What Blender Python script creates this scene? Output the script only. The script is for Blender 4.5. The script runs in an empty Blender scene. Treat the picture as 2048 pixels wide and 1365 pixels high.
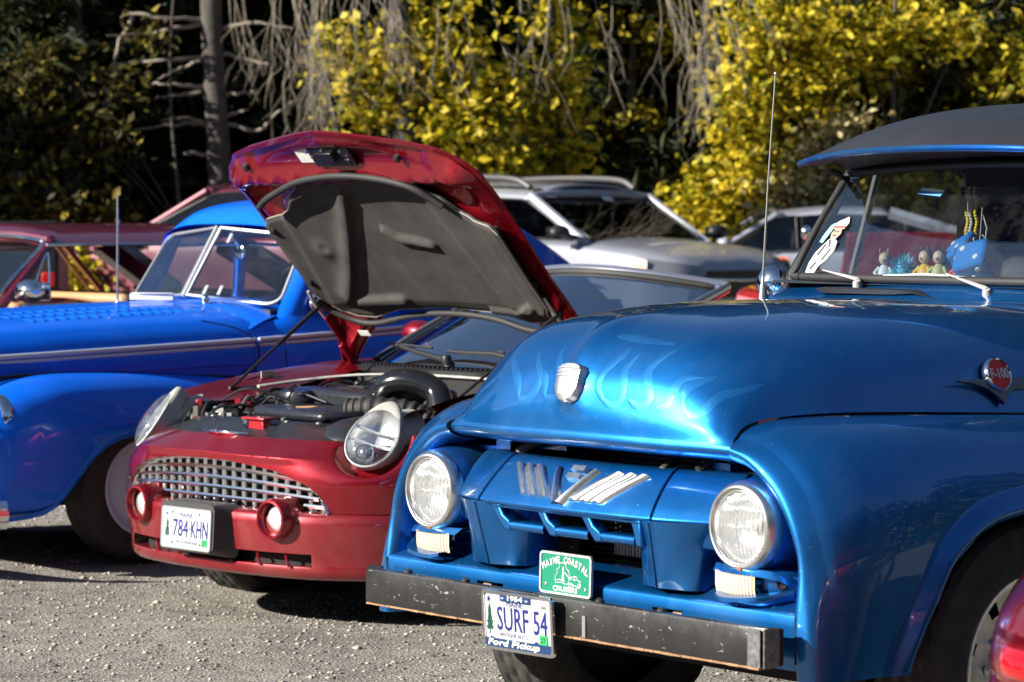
import bpy, bmesh, math, random
import numpy as np
from mathutils import Vector, Matrix
from mathutils.bvhtree import BVHTree
rnd = random.Random(7)
PI = math.pi
SC = bpy.context.scene
COL = SC.collection

# ------------------------------------------------------------------ camera, sky, sun, exposure
cam_d = bpy.data.cameras.new('camera')
cam = bpy.data.objects.new('camera', cam_d); COL.objects.link(cam)
PITCH = math.atan((682.5 - 430.0) / 5800.0)
cam.location = (0, 0, 1.55)
cam.rotation_euler = (PI / 2 - PITCH, 0, 0)
cam_d.sensor_width = 36.0
cam_d.lens = 5800.0 / 2048.0 * 36.0
cam_d.clip_start = 0.05; cam_d.clip_end = 600.0
cam_d.dof.use_dof = True
cam_d.dof.focus_distance = 8.6
cam_d.dof.aperture_fstop = 6.3
SC.camera = cam

SUN_EL = math.radians(25.0)
SX, SY = -0.95, -0.31                    # horizontal direction towards the sun
_n = math.hypot(SX, SY); SX /= _n; SY /= _n
wd = bpy.data.worlds.new('World'); SC.world = wd; wd.use_nodes = True
nt = wd.node_tree; nt.nodes.clear()
sky = nt.nodes.new('ShaderNodeTexSky'); sky.sky_type = 'NISHITA'; sky.sun_disc = False
sky.sun_elevation = SUN_EL
sky.sun_rotation = math.atan2(SX, SY)
sky.air_density = 1.0; sky.dust_density = 0.25; sky.ozone_density = 2.0
bg = nt.nodes.new('ShaderNodeBackground'); bg.inputs['Strength'].default_value = 0.052
wo = nt.nodes.new('ShaderNodeOutputWorld')
nt.links.new(sky.outputs[0], bg.inputs[0]); nt.links.new(bg.outputs[0], wo.inputs[0])
sl = bpy.data.lights.new('sun', 'SUN'); sl.energy = 5.0; sl.angle = math.radians(0.55)
sl.color = (1.0, 0.93, 0.82)
so = bpy.data.objects.new('sun', sl); COL.objects.link(so)
so.rotation_euler = Vector((SX * math.cos(SUN_EL), SY * math.cos(SUN_EL), math.sin(SUN_EL))).to_track_quat('Z', 'Y').to_euler()
so.location = (-20, -5, 12)
vs = SC.view_settings
vs.view_transform = 'Standard'; vs.look = 'None'; vs.gamma = 1.0; vs.use_curve_mapping = False
vs.exposure = 1.08
SC.render.engine = 'CYCLES'
cy = SC.cycles
cy.max_bounces = 8; cy.diffuse_bounces = 3; cy.glossy_bounces = 4; cy.transmission_bounces = 6
cy.transparent_max_bounces = 16; cy.caustics_reflective = False; cy.caustics_refractive = False
cy.sample_clamp_indirect = 6.0; cy.use_denoising = True
cy.blur_glossy = 0.5

# ------------------------------------------------------------------ materials
MATS = {}
def _nodes(name):
    m = bpy.data.materials.new(name); m.use_nodes = True
    t = m.node_tree
    return m, t, t.nodes['Principled BSDF']
def _noise(t, scale, detail=6, rough=.6, obj=True, dist=0):
    tc = t.nodes.new('ShaderNodeTexCoord'); n = t.nodes.new('ShaderNodeTexNoise')
    n.inputs['Scale'].default_value = scale; n.inputs['Detail'].default_value = detail
    n.inputs['Roughness'].default_value = rough; n.inputs['Distortion'].default_value = dist
    t.links.new(tc.outputs['Object'], n.inputs['Vector'])
    return n
def _ramp(t, src, stops):
    r = t.nodes.new('ShaderNodeValToRGB')
    e = r.color_ramp.elements
    while len(e) < len(stops): e.new(.5)
    for i, (p, c) in enumerate(stops):
        e[i].position = p; e[i].color = (*c, 1) if len(c) == 3 else c
    t.links.new(src, r.inputs[0]); return r
def _bump(t, b, src, strength, dist):
    n = t.nodes.new('ShaderNodeBump'); n.inputs['Strength'].default_value = strength
    n.inputs['Distance'].default_value = dist
    t.links.new(src, n.inputs['Height']); t.links.new(n.outputs[0], b.inputs['Normal']); return n
def mat(name, col, rough=.5, metal=0., coat=0., coat_r=.03, spec=.5, var=.0, vscale=6., bump=0., bscale=40., bdist=.002, emis=None):
    if name in MATS: return MATS[name]
    m, t, b = _nodes(name)
    b.inputs['Base Color'].default_value = (*col, 1)
    b.inputs['Roughness'].default_value = rough; b.inputs['Metallic'].default_value = metal
    b.inputs['Coat Weight'].default_value = coat; b.inputs['Coat Roughness'].default_value = coat_r
    b.inputs['Specular IOR Level'].default_value = spec
    if var:
        n = _noise(t, vscale)
        lo = tuple(c * (1 - var) for c in col); hi = tuple(min(1, c * (1 + var)) for c in col)
        r = _ramp(t, n.outputs[0], [(.3, lo), (.7, hi)])
        t.links.new(r.outputs[0], b.inputs['Base Color'])
    if bump:
        n2 = _noise(t, bscale); _bump(t, b, n2.outputs[0], bump, bdist)
    MATS[name] = m; return m
def paint(name, col, rough=.35, metal=.45, dust=(.45, .42, .38), dust_amt=.12, flake=.25, coat=1.0):
    """car paint: coloured base with flake sparkle, clear coat, a film of road dust and fine chips"""
    m, t, b = _nodes(name)
    b.inputs['Metallic'].default_value = metal
    b.inputs['Coat Weight'].default_value = coat; b.inputs['Coat Roughness'].default_value = .022
    n = _noise(t, 2.3, 8, .65, dist=.6)
    r = _ramp(t, n.outputs[0], [(.46, (0, 0, 0)), (.8, (dust_amt,) * 3)])
    mx = t.nodes.new('ShaderNodeMixRGB'); mx.inputs[1].default_value = (*col, 1); mx.inputs[2].default_value = (*dust, 1)
    t.links.new(r.outputs[0], mx.inputs[0])
    sp = _noise(t, 160, 2, .5)
    r2 = _ramp(t, sp.outputs[0], [(.755, (0, 0, 0)), (.775, (.7, .7, .7))])
    mx2 = t.nodes.new('ShaderNodeMixRGB'); mx2.inputs[2].default_value = (.6, .62, .6, 1)
    t.links.new(mx.outputs[0], mx2.inputs[1]); t.links.new(r2.outputs[0], mx2.inputs[0])
    t.links.new(mx2.outputs[0], b.inputs['Base Color'])
    rr = t.nodes.new('ShaderNodeMath'); rr.operation = 'MULTIPLY_ADD'
    rr.inputs[1].default_value = .9; rr.inputs[2].default_value = rough
    t.links.new(r.outputs[0], rr.inputs[0]); t.links.new(rr.outputs[0], b.inputs['Roughness'])
    fl = _noise(t, 900, 1, .5); _bump(t, b, fl.outputs[0], flake * .12, .001)
    ob = t.nodes.new('ShaderNodeBump'); ob.inputs['Strength'].default_value = .035; ob.inputs['Distance'].default_value = .01
    on = _noise(t, 9, 2, .5); t.links.new(on.outputs[0], ob.inputs['Height']); t.links.new(ob.outputs[0], b.inputs['Coat Normal'])
    MATS[name] = m; return m
def glass(name, tint=(.75, .85, .85), ior=1.5, rough=.0, dirt_or_sheen=0.):
    """pane: clear tinted sheet that mirrors more at grazing angles"""
    m = bpy.data.materials.new(name); m.use_nodes = True
    t = m.node_tree; t.nodes.clear()
    o = t.nodes.new('ShaderNodeOutputMaterial'); mx = t.nodes.new('ShaderNodeMixShader')
    tr = t.nodes.new('ShaderNodeBsdfTransparent'); tr.inputs[0].default_value = (*tint, 1)
    gl = t.nodes.new('ShaderNodeBsdfGlossy'); gl.inputs['Roughness'].default_value = rough
    lw = t.nodes.new('ShaderNodeLayerWeight'); lw.inputs[0].default_value = .5
    pw = t.nodes.new('ShaderNodeMath'); pw.operation = 'POWER'; pw.inputs[1].default_value = 4.0; t.links.new(lw.outputs['Facing'], pw.inputs[0])
    f0 = ((ior - 1) / (ior + 1)) ** 2 * 1.9
    fr = t.nodes.new('ShaderNodeMath'); fr.operation = 'MULTIPLY_ADD'; fr.inputs[1].default_value = 1 - f0; fr.inputs[2].default_value = f0; t.links.new(pw.outputs[0], fr.inputs[0])
    t.links.new(fr.outputs[0], mx.inputs[0]); t.links.new(tr.outputs[0], mx.inputs[1]); t.links.new(gl.outputs[0], mx.inputs[2])
    last = mx
    if dirt_or_sheen:
        df = t.nodes.new('ShaderNodeBsdfDiffuse'); df.inputs[0].default_value = (.6, .6, .58, 1)
        n = _noise(t, 7, 8, .7); r = _ramp(t, n.outputs[0], [(.45, (0, 0, 0)), (.9, (dirt_or_sheen,) * 3)])
        m2 = t.nodes.new('ShaderNodeMixShader')
        t.links.new(r.outputs[0], m2.inputs[0]); t.links.new(mx.outputs[0], m2.inputs[1]); t.links.new(df.outputs[0], m2.inputs[2]); last = m2
    t.links.new(last.outputs[0], o.inputs[0]); MATS[name] = m; return m

# ------------------------------------------------------------------ mesh helpers
def catmull(P, n):
    """resample control rows P (k, ...) to n rows along a smooth curve through them"""
    P = np.asarray(P, float); k = len(P)
    if k == 2: 
        t = np.linspace(0, 1, n).reshape((-1,) + (1,) * (P.ndim - 1)); return P[0] * (1 - t) + P[1] * t
    E = np.concatenate([[2 * P[0] - P[1]], P, [2 * P[-1] - P[-2]]])
    u = np.linspace(0, k - 1, n); i = np.minimum(u.astype(int), k - 2); t = (u - i).reshape((-1,) + (1,) * (P.ndim - 1))
    a, b, c, d = E[i], E[i + 1], E[i + 2], E[i + 3]
    return .5 * (2 * b + (c - a) * t + (2 * a - 5 * b + 4 * c - d) * t ** 2 + (3 * b - a - 3 * c + d) * t ** 3)
def surf(ctrl, nu, nv):
    G = catmull(np.asarray(ctrl, float), nu)
    return np.swapaxes(catmull(np.swapaxes(G, 0, 1), nv), 0, 1)
def lerp_x(x, xs, vals): return np.interp(x, xs, vals)
def mirror_y(G): 
    M = np.array(G, float).copy(); M[..., 1] *= -1; return M[:, ::-1]

class MB:
    def __init__(s): s.v = []; s.f = []
    def add(s, V, Fc):
        o = len(s.v); s.v += [tuple(map(float, p)) for p in V]; s.f += [tuple(o + i for i in f) for f in Fc]; return s
    def grid(s, G, closed=False, flip=False):
        G = np.asarray(G, float); m, n = G.shape[:2]; F = []
        for i in range(m - 1):
            for j in range(n if closed else n - 1):
                k = (j + 1) % n
                q = (i * n + j, i * n + k, (i + 1) * n + k, (i + 1) * n + j)
                F.append(q[::-1] if flip else q)
        return s.add(G.reshape(-1, 3), F)
    def box(s, c, d, R=None, taper=None):
        c = np.array(c, float); d = np.array(d, float) / 2; V = []
        for z in (-1, 1):
            k = taper if (taper and z > 0) else 1
            for x, y in ((-1, -1), (1, -1), (1, 1), (-1, 1)):
                p = np.array([x * d[0] * k, y * d[1] * k, z * d[2]])
                if R is not None: p = np.array(R) @ p
                V.append(c + p)
        return s.add(V, [(3, 2, 1, 0), (4, 5, 6, 7), (0, 1, 5, 4), (1, 2, 6, 5), (2, 3, 7, 6), (3, 0, 4, 7)])
    def tube(s, path, r, n=8, caps=True, closed=False, flat=None):
        P = np.asarray(path, float); k = len(P); r = np.broadcast_to(np.asarray(r, float), (k,))
        T = np.gradient(P, axis=0) if k > 2 else np.array([P[1] - P[0]] * k)
        if closed: T = np.roll(P, -1, 0) - np.roll(P, 1, 0)
        T /= np.maximum(np.linalg.norm(T, axis=1), 1e-9)[:, None]
        up = np.array([0, 0, 1.]) if abs(T[0][2]) < .9 else np.array([1., 0, 0])
        a = np.cross(up, T[0]); a /= np.linalg.norm(a); R = []
        for i in range(k):
            a = a - T[i] * (a @ T[i]); a /= max(np.linalg.norm(a), 1e-9); b = np.cross(T[i], a)
            ang = np.arange(n) * 2 * PI / n
            fa, fb = (1, 1) if flat is None else flat
            R.append(P[i] + r[i] * (fa * np.cos(ang)[:, None] * a + fb * np.sin(ang)[:, None] * b))
        if closed: R.append(R[0])
        o = len(s.v); s.grid(np.array(R), closed=True)
        if caps and not closed:
            s.f.append(tuple(o + i for i in range(n))[::-1]); s.f.append(tuple(o + (k - 1) * n + i for i in range(n)))
        return s
    def lathe(s, prof, o, ax, n=32, cap0=False, cap1=False):
        """prof: [(radius, height along ax)]"""
        o = np.array(o, float); ax = np.array(ax, float); ax /= np.linalg.norm(ax)
        up = np.array([0, 0, 1.]) if abs(ax[2]) < .9 else np.array([1., 0, 0])
        a = np.cross(up, ax); a /= np.linalg.norm(a); b = np.cross(ax, a)
        t = np.arange(n) * 2 * PI / n; ring = np.cos(t)[:, None] * a + np.sin(t)[:, None] * b
        G = np.array([o + h * ax + r * ring for r, h in prof])
        k = len(s.v); s.grid(G, closed=True)
        if cap0: s.f.append(tuple(k + i for i in range(n))[::-1])
        if cap1: s.f.append(tuple(k + (len(prof) - 1) * n + i for i in range(n)))
        return s
    def prism(s, poly, o, ex, ey, depth):
        """2-D polygon poly in frame (o, ex, ey), extruded by depth along ex x ey (front face at +depth)"""
        o, ex, ey = (np.array(q, float) for q in (o, ex, ey)); ez = np.cross(ex, ey); ez /= np.linalg.norm(ez)
        B = [o + p[0] * ex + p[1] * ey for p in poly]; n = len(B)
        F = [tuple(range(n))[::-1], tuple(range(n, 2 * n))] + [(i, (i + 1) % n, n + (i + 1) % n, n + i) for i in range(n)]
        return s.add(B + [b + depth * ez for b in B], F)
    def ball(s, c, r, n=12, m=8, R=None):
        r = np.broadcast_to(np.asarray(r, float), (3,)); G = []
        for i in range(m + 1):
            a = -PI / 2 + PI * i / m
            row = np.array([[math.cos(a) * math.cos(2 * PI * j / n), math.cos(a) * math.sin(2 * PI * j / n), math.sin(a)] for j in range(n)]) * r
            if R is not None: row = row @ np.array(R).T
            G.append(row + np.array(c))
        return s.grid(np.array(G), closed=True)
    def build(s, name, m, parent=None, smooth=32, solid=0, off=-1, bevel=0):
        me = bpy.data.meshes.new(name); me.from_pydata(s.v, [], s.f); me.validate(); me.update()
        o = bpy.data.objects.new(name, me); COL.objects.link(o)
        if m is not None: me.materials.append(m)
        if parent is not None: o.parent = parent
        bm = bmesh.new(); bm.from_mesh(me); bmesh.ops.remove_doubles(bm, verts=bm.verts, dist=2e-5)
        if not solid: pass
        bm.to_mesh(me); bm.free()
        if smooth:
            me.shade_smooth()
            if smooth < 179: me.set_sharp_from_angle(angle=math.radians(smooth))
        if solid:
            md = o.modifiers.new('thickness', 'SOLIDIFY'); md.thickness = solid; md.offset = off
        if bevel:
            md = o.modifiers.new('rounded edges', 'BEVEL'); md.width = bevel; md.segments = 2; md.limit_method = 'ANGLE'; md.angle_limit = math.radians(40)
        return o

def thing(name, label, cat, loc=(0, 0, 0), rz=0., group=None):
    o = bpy.data.objects.new(name, None); COL.objects.link(o); o.empty_display_size = .2
    o.location = loc; o.rotation_euler = (0, 0, rz); o['label'] = label; o['category'] = cat
    if group: o['group'] = group
    return o
def tag(o, label, cat, group=None):
    o['label'] = label; o['category'] = cat
    if group: o['group'] = group
    return o
def copy_tree(o, parent=None):
    c = o.copy(); COL.objects.link(c); c.parent = parent
    for ch in list(o.children): copy_tree(ch, c)
    return c
def car_root(name, label, ox, oy, yaw, cat='car', oz=0):
    a = math.radians(yaw); f = (-math.sin(a), -math.cos(a))
    return thing(name, label, cat, (ox, oy, oz), math.atan2(f[1], f[0]))
def smat(nm, col, **k): return mat(nm, col, **k)

_fc = {}
def text_geo(txt):
    """triangulated flat outline of a line of text (built-in font), unit height, origin lower left"""
    if txt in _fc: return _fc[txt]
    cu = bpy.data.curves.new('lettering', 'FONT'); cu.body = txt; cu.size = 1.0; cu.resolution_u = 2
    ob = bpy.data.objects.new('lettering', cu); COL.objects.link(ob)
    me = bpy.data.meshes.new_from_object(ob)
    V = np.array([v.co[:] for v in me.vertices]); F = [tuple(p.vertices) for p in me.polygons]
    bpy.data.objects.remove(ob); bpy.data.meshes.remove(me); bpy.data.curves.remove(cu)
    V[:, 0] -= V[:, 0].min(); V[:, 1] -= V[:, 1].min()
    _fc[txt] = (V, F); return V, F
def lettering(mb, txt, o, ex, ey, w, h, depth=.001, shear=0., bold=0., arc=0.):
    """writes txt into a w x h box whose lower left corner is o"""
    V, F = text_geo(txt); o, ex, ey = (np.array(q, float) for q in (o, ex, ey)); ez = np.cross(ex, ey)
    sx, sy = w / V[:, 0].max(), h / max(V[:, 1].max(), 1e-6)
    offs = [(0, 0)] if not bold else [(0, 0), (bold, 0), (0, bold), (bold, bold), (-bold, 0), (0, -bold)]
    for k, (bx, by) in enumerate(offs):
        X = V[:, 0] * sx + V[:, 1] * sy * shear + bx; Y = V[:, 1] * sy + by
        if arc: 
            u = X / w * 2 - 1; Y = Y - arc * u * u
        mb.add([o + x * ex + y * ey + (depth + k * 2e-5) * ez for x, y in zip(X, Y)], F)
def rrect(w, h, r, n=4, cx=0, cy=0):
    P = []
    for (sx, sy, a0) in ((1, -1, -90), (1, 1, 0), (-1, 1, 90), (-1, -1, 180)):
        for i in range(n + 1):
            a = math.radians(a0 + 90 * i / n)
            P.append((cx + sx * (w / 2 - r) + r * math.cos(a), cy + sy * (h / 2 - r) + r * math.sin(a)))
    return P
def frame_ring(mb, outer, inner, o, ex, ey, depth):
    """flat ring between two outlines with the same number of points, with thickness"""
    o, ex, ey = (np.array(q, float) for q in (o, ex, ey)); ez = np.cross(ex, ey); n = len(outer)
    A = [o + p[0] * ex + p[1] * ey for p in outer]; B = [o + p[0] * ex + p[1] * ey for p in inner]
    G = np.array([A, [a + depth * ez for a in A], [b + depth * ez for b in B], B, A]); mb.grid(G, closed=True)
CHROME = mat('chrome', (.82, .83, .85), rough=.09, metal=1, var=.1, vscale=14)
OLDCHROME = mat('worn_chrome', (.80, .79, .77), rough=.3, metal=1, var=.18, vscale=22, bump=.25, bscale=120, bdist=.001)
BLACK = mat('black_plastic', (.018, .018, .02), rough=.45)
RUBBER = mat('black_rubber', (.02, .02, .021), rough=.65, var=.3, vscale=9)
TYRE = mat('tyre_rubber', (.03, .029, .028), rough=.8, var=.45, vscale=18, bump=.3, bscale=90)
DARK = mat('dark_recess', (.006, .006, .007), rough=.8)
WHITE = mat('white_enamel', (.8, .8, .78), rough=.35)
def fluted(name, fac=.42):
    m, t, b = _nodes(name); b.inputs['Base Color'].default_value = (.86, .88, .88, 1); b.inputs['Metallic'].default_value = .55; b.inputs['Roughness'].default_value = .16
    b.inputs['Coat Weight'].default_value = 1
    tc = t.nodes.new('ShaderNodeTexCoord'); mp = t.nodes.new('ShaderNodeMapping'); w = t.nodes.new('ShaderNodeTexWave'); w.wave_type = 'BANDS'; w.bands_direction = 'Y'; w.inputs['Scale'].default_value = 26; w.inputs['Distortion'].default_value = .0
    w2 = t.nodes.new('ShaderNodeTexWave'); w2.bands_direction = 'Z'; w2.inputs['Scale'].default_value = 5.5; w2.inputs['Distortion'].default_value = 2.0; w2.inputs['Detail Scale'].default_value = 3
    ad = t.nodes.new('ShaderNodeMath'); ad.operation = 'ADD'; t.links.new(tc.outputs['Object'], w.inputs['Vector']); t.links.new(tc.outputs['Object'], w2.inputs['Vector']); t.links.new(w.outputs['Fac'], ad.inputs[0]); t.links.new(w2.outputs['Fac'], ad.inputs[1])
    _bump(t, b, ad.outputs[0], .55, .006)
    tr = t.nodes.new('ShaderNodeBsdfTransparent'); tr.inputs[0].default_value = (.95, .97, .97, 1); ms = t.nodes.new('ShaderNodeMixShader'); ms.inputs[0].default_value = fac
    t.links.new(tr.outputs[0], ms.inputs[1]); t.links.new(b.outputs[0], ms.inputs[2]); t.links.new(ms.outputs[0], t.nodes['Material Output'].inputs[0]); MATS[name] = m; return m
LENS = fluted('lamp_glass')
REFL = mat('lamp_reflector', (.93, .93, .93), rough=.28, metal=.7, bump=.25, bscale=35, bdist=.01)
INK = mat('navy_ink', (.012, .02, .17), rough=.4)
GREENINK = mat('green_ink', (.01, .07, .045), rough=.4)
STICKER_GREEN = mat('green_sticker', (.02, .45, .12), rough=.4)

def wheel(parent, c, R, W, rr, side, rimmat, style='steel', nseg=72, tread=True, capmat=None):
    """wheel > tyre, lugs; axis along the car's y; side=+1 faces the car's left"""
    c = np.array(c, float); ax = np.array([0, side, 0.])
    hw = W / 2
    prof = [(rr * .96, -hw * .8), (rr * 1.05, -hw * .95), ((R + rr) / 2, -hw * 1.05), (R * .955, -hw * .93), (R * .99, -hw * .8)]
    cols = np.linspace(-.76, .76, 16)
    tp = [(R * (1 - .004 * (u / .76) ** 2), hw * u) for u in cols]
    prof2 = [(R * .99, hw * .8), (R * .955, hw * .93), ((R + rr) / 2, hw * 1.05), (rr * 1.05, hw * .95), (rr * .96, hw * .8), (rr*.94, hw*.2)]
    P = prof + tp + prof2
    up = np.array([0, 0, 1.]); a = np.cross(up, ax); b = np.cross(ax, a); G = []
    n = nseg * 2
    for i, (r, h) in enumerate(P):
        row = []
        for j in range(n):
            q = r
            ti = i - len(prof)
            if tread and 0 <= ti < len(tp):
                rib = ti // 3
                if ti in (3, 8, 12): q -= R * .022
                elif (j + rib * 2) % 4 == 0: q -= R * .016
            elif tread and i in (3, 4, len(prof) + len(tp), len(prof) + len(tp) + 1) and j % 4 == 0: q -= R * .008
            t = 2 * PI * (j + (i * .15)) / n
            row.append(c + h * ax + q * (math.cos(t) * a + math.sin(t) * b))
        G.append(row)
    ty = MB().grid(np.array(G), closed=True)
    m = MB()
    if style == 'steel':     # painted steel wheel with a raised rolled edge
        m.lathe([(rr * 1.03, hw * .86), (rr * 1.0, hw * .93), (rr * .95, hw * .9), (rr * .9, hw * .62), (rr * .84, hw * .5), (rr * .72, hw * .42), (rr * .6, hw * .5), (rr * .45, hw * .56), (rr * .3, hw * .5), (rr * .28, hw * .6), (.0001, hw * .62)], c, ax, 40)
    else:                    # polished truck wheel: deep lip and a disc with a ring of holes
        m.lathe([(rr * 1.04, hw * .84), (rr * 1.02, hw * .95), (rr * .97, hw * .93), (rr * .94, hw * .6), (rr * .9, hw * .25), (rr * .83, hw * .2)], c, ax, 48)
        nh, r0, r1 = 8, rr * .83, rr * .5
        rad = list(np.linspace(r0, r1, 15))
        ang = np.linspace(0, 2 * PI, nh * 14 + 1)[:-1]
        G = np.array([[c + (hw * .2 + (r0 - r) * .12) * ax + r * (math.cos(t) * a + math.sin(t) * b) for t in ang] for r in rad])
        V = G.reshape(-1, 3); F = []; N = len(ang)
        for i in range(len(rad) - 1):
            for j in range(N):
                k = (j % 14) - 6.5; rm = (rad[i] + rad[i + 1]) / 2
                if math.hypot(rm - rr * .67, k * 2 * PI / (nh * 14) * rm) < rr * .088: continue
                F.append((i * N + j, i * N + (j + 1) % N, (i + 1) * N + (j + 1) % N, (i + 1) * N + j))
        m.add(V, F)
        m.lathe([(r1, hw * .3 - .003), (rr * .3, hw * .34), (rr * .29, hw * .62), (rr * .24, hw * .68), (.0001, hw * .69)], c, ax, 24)
    w = m.build('wheel', rimmat, parent, smooth=40)
    ty.build('tyre', TYRE, w, smooth=30)
    d = MB().lathe([(rr * .97, -hw * .5), (rr * .9, -.01), (.0001, 0)], c, ax, 24).build('brake_drum', DARK, w)
    lg = MB()
    for i in range(8 if style != 'steel' else 5):
        t = 2 * PI * i / (8 if style != 'steel' else 5)
        lg.lathe([(.012, 0), (.012, .022), (.006, .028), (.0001, .028)], c + (hw * .34 if style != 'steel' else hw * .5) * ax + rr * .4 * (math.cos(t) * a + math.sin(t) * b), ax, 6)
    lg.build('lug_nuts', CHROME, w)
    return w
# ================================================================== the blue pickup
TP = paint('pickup_blue', (.003, .135, .44), rough=.36, metal=.80, dust=(.30, .45, .55), dust_amt=.12)
MATTE = mat('matte_black_roof', (.022, .023, .027), rough=.42, var=.15, vscale=5)
def build_pickup():
    R = car_root('pickup_truck', 'metallic blue antique pickup with black roof, steel bumper and round headlights', .17, 7.53, 50, 'truck')
    # ---- hood
    cols = []
    cols.append([(.032, 0, .985), (.026, 0, 1.06), (-.008, 0, 1.15), (-.10, 0, 1.245), (-.25, 0, 1.288), (-.6, 0, 1.313), (-1.0, 0, 1.314), (-1.39, 0, 1.303)])
    cols.append([(.026, .17, .984), (.018, .17, 1.055), (-.014, .17, 1.145), (-.108, .17, 1.239), (-.26, .17, 1.282), (-.6, .18, 1.308), (-1.0, .19, 1.309), (-1.39, .2, 1.299)])
    cols.append([(.012, .32, .982), (.004, .32, 1.045), (-.03, .32, 1.13), (-.122, .325, 1.225), (-.275, .33, 1.268), (-.6, .345, 1.296), (-1.0, .37, 1.298), (-1.39, .4, 1.288)])
    cols.append([(-.008, .455, .981), (-.02, .45, 1.03), (-.06, .435, 1.105), (-.155, .44, 1.19), (-.30, .465, 1.232), (-.6, .49, 1.262), (-1.0, .52, 1.262), (-1.39, .555, 1.25)])
    cols.append([(-.018, .515, .98), (-.035, .505, 1.012), (-.08, .50, 1.07), (-.175, .52, 1.128), (-.33, .56, 1.16), (-.6, .60, 1.175), (-1.0, .64, 1.17), (-1.39, .675, 1.15)])
    cols.append([(-.024, .55, .979), (-.045, .54, 1.0), (-.095, .535, 1.03), (-.19, .56, 1.046), (-.35, .61, 1.052), (-.6, .65, 1.045), (-1.0, .70, 1.028), (-1.39, .735, 1.01)])
    C = np.array(cols)                              # centre -> left edge
    full = np.concatenate([mirror_y(np.swapaxes(C, 0, 1)).swapaxes(0, 1)[:-1], C])
    G = surf(full, 81, 64)                          # (lateral, lengthwise)
    # nose ridge that fades towards the windscreen
    y = G[..., 1]; zf = np.linspace(0, 1, 64)[None, :] * np.ones_like(y)
    arc = np.clip((zf - .1) / .1, 0, 1) * np.clip((.62 - zf) / .3, 0, 1)
    ridge = np.exp(-(y / (.035 + .03 * zf)) ** 2) * arc
    n = np.stack([np.clip(1 - 3.2 * (zf - .18), 0, 1), 0 * y, np.clip(.3 + 2.2 * zf, 0, 1)], -1); n /= np.linalg.norm(n, axis=-1)[..., None]
    G = G + n * (ridge * .021)[..., None]
    hd = MB().grid(G)
    lip = G[:, 0]                                   # rolled lower edge of the hood
    L = np.stack([lip, lip + (.004, 0, -.008), lip + (.001, 0, -.02), lip + (-.022, 0, -.034), lip + (-.05, 0, -.042), lip + (-.09, 0, -.03)])
    hd.grid(L)
    hood = hd.build('hood', TP, R, smooth=50)
    HB = BVHTree.FromPolygons([Vector(v) for v in hd.v], hd.f)
    # dark gap below the hood edge, faint ghost flames laid on the paint
    fl = MB()
    def on_hood(px, py):                            # point of the hood surface seen at a photo pixel
        a = math.radians(50); f = np.array([-math.sin(a), -math.cos(a), 0]); l = np.array([math.cos(a), -math.sin(a), 0]); o = np.array([.17, 7.53, 0])
        cp, sp = math.cos(PITCH), math.sin(PITCH)
        d = np.array([(px - 1024) / 5800, 0, 0]) + (682.5 - py) / 5800 * np.array([0, sp, cp]) + np.array([0, cp, -sp])
        q = np.array([0, 0, 1.55]) - o
        P0 = Vector((q @ f, q @ l, q[2])); D = Vector((d @ f, d @ l, d[2])).normalized()
        h = HB.ray_cast(P0, D)
        return h
    flames = [
        [(1205, 800), (1195, 775), (1202, 750), (1225, 728), (1250, 708), (1264, 692)],
        [(1205, 800), (1222, 812), (1240, 800), (1246, 770), (1250, 742), (1265, 722), (1282, 706)],
        [(1258, 800), (1270, 812), (1285, 812), (1298, 796), (1296, 768), (1298, 742), (1312, 726), (1335, 710), (1358, 697)],
        [(1312, 815), (1322, 818), (1336, 806), (1348, 782), (1362, 762), (1385, 754), (1410, 756)],
        [(1368, 800), (1372, 818), (1392, 828), (1414, 818), (1432, 800), (1450, 790), (1478, 784), (1510, 775), (1530, 770)],
        [(1368, 800), (1376, 778), (1400, 764), (1438, 752)],
        [(1036, 795), (1042, 800), (1056, 798), (1070, 782), (1080, 755), (1078, 725), (1080, 700)],
        [(1036, 795), (1037, 765), (1030, 735), (1026, 715)],
        [(1088, 790), (1094, 798), (1112, 796), (1120, 775), (1118, 735), (1122, 710), (1132, 692)],
        [(1088, 790), (1090, 760), (1088, 740)],
        [(1238, 672), (1262, 676), (1300, 683), (1350, 688)],
    ]
    for path in flames:
        Q = catmull(np.array(path, float), 22); hits = [on_hood(*q) for q in Q]
        hits = [h for h in hits if h[0] is not None]
        if len(hits) < 4: continue
        for mir in (1,):
            P = np.array([h[0] for h in hits]); N = np.array([h[1] for h in hits])
            D = np.array([on_hood(*q)[0] for q in Q[:1]])
            T_ = np.gradient(P, axis=0); T_ /= np.linalg.norm(T_, axis=1)[:, None]
            view = np.sign((N @ np.array([.64, .77, .1])))[:, None]; N = N * view
            B = np.cross(N, T_); k = len(P)
            w = .013 * np.sin(np.linspace(.25, PI, k)) ** .7 + .0015
            rows = [P + B * (s * w)[:, None] + N * h for s, h in ((-1, .0002), (-.4, .0009), (.4, .0009), (1, .0002))]
            fl.grid(np.array(rows))
    FM = paint('ghost_flame_blue', (.012, .175, .50), rough=.38, metal=.78, dust=(.30, .45, .55), dust_amt=.12)
    fl.build('flame_decal', FM, hood, smooth=60)
    # hood crest (shield) and side badge
    e = MB()
    sh = [(-.035, .095), (-.045, .082), (-.043, .06), (-.045, .055), (-.043, .03), (-.03, .006), (-.012, -.006), (.012, -.006), (.03, .006), (.043, .03), (.045, .055), (.043, .06), (.045, .082), (.035, .095), (.015, .1), (-.015, .1)]
    o = np.array([.028, 0, 1.066]); ey = np.array([-.30, 0, .95]); ey /= np.linalg.norm(ey); ex = np.array([0, 1., 0]); ez = np.cross(ex, ey)
    prev = None
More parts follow.
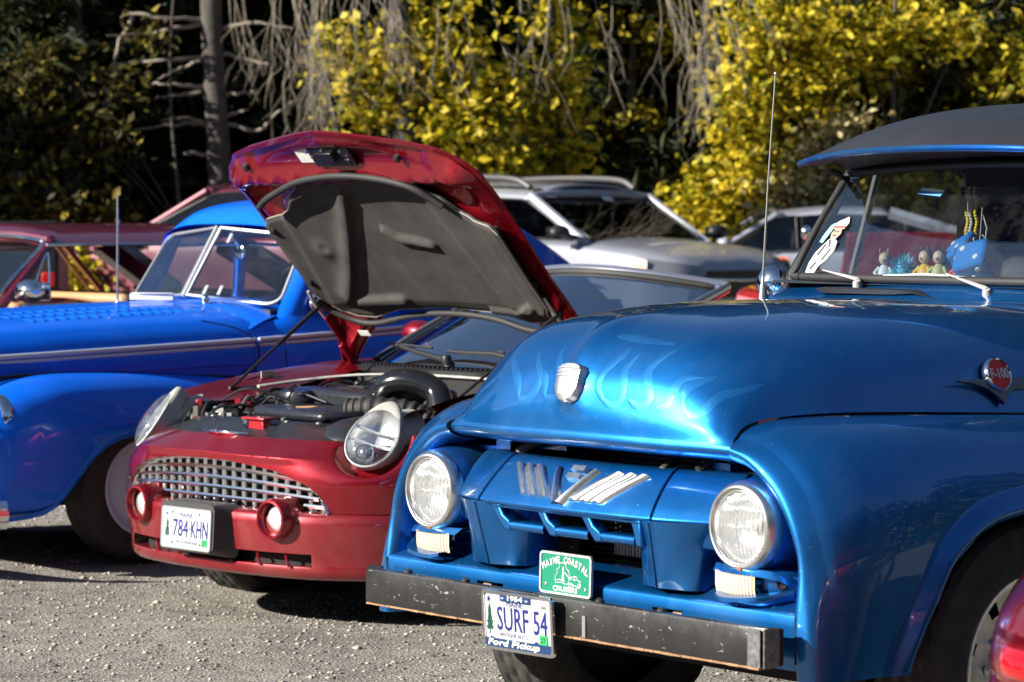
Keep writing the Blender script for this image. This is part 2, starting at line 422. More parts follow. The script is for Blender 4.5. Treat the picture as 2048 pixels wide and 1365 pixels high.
    for k, (s_, d) in enumerate(((1, -.02), (1, .018), (.93, .026), (.6, .03))):
        row = [o + np.array([0, 0, 0]) + ex * p[0] * s_ + ey * ((p[1] - .047) * s_ + .047) + ez * d for p in sh]
        if prev is not None: e.grid(np.array([prev, row]), closed=True)
        prev = row
    e.add(prev, [tuple(range(len(prev)))])
    for zz in (.062, .072, .083): e.tube([o + ex * -.038 + ey * zz + ez * .029, o + ex * .038 + ey * zz + ez * .029], .0022, 6)
    for yy in (-.02, -.007, .007, .02): e.tube([o + ex * yy * .9 + ey * .014 + ez * .029, o + ex * yy + ey * .055 + ez * .029], .002, 6)
    e.build('hood_crest', OLDCHROME, R, smooth=40)
    # ---- front fenders
    xs = [-.10, -.03, -.008, -.05, -.12, -.22, -.4, -.8, -1.2, -1.55]
    sec = [
        [(.53, .93), (.59, .915), (.64, .88), (.70, .83), (.74, .76), (.76, .70), (.77, .57), (.775, .43)],
        [(.545, .945), (.605, .93), (.66, .895), (.715, .843), (.757, .77), (.778, .70), (.79, .57), (.80, .43)],
        [(.556, .974), (.615, .957), (.675, .92), (.735, .865), (.782, .785), (.805, .70), (.818, .57), (.83, .43)],
        [(.546, .997), (.625, .990), (.705, .952), (.772, .888), (.818, .80), (.842, .70), (.853, .56), (.862, .43)],
        [(.540, 1.030), (.635, 1.026), (.735, .985), (.805, .92), (.85, .82), (.871, .70), (.876, .55), (.878, .43)],
        [(.570, 1.043), (.66, 1.038), (.76, 1.003), (.828, .935), (.873, .83), (.889, .70), (.888, .55), (.882, .43)],
        [(.632, 1.045), (.70, 1.04), (.785, 1.008), (.85, .94), (.89, .835), (.903, .70), (.898, .55), (.885, .43)],
        [(.682, 1.032), (.735, 1.028), (.805, .997), (.865, .93), (.90, .83), (.91, .70), (.90, .55), (.885, .43)],
        [(.725, 1.015), (.765, 1.012), (.82, .985), (.87, .92), (.90, .83), (.907, .70), (.90, .55), (.885, .43)],
        [(.752, 1.0), (.785, .998), (.83, .975), (.87, .915), (.895, .83), (.90, .70), (.895, .55), (.885, .43)]]
    S = np.array([[(x, a, b) for a, b in row] for x, row in zip(xs, sec)])
    for i_, x_ in ((0, -.06), (1, .0), (2, .007), (3, -.018)): S[i_, 6:, 0] = x_
    Dn = surf(S, 271, 60)
    # rows: the rolled edge as it is, then an even walk along the car
    front = list(range(0, 31 * 3, 3))               # first three spans
    rows = [Dn[i] for i in front]
    rest = Dn[91:]; rx = rest[:, :, 0].mean(1)
    arch_x = [-1.385, -1.375, -1.35, -1.30, -1.235, -1.12, -.98, -.83, -.68, -.545, -.433, -.362, -.315, -.29, -.28]
    arch_z = [.40, .43, .50, .585, .696, .765, .797, .805, .797, .768, .696, .585, .50, .43, .40]
    _ad = surf(np.array(list(zip(arch_x, arch_z)))[:, None, :].repeat(2, 1), 300, 2)[:, 0]; arch_zb = lambda q: float(np.interp(q, np.maximum.accumulate(_ad[:, 0]), _ad[:, 1]))
    tx = np.concatenate([np.linspace(-.06, -.26, 12), np.linspace(-.28, -.45, 26), np.linspace(-.47, -1.2, 40), np.linspace(-1.21, -1.39, 26), [-1.45, -1.54]])
    for x in tx:
        i = np.searchsorted(-rx, -x); i = min(max(i, 1), len(rest) - 1)
        t = (x - rx[i - 1]) / (rx[i] - rx[i - 1] + 1e-12); row = rest[i - 1] * (1 - t) + rest[i] * t
        zb = arch_zb(x) if -1.385 < x < -.28 else .43
        yz = row[:, 1:]
        zmask = yz[:, 1]
        # cut at zb
        k = np.where(zmask >= zb)[0].max()
        pts = [tuple(q) for q in yz[:k + 1]]
        if k + 1 < len(yz):
            tt = (yz[k, 1] - zb) / (yz[k, 1] - yz[k + 1, 1]); pts.append(tuple(yz[k] * (1 - tt) + yz[k + 1] * tt))
        pts = np.array(pts); dl = np.concatenate([[0], np.cumsum(np.linalg.norm(np.diff(pts, axis=0), axis=1))])
        u = np.linspace(0, dl[-1], 60); yy = np.interp(u, dl, pts[:, 0]); zz = np.interp(u, dl, pts[:, 1])
        ap = np.array([(a, b) for a, b in zip(arch_x, arch_z)]); apd = surf(ap[:, None, :].repeat(2, 1), 160, 2)[:, 0]
        d = np.sqrt(((np.stack([np.full(60, x), zz], 1)[:, None] - apd[None]) ** 2).sum(-1)).min(1)
        fl_ = np.clip(1 - d / .062, 0, 1); fl_ = np.where(fl_ > 0, .026 * np.minimum(1, fl_ * 1.5), 0)
        rows.append(np.stack([np.full(60, x), yy + fl_ - .012 * np.clip(1 - d / .012, 0, 1), zz], 1))
    FG = np.array(rows)
    for s_ in (1, -1):
        g = FG if s_ > 0 else mirror_y(FG)
        fb = MB().grid(g, flip=True)
        fo = fb.build('front_fender', TP, R, smooth=48)
        # inner lining of the wheel house, dark
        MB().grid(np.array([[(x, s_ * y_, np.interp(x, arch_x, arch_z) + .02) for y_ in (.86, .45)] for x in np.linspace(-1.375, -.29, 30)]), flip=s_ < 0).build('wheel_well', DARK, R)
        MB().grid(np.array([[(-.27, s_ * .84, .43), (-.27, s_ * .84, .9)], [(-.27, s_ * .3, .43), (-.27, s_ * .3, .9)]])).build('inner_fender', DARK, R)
    # ---- sheet metal behind the grille
    b = MB()
    b.grid(np.array([[(-.2, y_, .95), (-.22, y_, .60)] for y_ in np.linspace(-.78, -.385, 5)])); b.grid(np.array([[(-.2, y_, .95), (-.22, y_, .60)] for y_ in np.linspace(.29, .78, 5)]))
    b.box((-.17, -.60, .905), (.06, .36, .012)); b.box((-.15, -.45, .915), (.05, .06, .03)); b.box((-.16, .5, .90), (.06, .34, .012)); b.box((-.14, .40, .915), (.05, .1, .02))
    b.build('radiator_support', TP, R)
    rad = MB().box((-.36, -.05, .75), (.06, .66, .38)).build('radiator', mat('radiator_core', (.012, .012, .012), .6), R)
    fn = MB()
    for i in range(26): fn.box((-.322, -.03, .565 + i * .0145), (.008, .60, .0045))
    fn.build('radiator_fins', mat('radiator_fin_metal', (.05, .05, .048), .45, metal=.4), rad)
    MB().box((-.30, -.345, .75), (.05, .025, .38)).box((-.30, .285, .75), (.05, .025, .38)).build('radiator_frame', mat('radiator_side', (.03, .03, .032), .5), rad)
    cb = MB()
    for y0, y1 in ((-.10, .05), (.075, .24)):
        cb.box((-.23, (y0 + y1) / 2, .655), (.02, y1 - y0, .028))
        for k in range(12): cb.box((-.219, y0 + (k + .5) * (y1 - y0) / 12, .655), (.004, .003, .026))
    cb.build('cooler_bars', mat('dull_aluminium', (.45, .44, .40), .45, metal=.6), R)
    MB().tube([(-.1, -.36, .905), (-.14, -.31, .935), (-.2, -.27, .97)], .013, 8).tube([(-.06, .26, .90), (-.14, .245, .93), (-.2, .22, .96)], .011, 8).build('hood_rods', mat('greasy_steel', (.16, .12, .09), .5, metal=.4), R)
    MB().tube([(-.08, .37, .905), (-.12, .38, .925), (-.2, .43, .955)], .012, 8).build('hose_end', RUBBER, R)
    # ---- big painted grille bar
    prof = [(-.13, .885), (-.09, .902), (-.045, .906), (-.02, .896), (.018, .862), (.052, .823), (.070, .797), (.074, .788), (.068, .780), (.04, .772), (-.03, .768)]
    P = catmull(np.array(prof), 40)
    g = MB()
    def bow(y_): return -.02 * (y_ / .34) ** 2
    ys = np.linspace(-.338, .338, 45)
    g.grid(np.array([[(px_ + bow(y_), y_ * (1 - .06 * (pz - .79) / .11), pz) for px_, pz in P] for y_ in ys]))
    for s_ in (1, -1):                              # seam lip where the centre meets the wing
        g.tube([(px_ + bow(.338) + .002, s_ * (.338 * (1 - .06 * (pz - .79) / .11)), pz + .001) for px_, pz in P[8:34]], .0045, 6)
    bar = g.build('grille_bar', TP, R, smooth=55)
    for s_ in (1, -1):
        w = MB(); ys2 = np.linspace(.345, .515, 14)
        rows = [[(px_ + bow(.34) - .62 * (y_ - .345) ** 1.25, s_ * y_ * (1 - .06 * (pz - .79) / .11 * max(0, 1 - (y_ - .34) * 5)), pz - .01 * (y_ - .345)) for px_, pz in P] for y_ in ys2]
        # apron below the wing, curving in to the leg
        w.grid(np.array(rows), flip=s_ < 0)
        low = []
        for k, y_ in enumerate(ys2):
            zb = .735 - .02 * k / 13 if k > 4 else .735 - .0 * k
            q_ = .62 * (y_ - .345) ** 1.25; low.append([(.048 - q_, s_ * y_, .777), (.04 - q_, s_ * y_, .76), (.028 - q_, s_ * y_, zb), (-.0 - q_, s_ * y_, zb - .012), (-.09, s_ * y_, zb - .01)])
        w.grid(np.array(low), flip=s_ < 0)
        # leg: a ridge that runs down to the apron
        z = np.linspace(.785, .612, 14); leg = []
        for zz in z:
            t = (.785 - zz) / .173
            yr = .343 - .012 * t; xr = .066 - .042 * t
            yi = .20 + .02 * t - .03 * max(0, .35 - t); yo = .47 - .02 * t + .14 * max(0, .4 - t) ** 1.4
            leg.append([(-.12, s_ * yi, zz), (-.05, s_ * (yi + .005), zz), (-.005, s_ * (yi + .03), zz), (xr - .022, s_ * (yr - .055), zz), (xr - .004, s_ * (yr - .012), zz), (xr, s_ * yr, zz), (xr - .004, s_ * (yr + .015), zz), (xr - .012, s_ * (yr + .06), zz), (-.0, s_ * (yo - .018), zz), (-.03, s_ * yo, zz), (-.12, s_ * (yo + .005), zz)])
        w.grid(catmull(np.array(leg).swapaxes(0, 1), 41).swapaxes(0, 1), flip=s_ > 0)
        w.tube([(.066 - .042 * t + .001, s_ * (.343 - .012 * t), .785 - .173 * t) for t in np.linspace(.02, 1, 8)], .0035, 6)
        w.build('grille_wing', TP, R, smooth=50)
    lv = MB()                                        # three slots: slanted posts and lower blades
    for i, (y0, y1) in enumerate(((-.272, -.078), (-.088, .098), (.088, .275))):
        lv.grid(catmull(np.array([[(.062, y0 - .006, .779), (.058, y1 + .02, .779)], [(.055, y0, .773), (.055, y1 + .02, .773)], [(.02, y0, .772), (.02, y1 + .02, .772)]]), 9))
        A = []
        for t in np.linspace(0, 1, 12):             # bottom blade with a flat upper face
            y_ = y0 + .055 + t * (y1 - y0 - .055)
            A.append([(-.02, y_, .736), (.02, y_, .738), (.045, y_, .739), (.053, y_, .733), (.050, y_, .716), (.01, y_, .710), (-.02, y_, .712)])
        lv.grid(np.array(A), flip=False)
        lv.prism([(y0 - .018, .781), (y0 + .60 * 0 + .016, .781), (y0 + .034, .755), (y0 + .060, .741), (y0 + .066, .716), (y0 + .040, .716), (y0 + .012, .742)][::-1], (.018, 0, 0), (0, 1, 0), (0, 0, 1), .036) if False else lv.prism([(y0 + .016, .781), (y0 - .018, .781), (y0 + .012, .742), (y0 + .040, .714), (y0 + .068, .714), (y0 + .060, .741), (y0 + .034, .755)], (.018, 0, 0), (0, 1, 0), (0, 0, 1), .036)
    lv.prism([(.300, .781), (.262, .781), (.276, .745), (.284, .714), (.306, .714)], (.018, 0, 0), (0, 1, 0), (0, 0, 1), .036)
    lv.build('grille_louvres', TP, R, smooth=50, bevel=.005)
    # badge on the bar: three bars each side of a V
    bd = MB()
    def face(y_, z_, d=0.):                          # point on the sloping face
        k = np.interp(z_, [p[1] for p in prof[2:8]][::-1], [p[0] for p in prof[2:8]][::-1]); nrm = np.array([.72, 0, .69])
        return np.array([k + bow(y_), y_, z_]) + nrm * d
    for s_ in (1, -1):
        for k in range(3):
            rows = []
            for t in np.linspace(0, 1, 10):
                yb = .052 + k * .044 + .085 * t + .018 * t * t; z_ = .812 + .072 * t; hw = .0205
                if s_ < 0: pass
                rows.append([face(s_ * (yb + hw * q), z_, dd) for q, dd in ((-1, -.004), (-1, .003), (-.55, .010), (0, .0125), (.55, .010), (1, .003), (1, -.004))])
            rows = np.array(rows); bd.grid(rows, flip=s_ > 0); n_ = rows.shape[1]
            for ri in (0, -1): bd.add(rows[ri], [tuple(range(n_))])
        rows = []
        for t in np.linspace(0, 1, 8):
            yb = .004 + .070 * t; z_ = .799 + .086 * t; hw = .017 - .006 * t
            rows.append([face(s_ * (yb + hw * q), z_, dd) for q, dd in ((-1.2, -.004), (-.9, .008), (0, .016), (.9, .008), (1.2, -.004))])
        bd.grid(np.array(rows), flip=s_ > 0); bd.add(rows[-1], [tuple(range(5))])
    for y_, z_ in ((0, .862), (.0, .880)):
        bd.box(face(y_ + .02, z_, .010), (.022, .05, .016), R=Matrix.Rotation(-.75, 3, 'Y'))
    bd.build('eight_cylinder_badge', OLDCHROME, R, smooth=45)
    # ---- headlights
    for s_ in (1, -1):
        c = np.array([0, s_ * .61, .787])
        pod = MB().lathe([(.112, -.02), (.117, -.03), (.121, -.06), (.124, -.10), (.122, -.16), (.118, -.24)], c, (1, 0, 0), 44)
        pod.build('headlight_pod', TP, R, smooth=50)
        bz = MB().lathe([(.113, -.03), (.1145, -.018), (.112, -.002), (.106, .010), (.099, .016), (.094, .015), (.0915, .009), (.0895, .010), (.087, .006), (.085, -.01)], c, (1, 0, 0), 56)
        hl = bz.build('headlight', OLDCHROME, R, smooth=60)
        MB().lathe([(.086, -.004), (.07, -.03), (.045, -.05), (.015, -.058), (.0001, -.058)], c, (1, 0, 0), 40).lathe([(.016, -.055), (.016, -.02), (.0001, -.016)], c, (1, 0, 0), 12).build('reflector', REFL, hl, smooth=60)
        le = MB(); rowsL = []
        for r_ in np.linspace(0.0001, .0865, 14):
            rowsL.append([c + np.array([.020 * (1 - (r_ / .0865) ** 2) + .001 * math.cos(r_ * math.cos(t) * 900) * (1 if abs(math.sin(t) * r_) < .05 else .4), r_ * math.cos(t), r_ * math.sin(t)]) for t in np.linspace(0, 2 * PI, 49)[:-1]])
        le.grid(np.array(rowsL), closed=True); le.build('lens', LENS, hl, smooth=60)
        MB().lathe([(.0065, 0), (.0065, .006), (.0001, .007)], c + np.array([.011, .008, -.101]), (1, 0, 0), 8).build('bezel_screw', mat('rusty_screw', (.35, .12, .04), .6, metal=.5), hl)
        # turn lamp in a bracket on the apron
        br = MB()
        br.grid(catmull(np.array([[(-.12, s_ * .50, .685), (-.02, s_ * .50, .69), (.0, s_ * .51, .672)], [(-.12, s_ * .6, .69), (.012, s_ * .6, .69), (.025, s_ * .6, .675)], [(-.12, s_ * .72, .685), (-.02, s_ * .715, .682), (-.01, s_ * .72, .665)], [(-.14, s_ * .75, .66), (-.06, s_ * .75, .655), (-.05, s_ * .75, .64)]]), 16), flip=s_ < 0)
        br.grid(catmull(np.array([[(-.01, s_ * .535, .628), (.03, s_ * .545, .622), (.03, s_ * .545, .614), (0, s_ * .545, .600)], [(.02, s_ * .58, .622), (.04, s_ * .585, .616), (.04, s_ * .585, .606), (0, s_ * .58, .597)], [(.0, s_ * .68, .630), (.03, s_ * .68, .624), (.03, s_ * .68, .614), (0, s_ * .68, .600)], [(-.06, s_ * .74, .645), (-.04, s_ * .75, .640), (-.04, s_ * .75, .63), (-.06, s_ * .74, .61)]]), 16), flip=s_ < 0)
        br.grid(np.array([[(-.015, s_ * .66, .682), (-.02, s_ * .66, .615)], [(-.03, s_ * .72, .676), (-.04, s_ * .72, .622)], [(-.07, s_ * .755, .67), (-.08, s_ * .755, .63)]]), flip=s_ > 0)
        tb = br.build('turn_lamp_bracket', TP, R, smooth=50)
        tl = MB(); yy = np.linspace(.525, .665, 43)
        tl.grid(np.array([[(.018 - 2.2 * (y_ - .60) ** 2 + .0022 * math.cos(k * PI / 1.5) - (.004 if z_ < .63 else 0), s_ * y_, z_) for z_ in (.676, .66, .64, .622)] for k, y_ in enumerate(yy)]), flip=s_ > 0)
        tl.build('turn_lamp', mat('frosted_amber_lens', (.78, .66, .52), .25, coat=.6), R, smooth=35)
        MB().lathe([(.016, -.02), (.016, .004), (.012, .007), (.007, .003), (.0001, .003)], (-.035, s_ * .715, .655), (.8, s_ * .5, .1), 14).build('bracket_hole', DARK, tb)
    # ---- splash apron
    ap = MB()
    U = []
    for y_ in np.linspace(-.80, .80, 81):
        hump = .016 * math.exp(-((abs(y_) - .47) / .06) ** 2) - .012 * math.exp(-((abs(y_) - .36) / .07) ** 2)
        U.append([(-.22, y_, .600 + .02), (-.14, y_, .628 + hump), (-.11, y_, .626 + hump), (-.05, y_, .610 + hump * .6), (-.01, y_, .5975), (.002, y_, .592), (.006, y_, .584), (.006, y_, .56)])
    ap.grid(np.array(U))
    def vface(y0, y1, z0, z1): ap.grid(np.array([[(.006 - .0, y_, z1), (.004, y_, z0)] for y_ in np.linspace(y0, y1, 8)]))
    vface(-.80, -.405, .475, .56); vface(-.295, .295, .475, .56); vface(.405, .80, .455, .56)
    vface(-.405, -.295, .475, .515); vface(.295, .405, .475, .515)
    # rounded slots: their rim and the dark behind
    apo = ap.build('splash_apron', TP, R, smooth=40)
    for s_ in (1, -1):
        MB().box((-.05, s_ * .35, .53), (.02, .16, .10)).build('apron_slot', DARK, apo)
        MB().box((-.02, s_ * .375 , .535), (.02, .035, .05), R=[[1, 0, 0], [0, .8, -.6], [0, .6, .8]]).build('bumper_iron', mat('rusty_steel', (.28, .2, .14), .7, var=.4, vscale=30), apo)
        sm = MB().box((.0085, s_ * .802, .530), (.004, .003, .115)).build('apron_seam', DARK, apo)
    # ---- steel bumper
    bm = MB(); B = []
    for y_ in np.linspace(-.80, .805, 40):
        k = max(0, (abs(y_) - .72) / .08); xx = .12 - .012 * k * k - (.03 * max(0, (-y_ - .75) / .05) ** 2 if y_ < 0 else 0)
        B.append([(xx - .055, y_, .563), (xx - .012, y_, .570), (xx - .003, y_, .568), (xx, y_, .561), (xx, y_, .480), (xx - .003, y_, .473), (xx - .01, y_, .471), (xx - .055, y_, .476)])
    bm.grid(np.array(B), flip=True)
    for e_ in (0, -1): bm.add(B[e_], [tuple(range(8))[::(1 if e_ else -1)]])
    m_, t_, b_ = _nodes('chipped_black_steel')
    n1 = _noise(t_, 26, 10, .72, dist=1.2); mp = t_.nodes.new('ShaderNodeMapping'); mp.inputs['Scale'].default_value = (1, .7, 2.2); t_.links.new(n1.inputs['Vector'].links[0].from_socket, mp.inputs[0]); t_.links.new(mp.outputs[0], n1.inputs['Vector'])
    r1 = _ramp(t_, n1.outputs[0], [(.0, (.014, .014, .015)), (.625, (.02, .02, .021)), (.64, (.40, .37, .33)), (1, (.5, .46, .4))]); t_.links.new(r1.outputs[0], b_.inputs['Base Color'])
    n2 = _noise(t_, 12, 6, .7); r2 = _ramp(t_, n2.outputs[0], [(.3, (.28,) * 3), (.7, (.5,) * 3)]); t_.links.new(r2.outputs[0], b_.inputs['Roughness']); _bump(t_, b_, n2.outputs[0], .15, .006)
    bo = bm.build('bumper', m_, R, smooth=40)
    MB().box((.1215, .776, .521), (.004, .042, .092)).box((.095, .807, .521), (.05, .004, .094)).build('bumper_end_cap', mat('bare_bumper_end', (.22, .23, .24), .4, metal=.7, var=.5, vscale=60), bo)
    MB().box((.1225, .165, .505), (.002, .012, .055)).build('worn_stripe', mat('scuffed_grey', (.2, .2, .2), .5), bo)
    rs = MB()
    for i in range(46):
        y_ = -.735 + i * .0335; rs.box((.098 + rnd.uniform(-.002, .002), y_, .4715), (.046, .036, .004 + rnd.random() * .002))
    rs.build('rusty_lower_edge', mat('rust_edge', (.30, .17, .09), .8, var=.5, vscale=25), bo)
    bl = MB()
    for y_ in (-.60, -.35, .19, .42): bl.lathe([(.013, -.004), (.012, .003), (.006, .008), (.0001, .009)], (.09, y_, .570), (0, 0, 1), 10)
    bl.build('bumper_bolts', RUBBER, bo)
    # ---- number plate in its frame
    o = np.array([.142, -.203, .412]); ex = np.array([.0, 1., .012]); ex /= np.linalg.norm(ex); ey = np.array([.05, 0, 1.]); ey -= ex * (ex @ ey); ey /= np.linalg.norm(ey); ez = np.cross(ex, ey)
    W, H = .283, .157
    pl = MB(); pl.prism(rrect(W - .006, H - .006, .008, cx=W / 2, cy=H / 2), o, ex, ey, .003)
    plate = pl.build('number_plate', mat('plate_white', (.56, .56, .58), .35, var=.04), R)
    fr = MB(); frame_ring(fr, rrect(W, H, .012, cx=W / 2, cy=H / 2), rrect(W - .018, H - .018, .008, cx=W / 2, cy=H / 2), o - ez * .002, ex, ey, .010)
    fr.build('plate_frame', CHROME, plate, bevel=.001)
    bb = MB(); bb.prism([(.0, .006), (W, .006), (W, .031), (.233, .031), (.222, .037), (.21, .031), (.05, .031), (.035, .036), (.03, .031), (.0, .031)], o + ex * .0 + ez * .004, ex * .97, ey, .003)
    bb.prism([(.075, H - .026), (.195, H - .026), (.195, H - .006), (.075, H - .006)], o + ez * .004, ex, ey, .003)
    bb.build('frame_band', mat('frame_navy', (.015, .045, .13), .3), plate)
    tx = MB()
    lettering(tx, 'SURF 54', o + ex * .058 + ey * .054, ex, ey, .200, .062, .0042, bold=.0006)
    lettering(tx, 'MAINE', o + ex * .098 + ey * .118, ex, ey, .066, .015, .0042)
    lettering(tx, 'ANTIQUE AUTO', o + ex * .066 + ey * .036, ex, ey, .115, .0125, .0042)
    st = []
    for k in range(10):
        r_ = .0095 if k % 2 == 0 else .004; a_ = PI / 2 + k * PI / 5; st.append((.026 + r_ * math.cos(a_), H - .024 + r_ * math.sin(a_)))
    tx.prism(st, o + ez * .0035, ex, ey, .001)
    tx.build('plate_lettering', INK, plate)
    tk = MB(); lettering(tk, 'JAN', o + ex * .236 + ey * .120, ex, ey, .02, .013, .0042); lettering(tk, '27', o + ex * .234 + ey * .036, ex, ey, .018, .013, .0065, bold=.0004); tk.build('sticker_print', BLACK, plate)
    MB().prism(rrect(.03, .025, .002, cx=.243, cy=.0425), o + ez * .003, ex, ey, .003).build('year_sticker', STICKER_GREEN, plate)
    pt = MB()
    def pine(o_, x, y, h, wd):                       # little printed pine
        r2 = random.Random(3); pt.prism([(x - .001, y), (x + .001, y), (x + .0008, y + h), (x - .0008, y + h)], o_, ex, ey, .0012)
        for k in range(13):
            t = k / 13; yy_ = y + h * (.2 + .78 * t); L_ = wd * (1 - t) ** .8 * (.5 + .5 * r2.random()) + .0015
            for sd in (-1, 1): pt.prism([(x, yy_ - .0022), (x + sd * L_, yy_ - .004 - .002 * r2.random()), (x + sd * L_ * .8, yy_ + .001), (x, yy_ + .0025)][::sd], o_, ex, ey, .0012)
    pine(o + ez * .0035, .028, .040, .082, .017); pt.build('plate_pine', GREENINK, plate)
    wt = MB()
    lettering(wt, '- 1954 -', o + ex * .083 + ey * (H - .0215), ex, ey, .105, .012, .0085, bold=.0009); wt.build('frame_year', WHITE, plate); wt = MB()
    lettering(wt, 'Ford Pickup', o + ex * .022 + ey * .009, ex, ey, .205, .02, .0085, shear=.32, bold=.0010)
    wt.build('frame_lettering', WHITE, plate)
    # ---- green club plate
    o = np.array([.032, -.108, .560]); ey = np.array([-.03, 0, 1.]); ey /= np.linalg.norm(ey); ex = np.array([0, 1., 0.]); ez = np.cross(ex, ey); W, H = .204, .110
    cp_ = MB().prism(rrect(W - .004, H - .004, .01, cx=W / 2, cy=H / 2), o, ex, ey, .004).build('club_plate', mat('club_green', (.012, .22, .13), .35, var=.12), R)
    rim = MB(); frame_ring(rim, rrect(W, H, .012, cx=W / 2, cy=H / 2), rrect(W - .012, H - .012, .008, cx=W / 2, cy=H / 2), o - ez * .001, ex, ey, .008); 
    silver = mat('cast_silver', (.62, .64, .62), .4, metal=.5)
    rim.build('plate_rim', silver, cp_)
    ct = MB()
    for k, chx in enumerate('MAINE COASTAL'):
        if chx == ' ': continue
        u = k / 12 * 2 - 1; a_ = -.42 * u; q = o + ex * (W / 2 + u * .082 - (.00575 if chx != 'I' else .002)) + ey * (.084 - .022 * u * u)
        e1 = ex * math.cos(a_) + ey * math.sin(a_); e2 = ey * math.cos(a_) - ex * math.sin(a_)
        lettering(ct, chx, q, e1, e2, .0115 if chx != 'I' else .004, .0165, .006, bold=.0007)
    lettering(ct, 'CRUISERS', o + ex * .055 + ey * .010, ex, ey, .096, .0125, .006, bold=.0006)
    def line(P_, r_=.0011): ct.tube([o + ex * a_ + ey * b_ + ez * .005 for a_, b_ in P_], r_, 5)
    line([(.062, .034), (.064, .05), (.072, .056), (.068, .066), (.078, .070), (.080, .082), (.092, .085), (.102, .080), (.106, .070), (.116, .064), (.118, .054), (.126, .047)])
    line([(.062, .034), (.064, .030), (.085, .033), (.105, .029), (.12, .031)]); line([(.066, .037), (.08, .04), (.1, .036)])
    ct.prism([(.088, .038), (.098, .038), (.0955, .062), (.0905, .062)], o + ez * .0045, ex, ey, .0012); ct.prism([(.0895, .064), (.0965, .064), (.093, .076)], o + ez * .0045, ex, ey, .0012)
    line([(.099, .060), (.112, .05), (.124, .042)]); line([(.114, .03), (.116, .042), (.126, .045), (.131, .052), (.145, .052), (.15, .044), (.162, .040), (.164, .030), (.15, .027)]); line([(.128, .030), (.148, .027)]); line([(.132, .044), (.146, .043)]); line([(.137, .052), (.138, .044)])
    for cx_, cy_ in ((.121, .028), (.157, .029), (.130, .026)): line([(cx_ + .005 * math.cos(t), cy_ + .006 * math.sin(t)) for t in np.linspace(0, 2 * PI, 11)], .0013)
    ct.build('raised_emblem', mat('raised_pale_metal', (.75, .78, .74), .4), cp_)
    MB().lathe([(.0055, 0), (.005, .003), (.0001, .004)], o + ex * .024 + ey * .024 + ez * .004, ez, 8).lathe([(.0055, 0), (.005, .003), (.0001, .004)], o + ex * .18 + ey * .022 + ez * .004, ez, 8).build('plate_bolts', OLDCHROME, cp_)
    # ---- side badge on the hood
    bdg = MB(); yq = .70
    def hy(x, z):                                    # side of the hood at x, z
        h = HB.ray_cast(Vector((x, 1.2, z)), Vector((0, -1, 0))); return h[0].y if h[0] else .66
    cx_, cz_ = -.875, 1.118
    base = np.array([cx_, hy(cx_, cz_), cz_]); up = np.array([0, hy(cx_, cz_ + .03) - hy(cx_, cz_ - .03), .06]); up /= np.linalg.norm(up); bx = np.array([-1., -.1 * 0, 0]); bx /= np.linalg.norm(bx)
    bz_ = np.cross(bx, up)
    wing = [(-.165, -.002), (-.10, -.012), (-.05, -.028), (-.02, -.05), (.0, -.072), (.018, -.05), (.05, -.034), (.2, -.03), (.2, -.002)]
    bdg.prism(wing, base + bz_ * .004, bx, up, .012)
    bw = bdg.build('side_badge', mat('badge_grey', (.16, .17, .19), .3, metal=.8), R, bevel=.0015)
    MB().lathe([(.046, -.004), (.047, .014), (.043, .019), (.040, .016)], base + up * .008 + bz_ * .008, bz_, 36).build('badge_rim', CHROME, bw, smooth=50)
    MB().lathe([(.041, .0), (.041, .015), (.0001, .016)], base + up * .008 + bz_ * .008, bz_, 32).build('badge_disc', mat('badge_red', (.92, .012, .02), .4), bw)
    bt = MB(); lettering(bt, 'F-100', base + bx * -.034 + up * -.004 + bz_ * .0245, bx, up, .068, .027, .001, bold=.0012); bt.build('badge_lettering', mat('badge_white', (.8, .78, .78), .3), bw)
    MB().prism([(.105, -.026), (.105, -.006), (.118, -.006), (.118, -.026)], base + bz_ * .015, bx, up, .003).prism([(.123, -.026), (.123, -.006), (.13, -.006), (.13, -.026)], base + bz_ * .015, bx, up, .003).build('badge_red_letters', mat('badge_red', (.7, .01, .02), .3), bw)
    # ---- cowl, vent, windscreen, cab
    cw = MB(); CWL = []
    for q in (np.linspace(-1, 1, 41)):
        a_ = abs(q); sg = 1 if q >= 0 else -1
        if a_ > .8:
            t = (a_ - .8) / .2; y_ = .72 + .08 * min(1, t * 2); zc = 1.30 - .32 * max(0, t * 1.0) ** 1.3; off = -.09
            CWL.append([(-1.36, sg * (y_ - .06 + .0), zc - .05), (-1.42, sg * y_, zc), (-1.50, sg * (y_ + .01), zc + .02), (-1.60, sg * (y_ + .02), zc + .02)])
        else:
            y_ = a_ / .8 * .72; bw_ = -.09 * (y_ / .72) ** 2
            CWL.append([(-1.37, sg * y_, 1.296 - .02 * (y_ / .72) ** 4), (-1.39 + bw_ * .3, sg * y_, 1.303), (-1.42 + bw_ * .8, sg * y_, 1.327), (-1.455 + bw_, sg * y_, 1.348)])
    cw.grid(catmull(np.array(CWL).swapaxes(0, 1), 10).swapaxes(0, 1), flip=False)
    cowl = cw.build('cowl', TP, R, smooth=60)
    vt = MB(); V_ = []
    for y_ in np.linspace(-.50, .02, 14):
        k = min(1, (y_ + .50) / .04, (.02 - y_) / .22); zz = 1.324 + .004 * k - .024 * max(0, (y_ + .1) / .12)
        V_.append([(-1.395, y_, zz - .014 * k), (-1.392, y_, zz + .0), (-1.40, y_, zz + .004 * k), (-1.43, y_, zz + .003)])
    vt.grid(np.array(V_)); vt.build('cowl_vent', BLACK, cowl, smooth=40)
    def base_pt(y_): return np.array([-1.445 - .085 * (y_ / .72) ** 2, y_, 1.358])
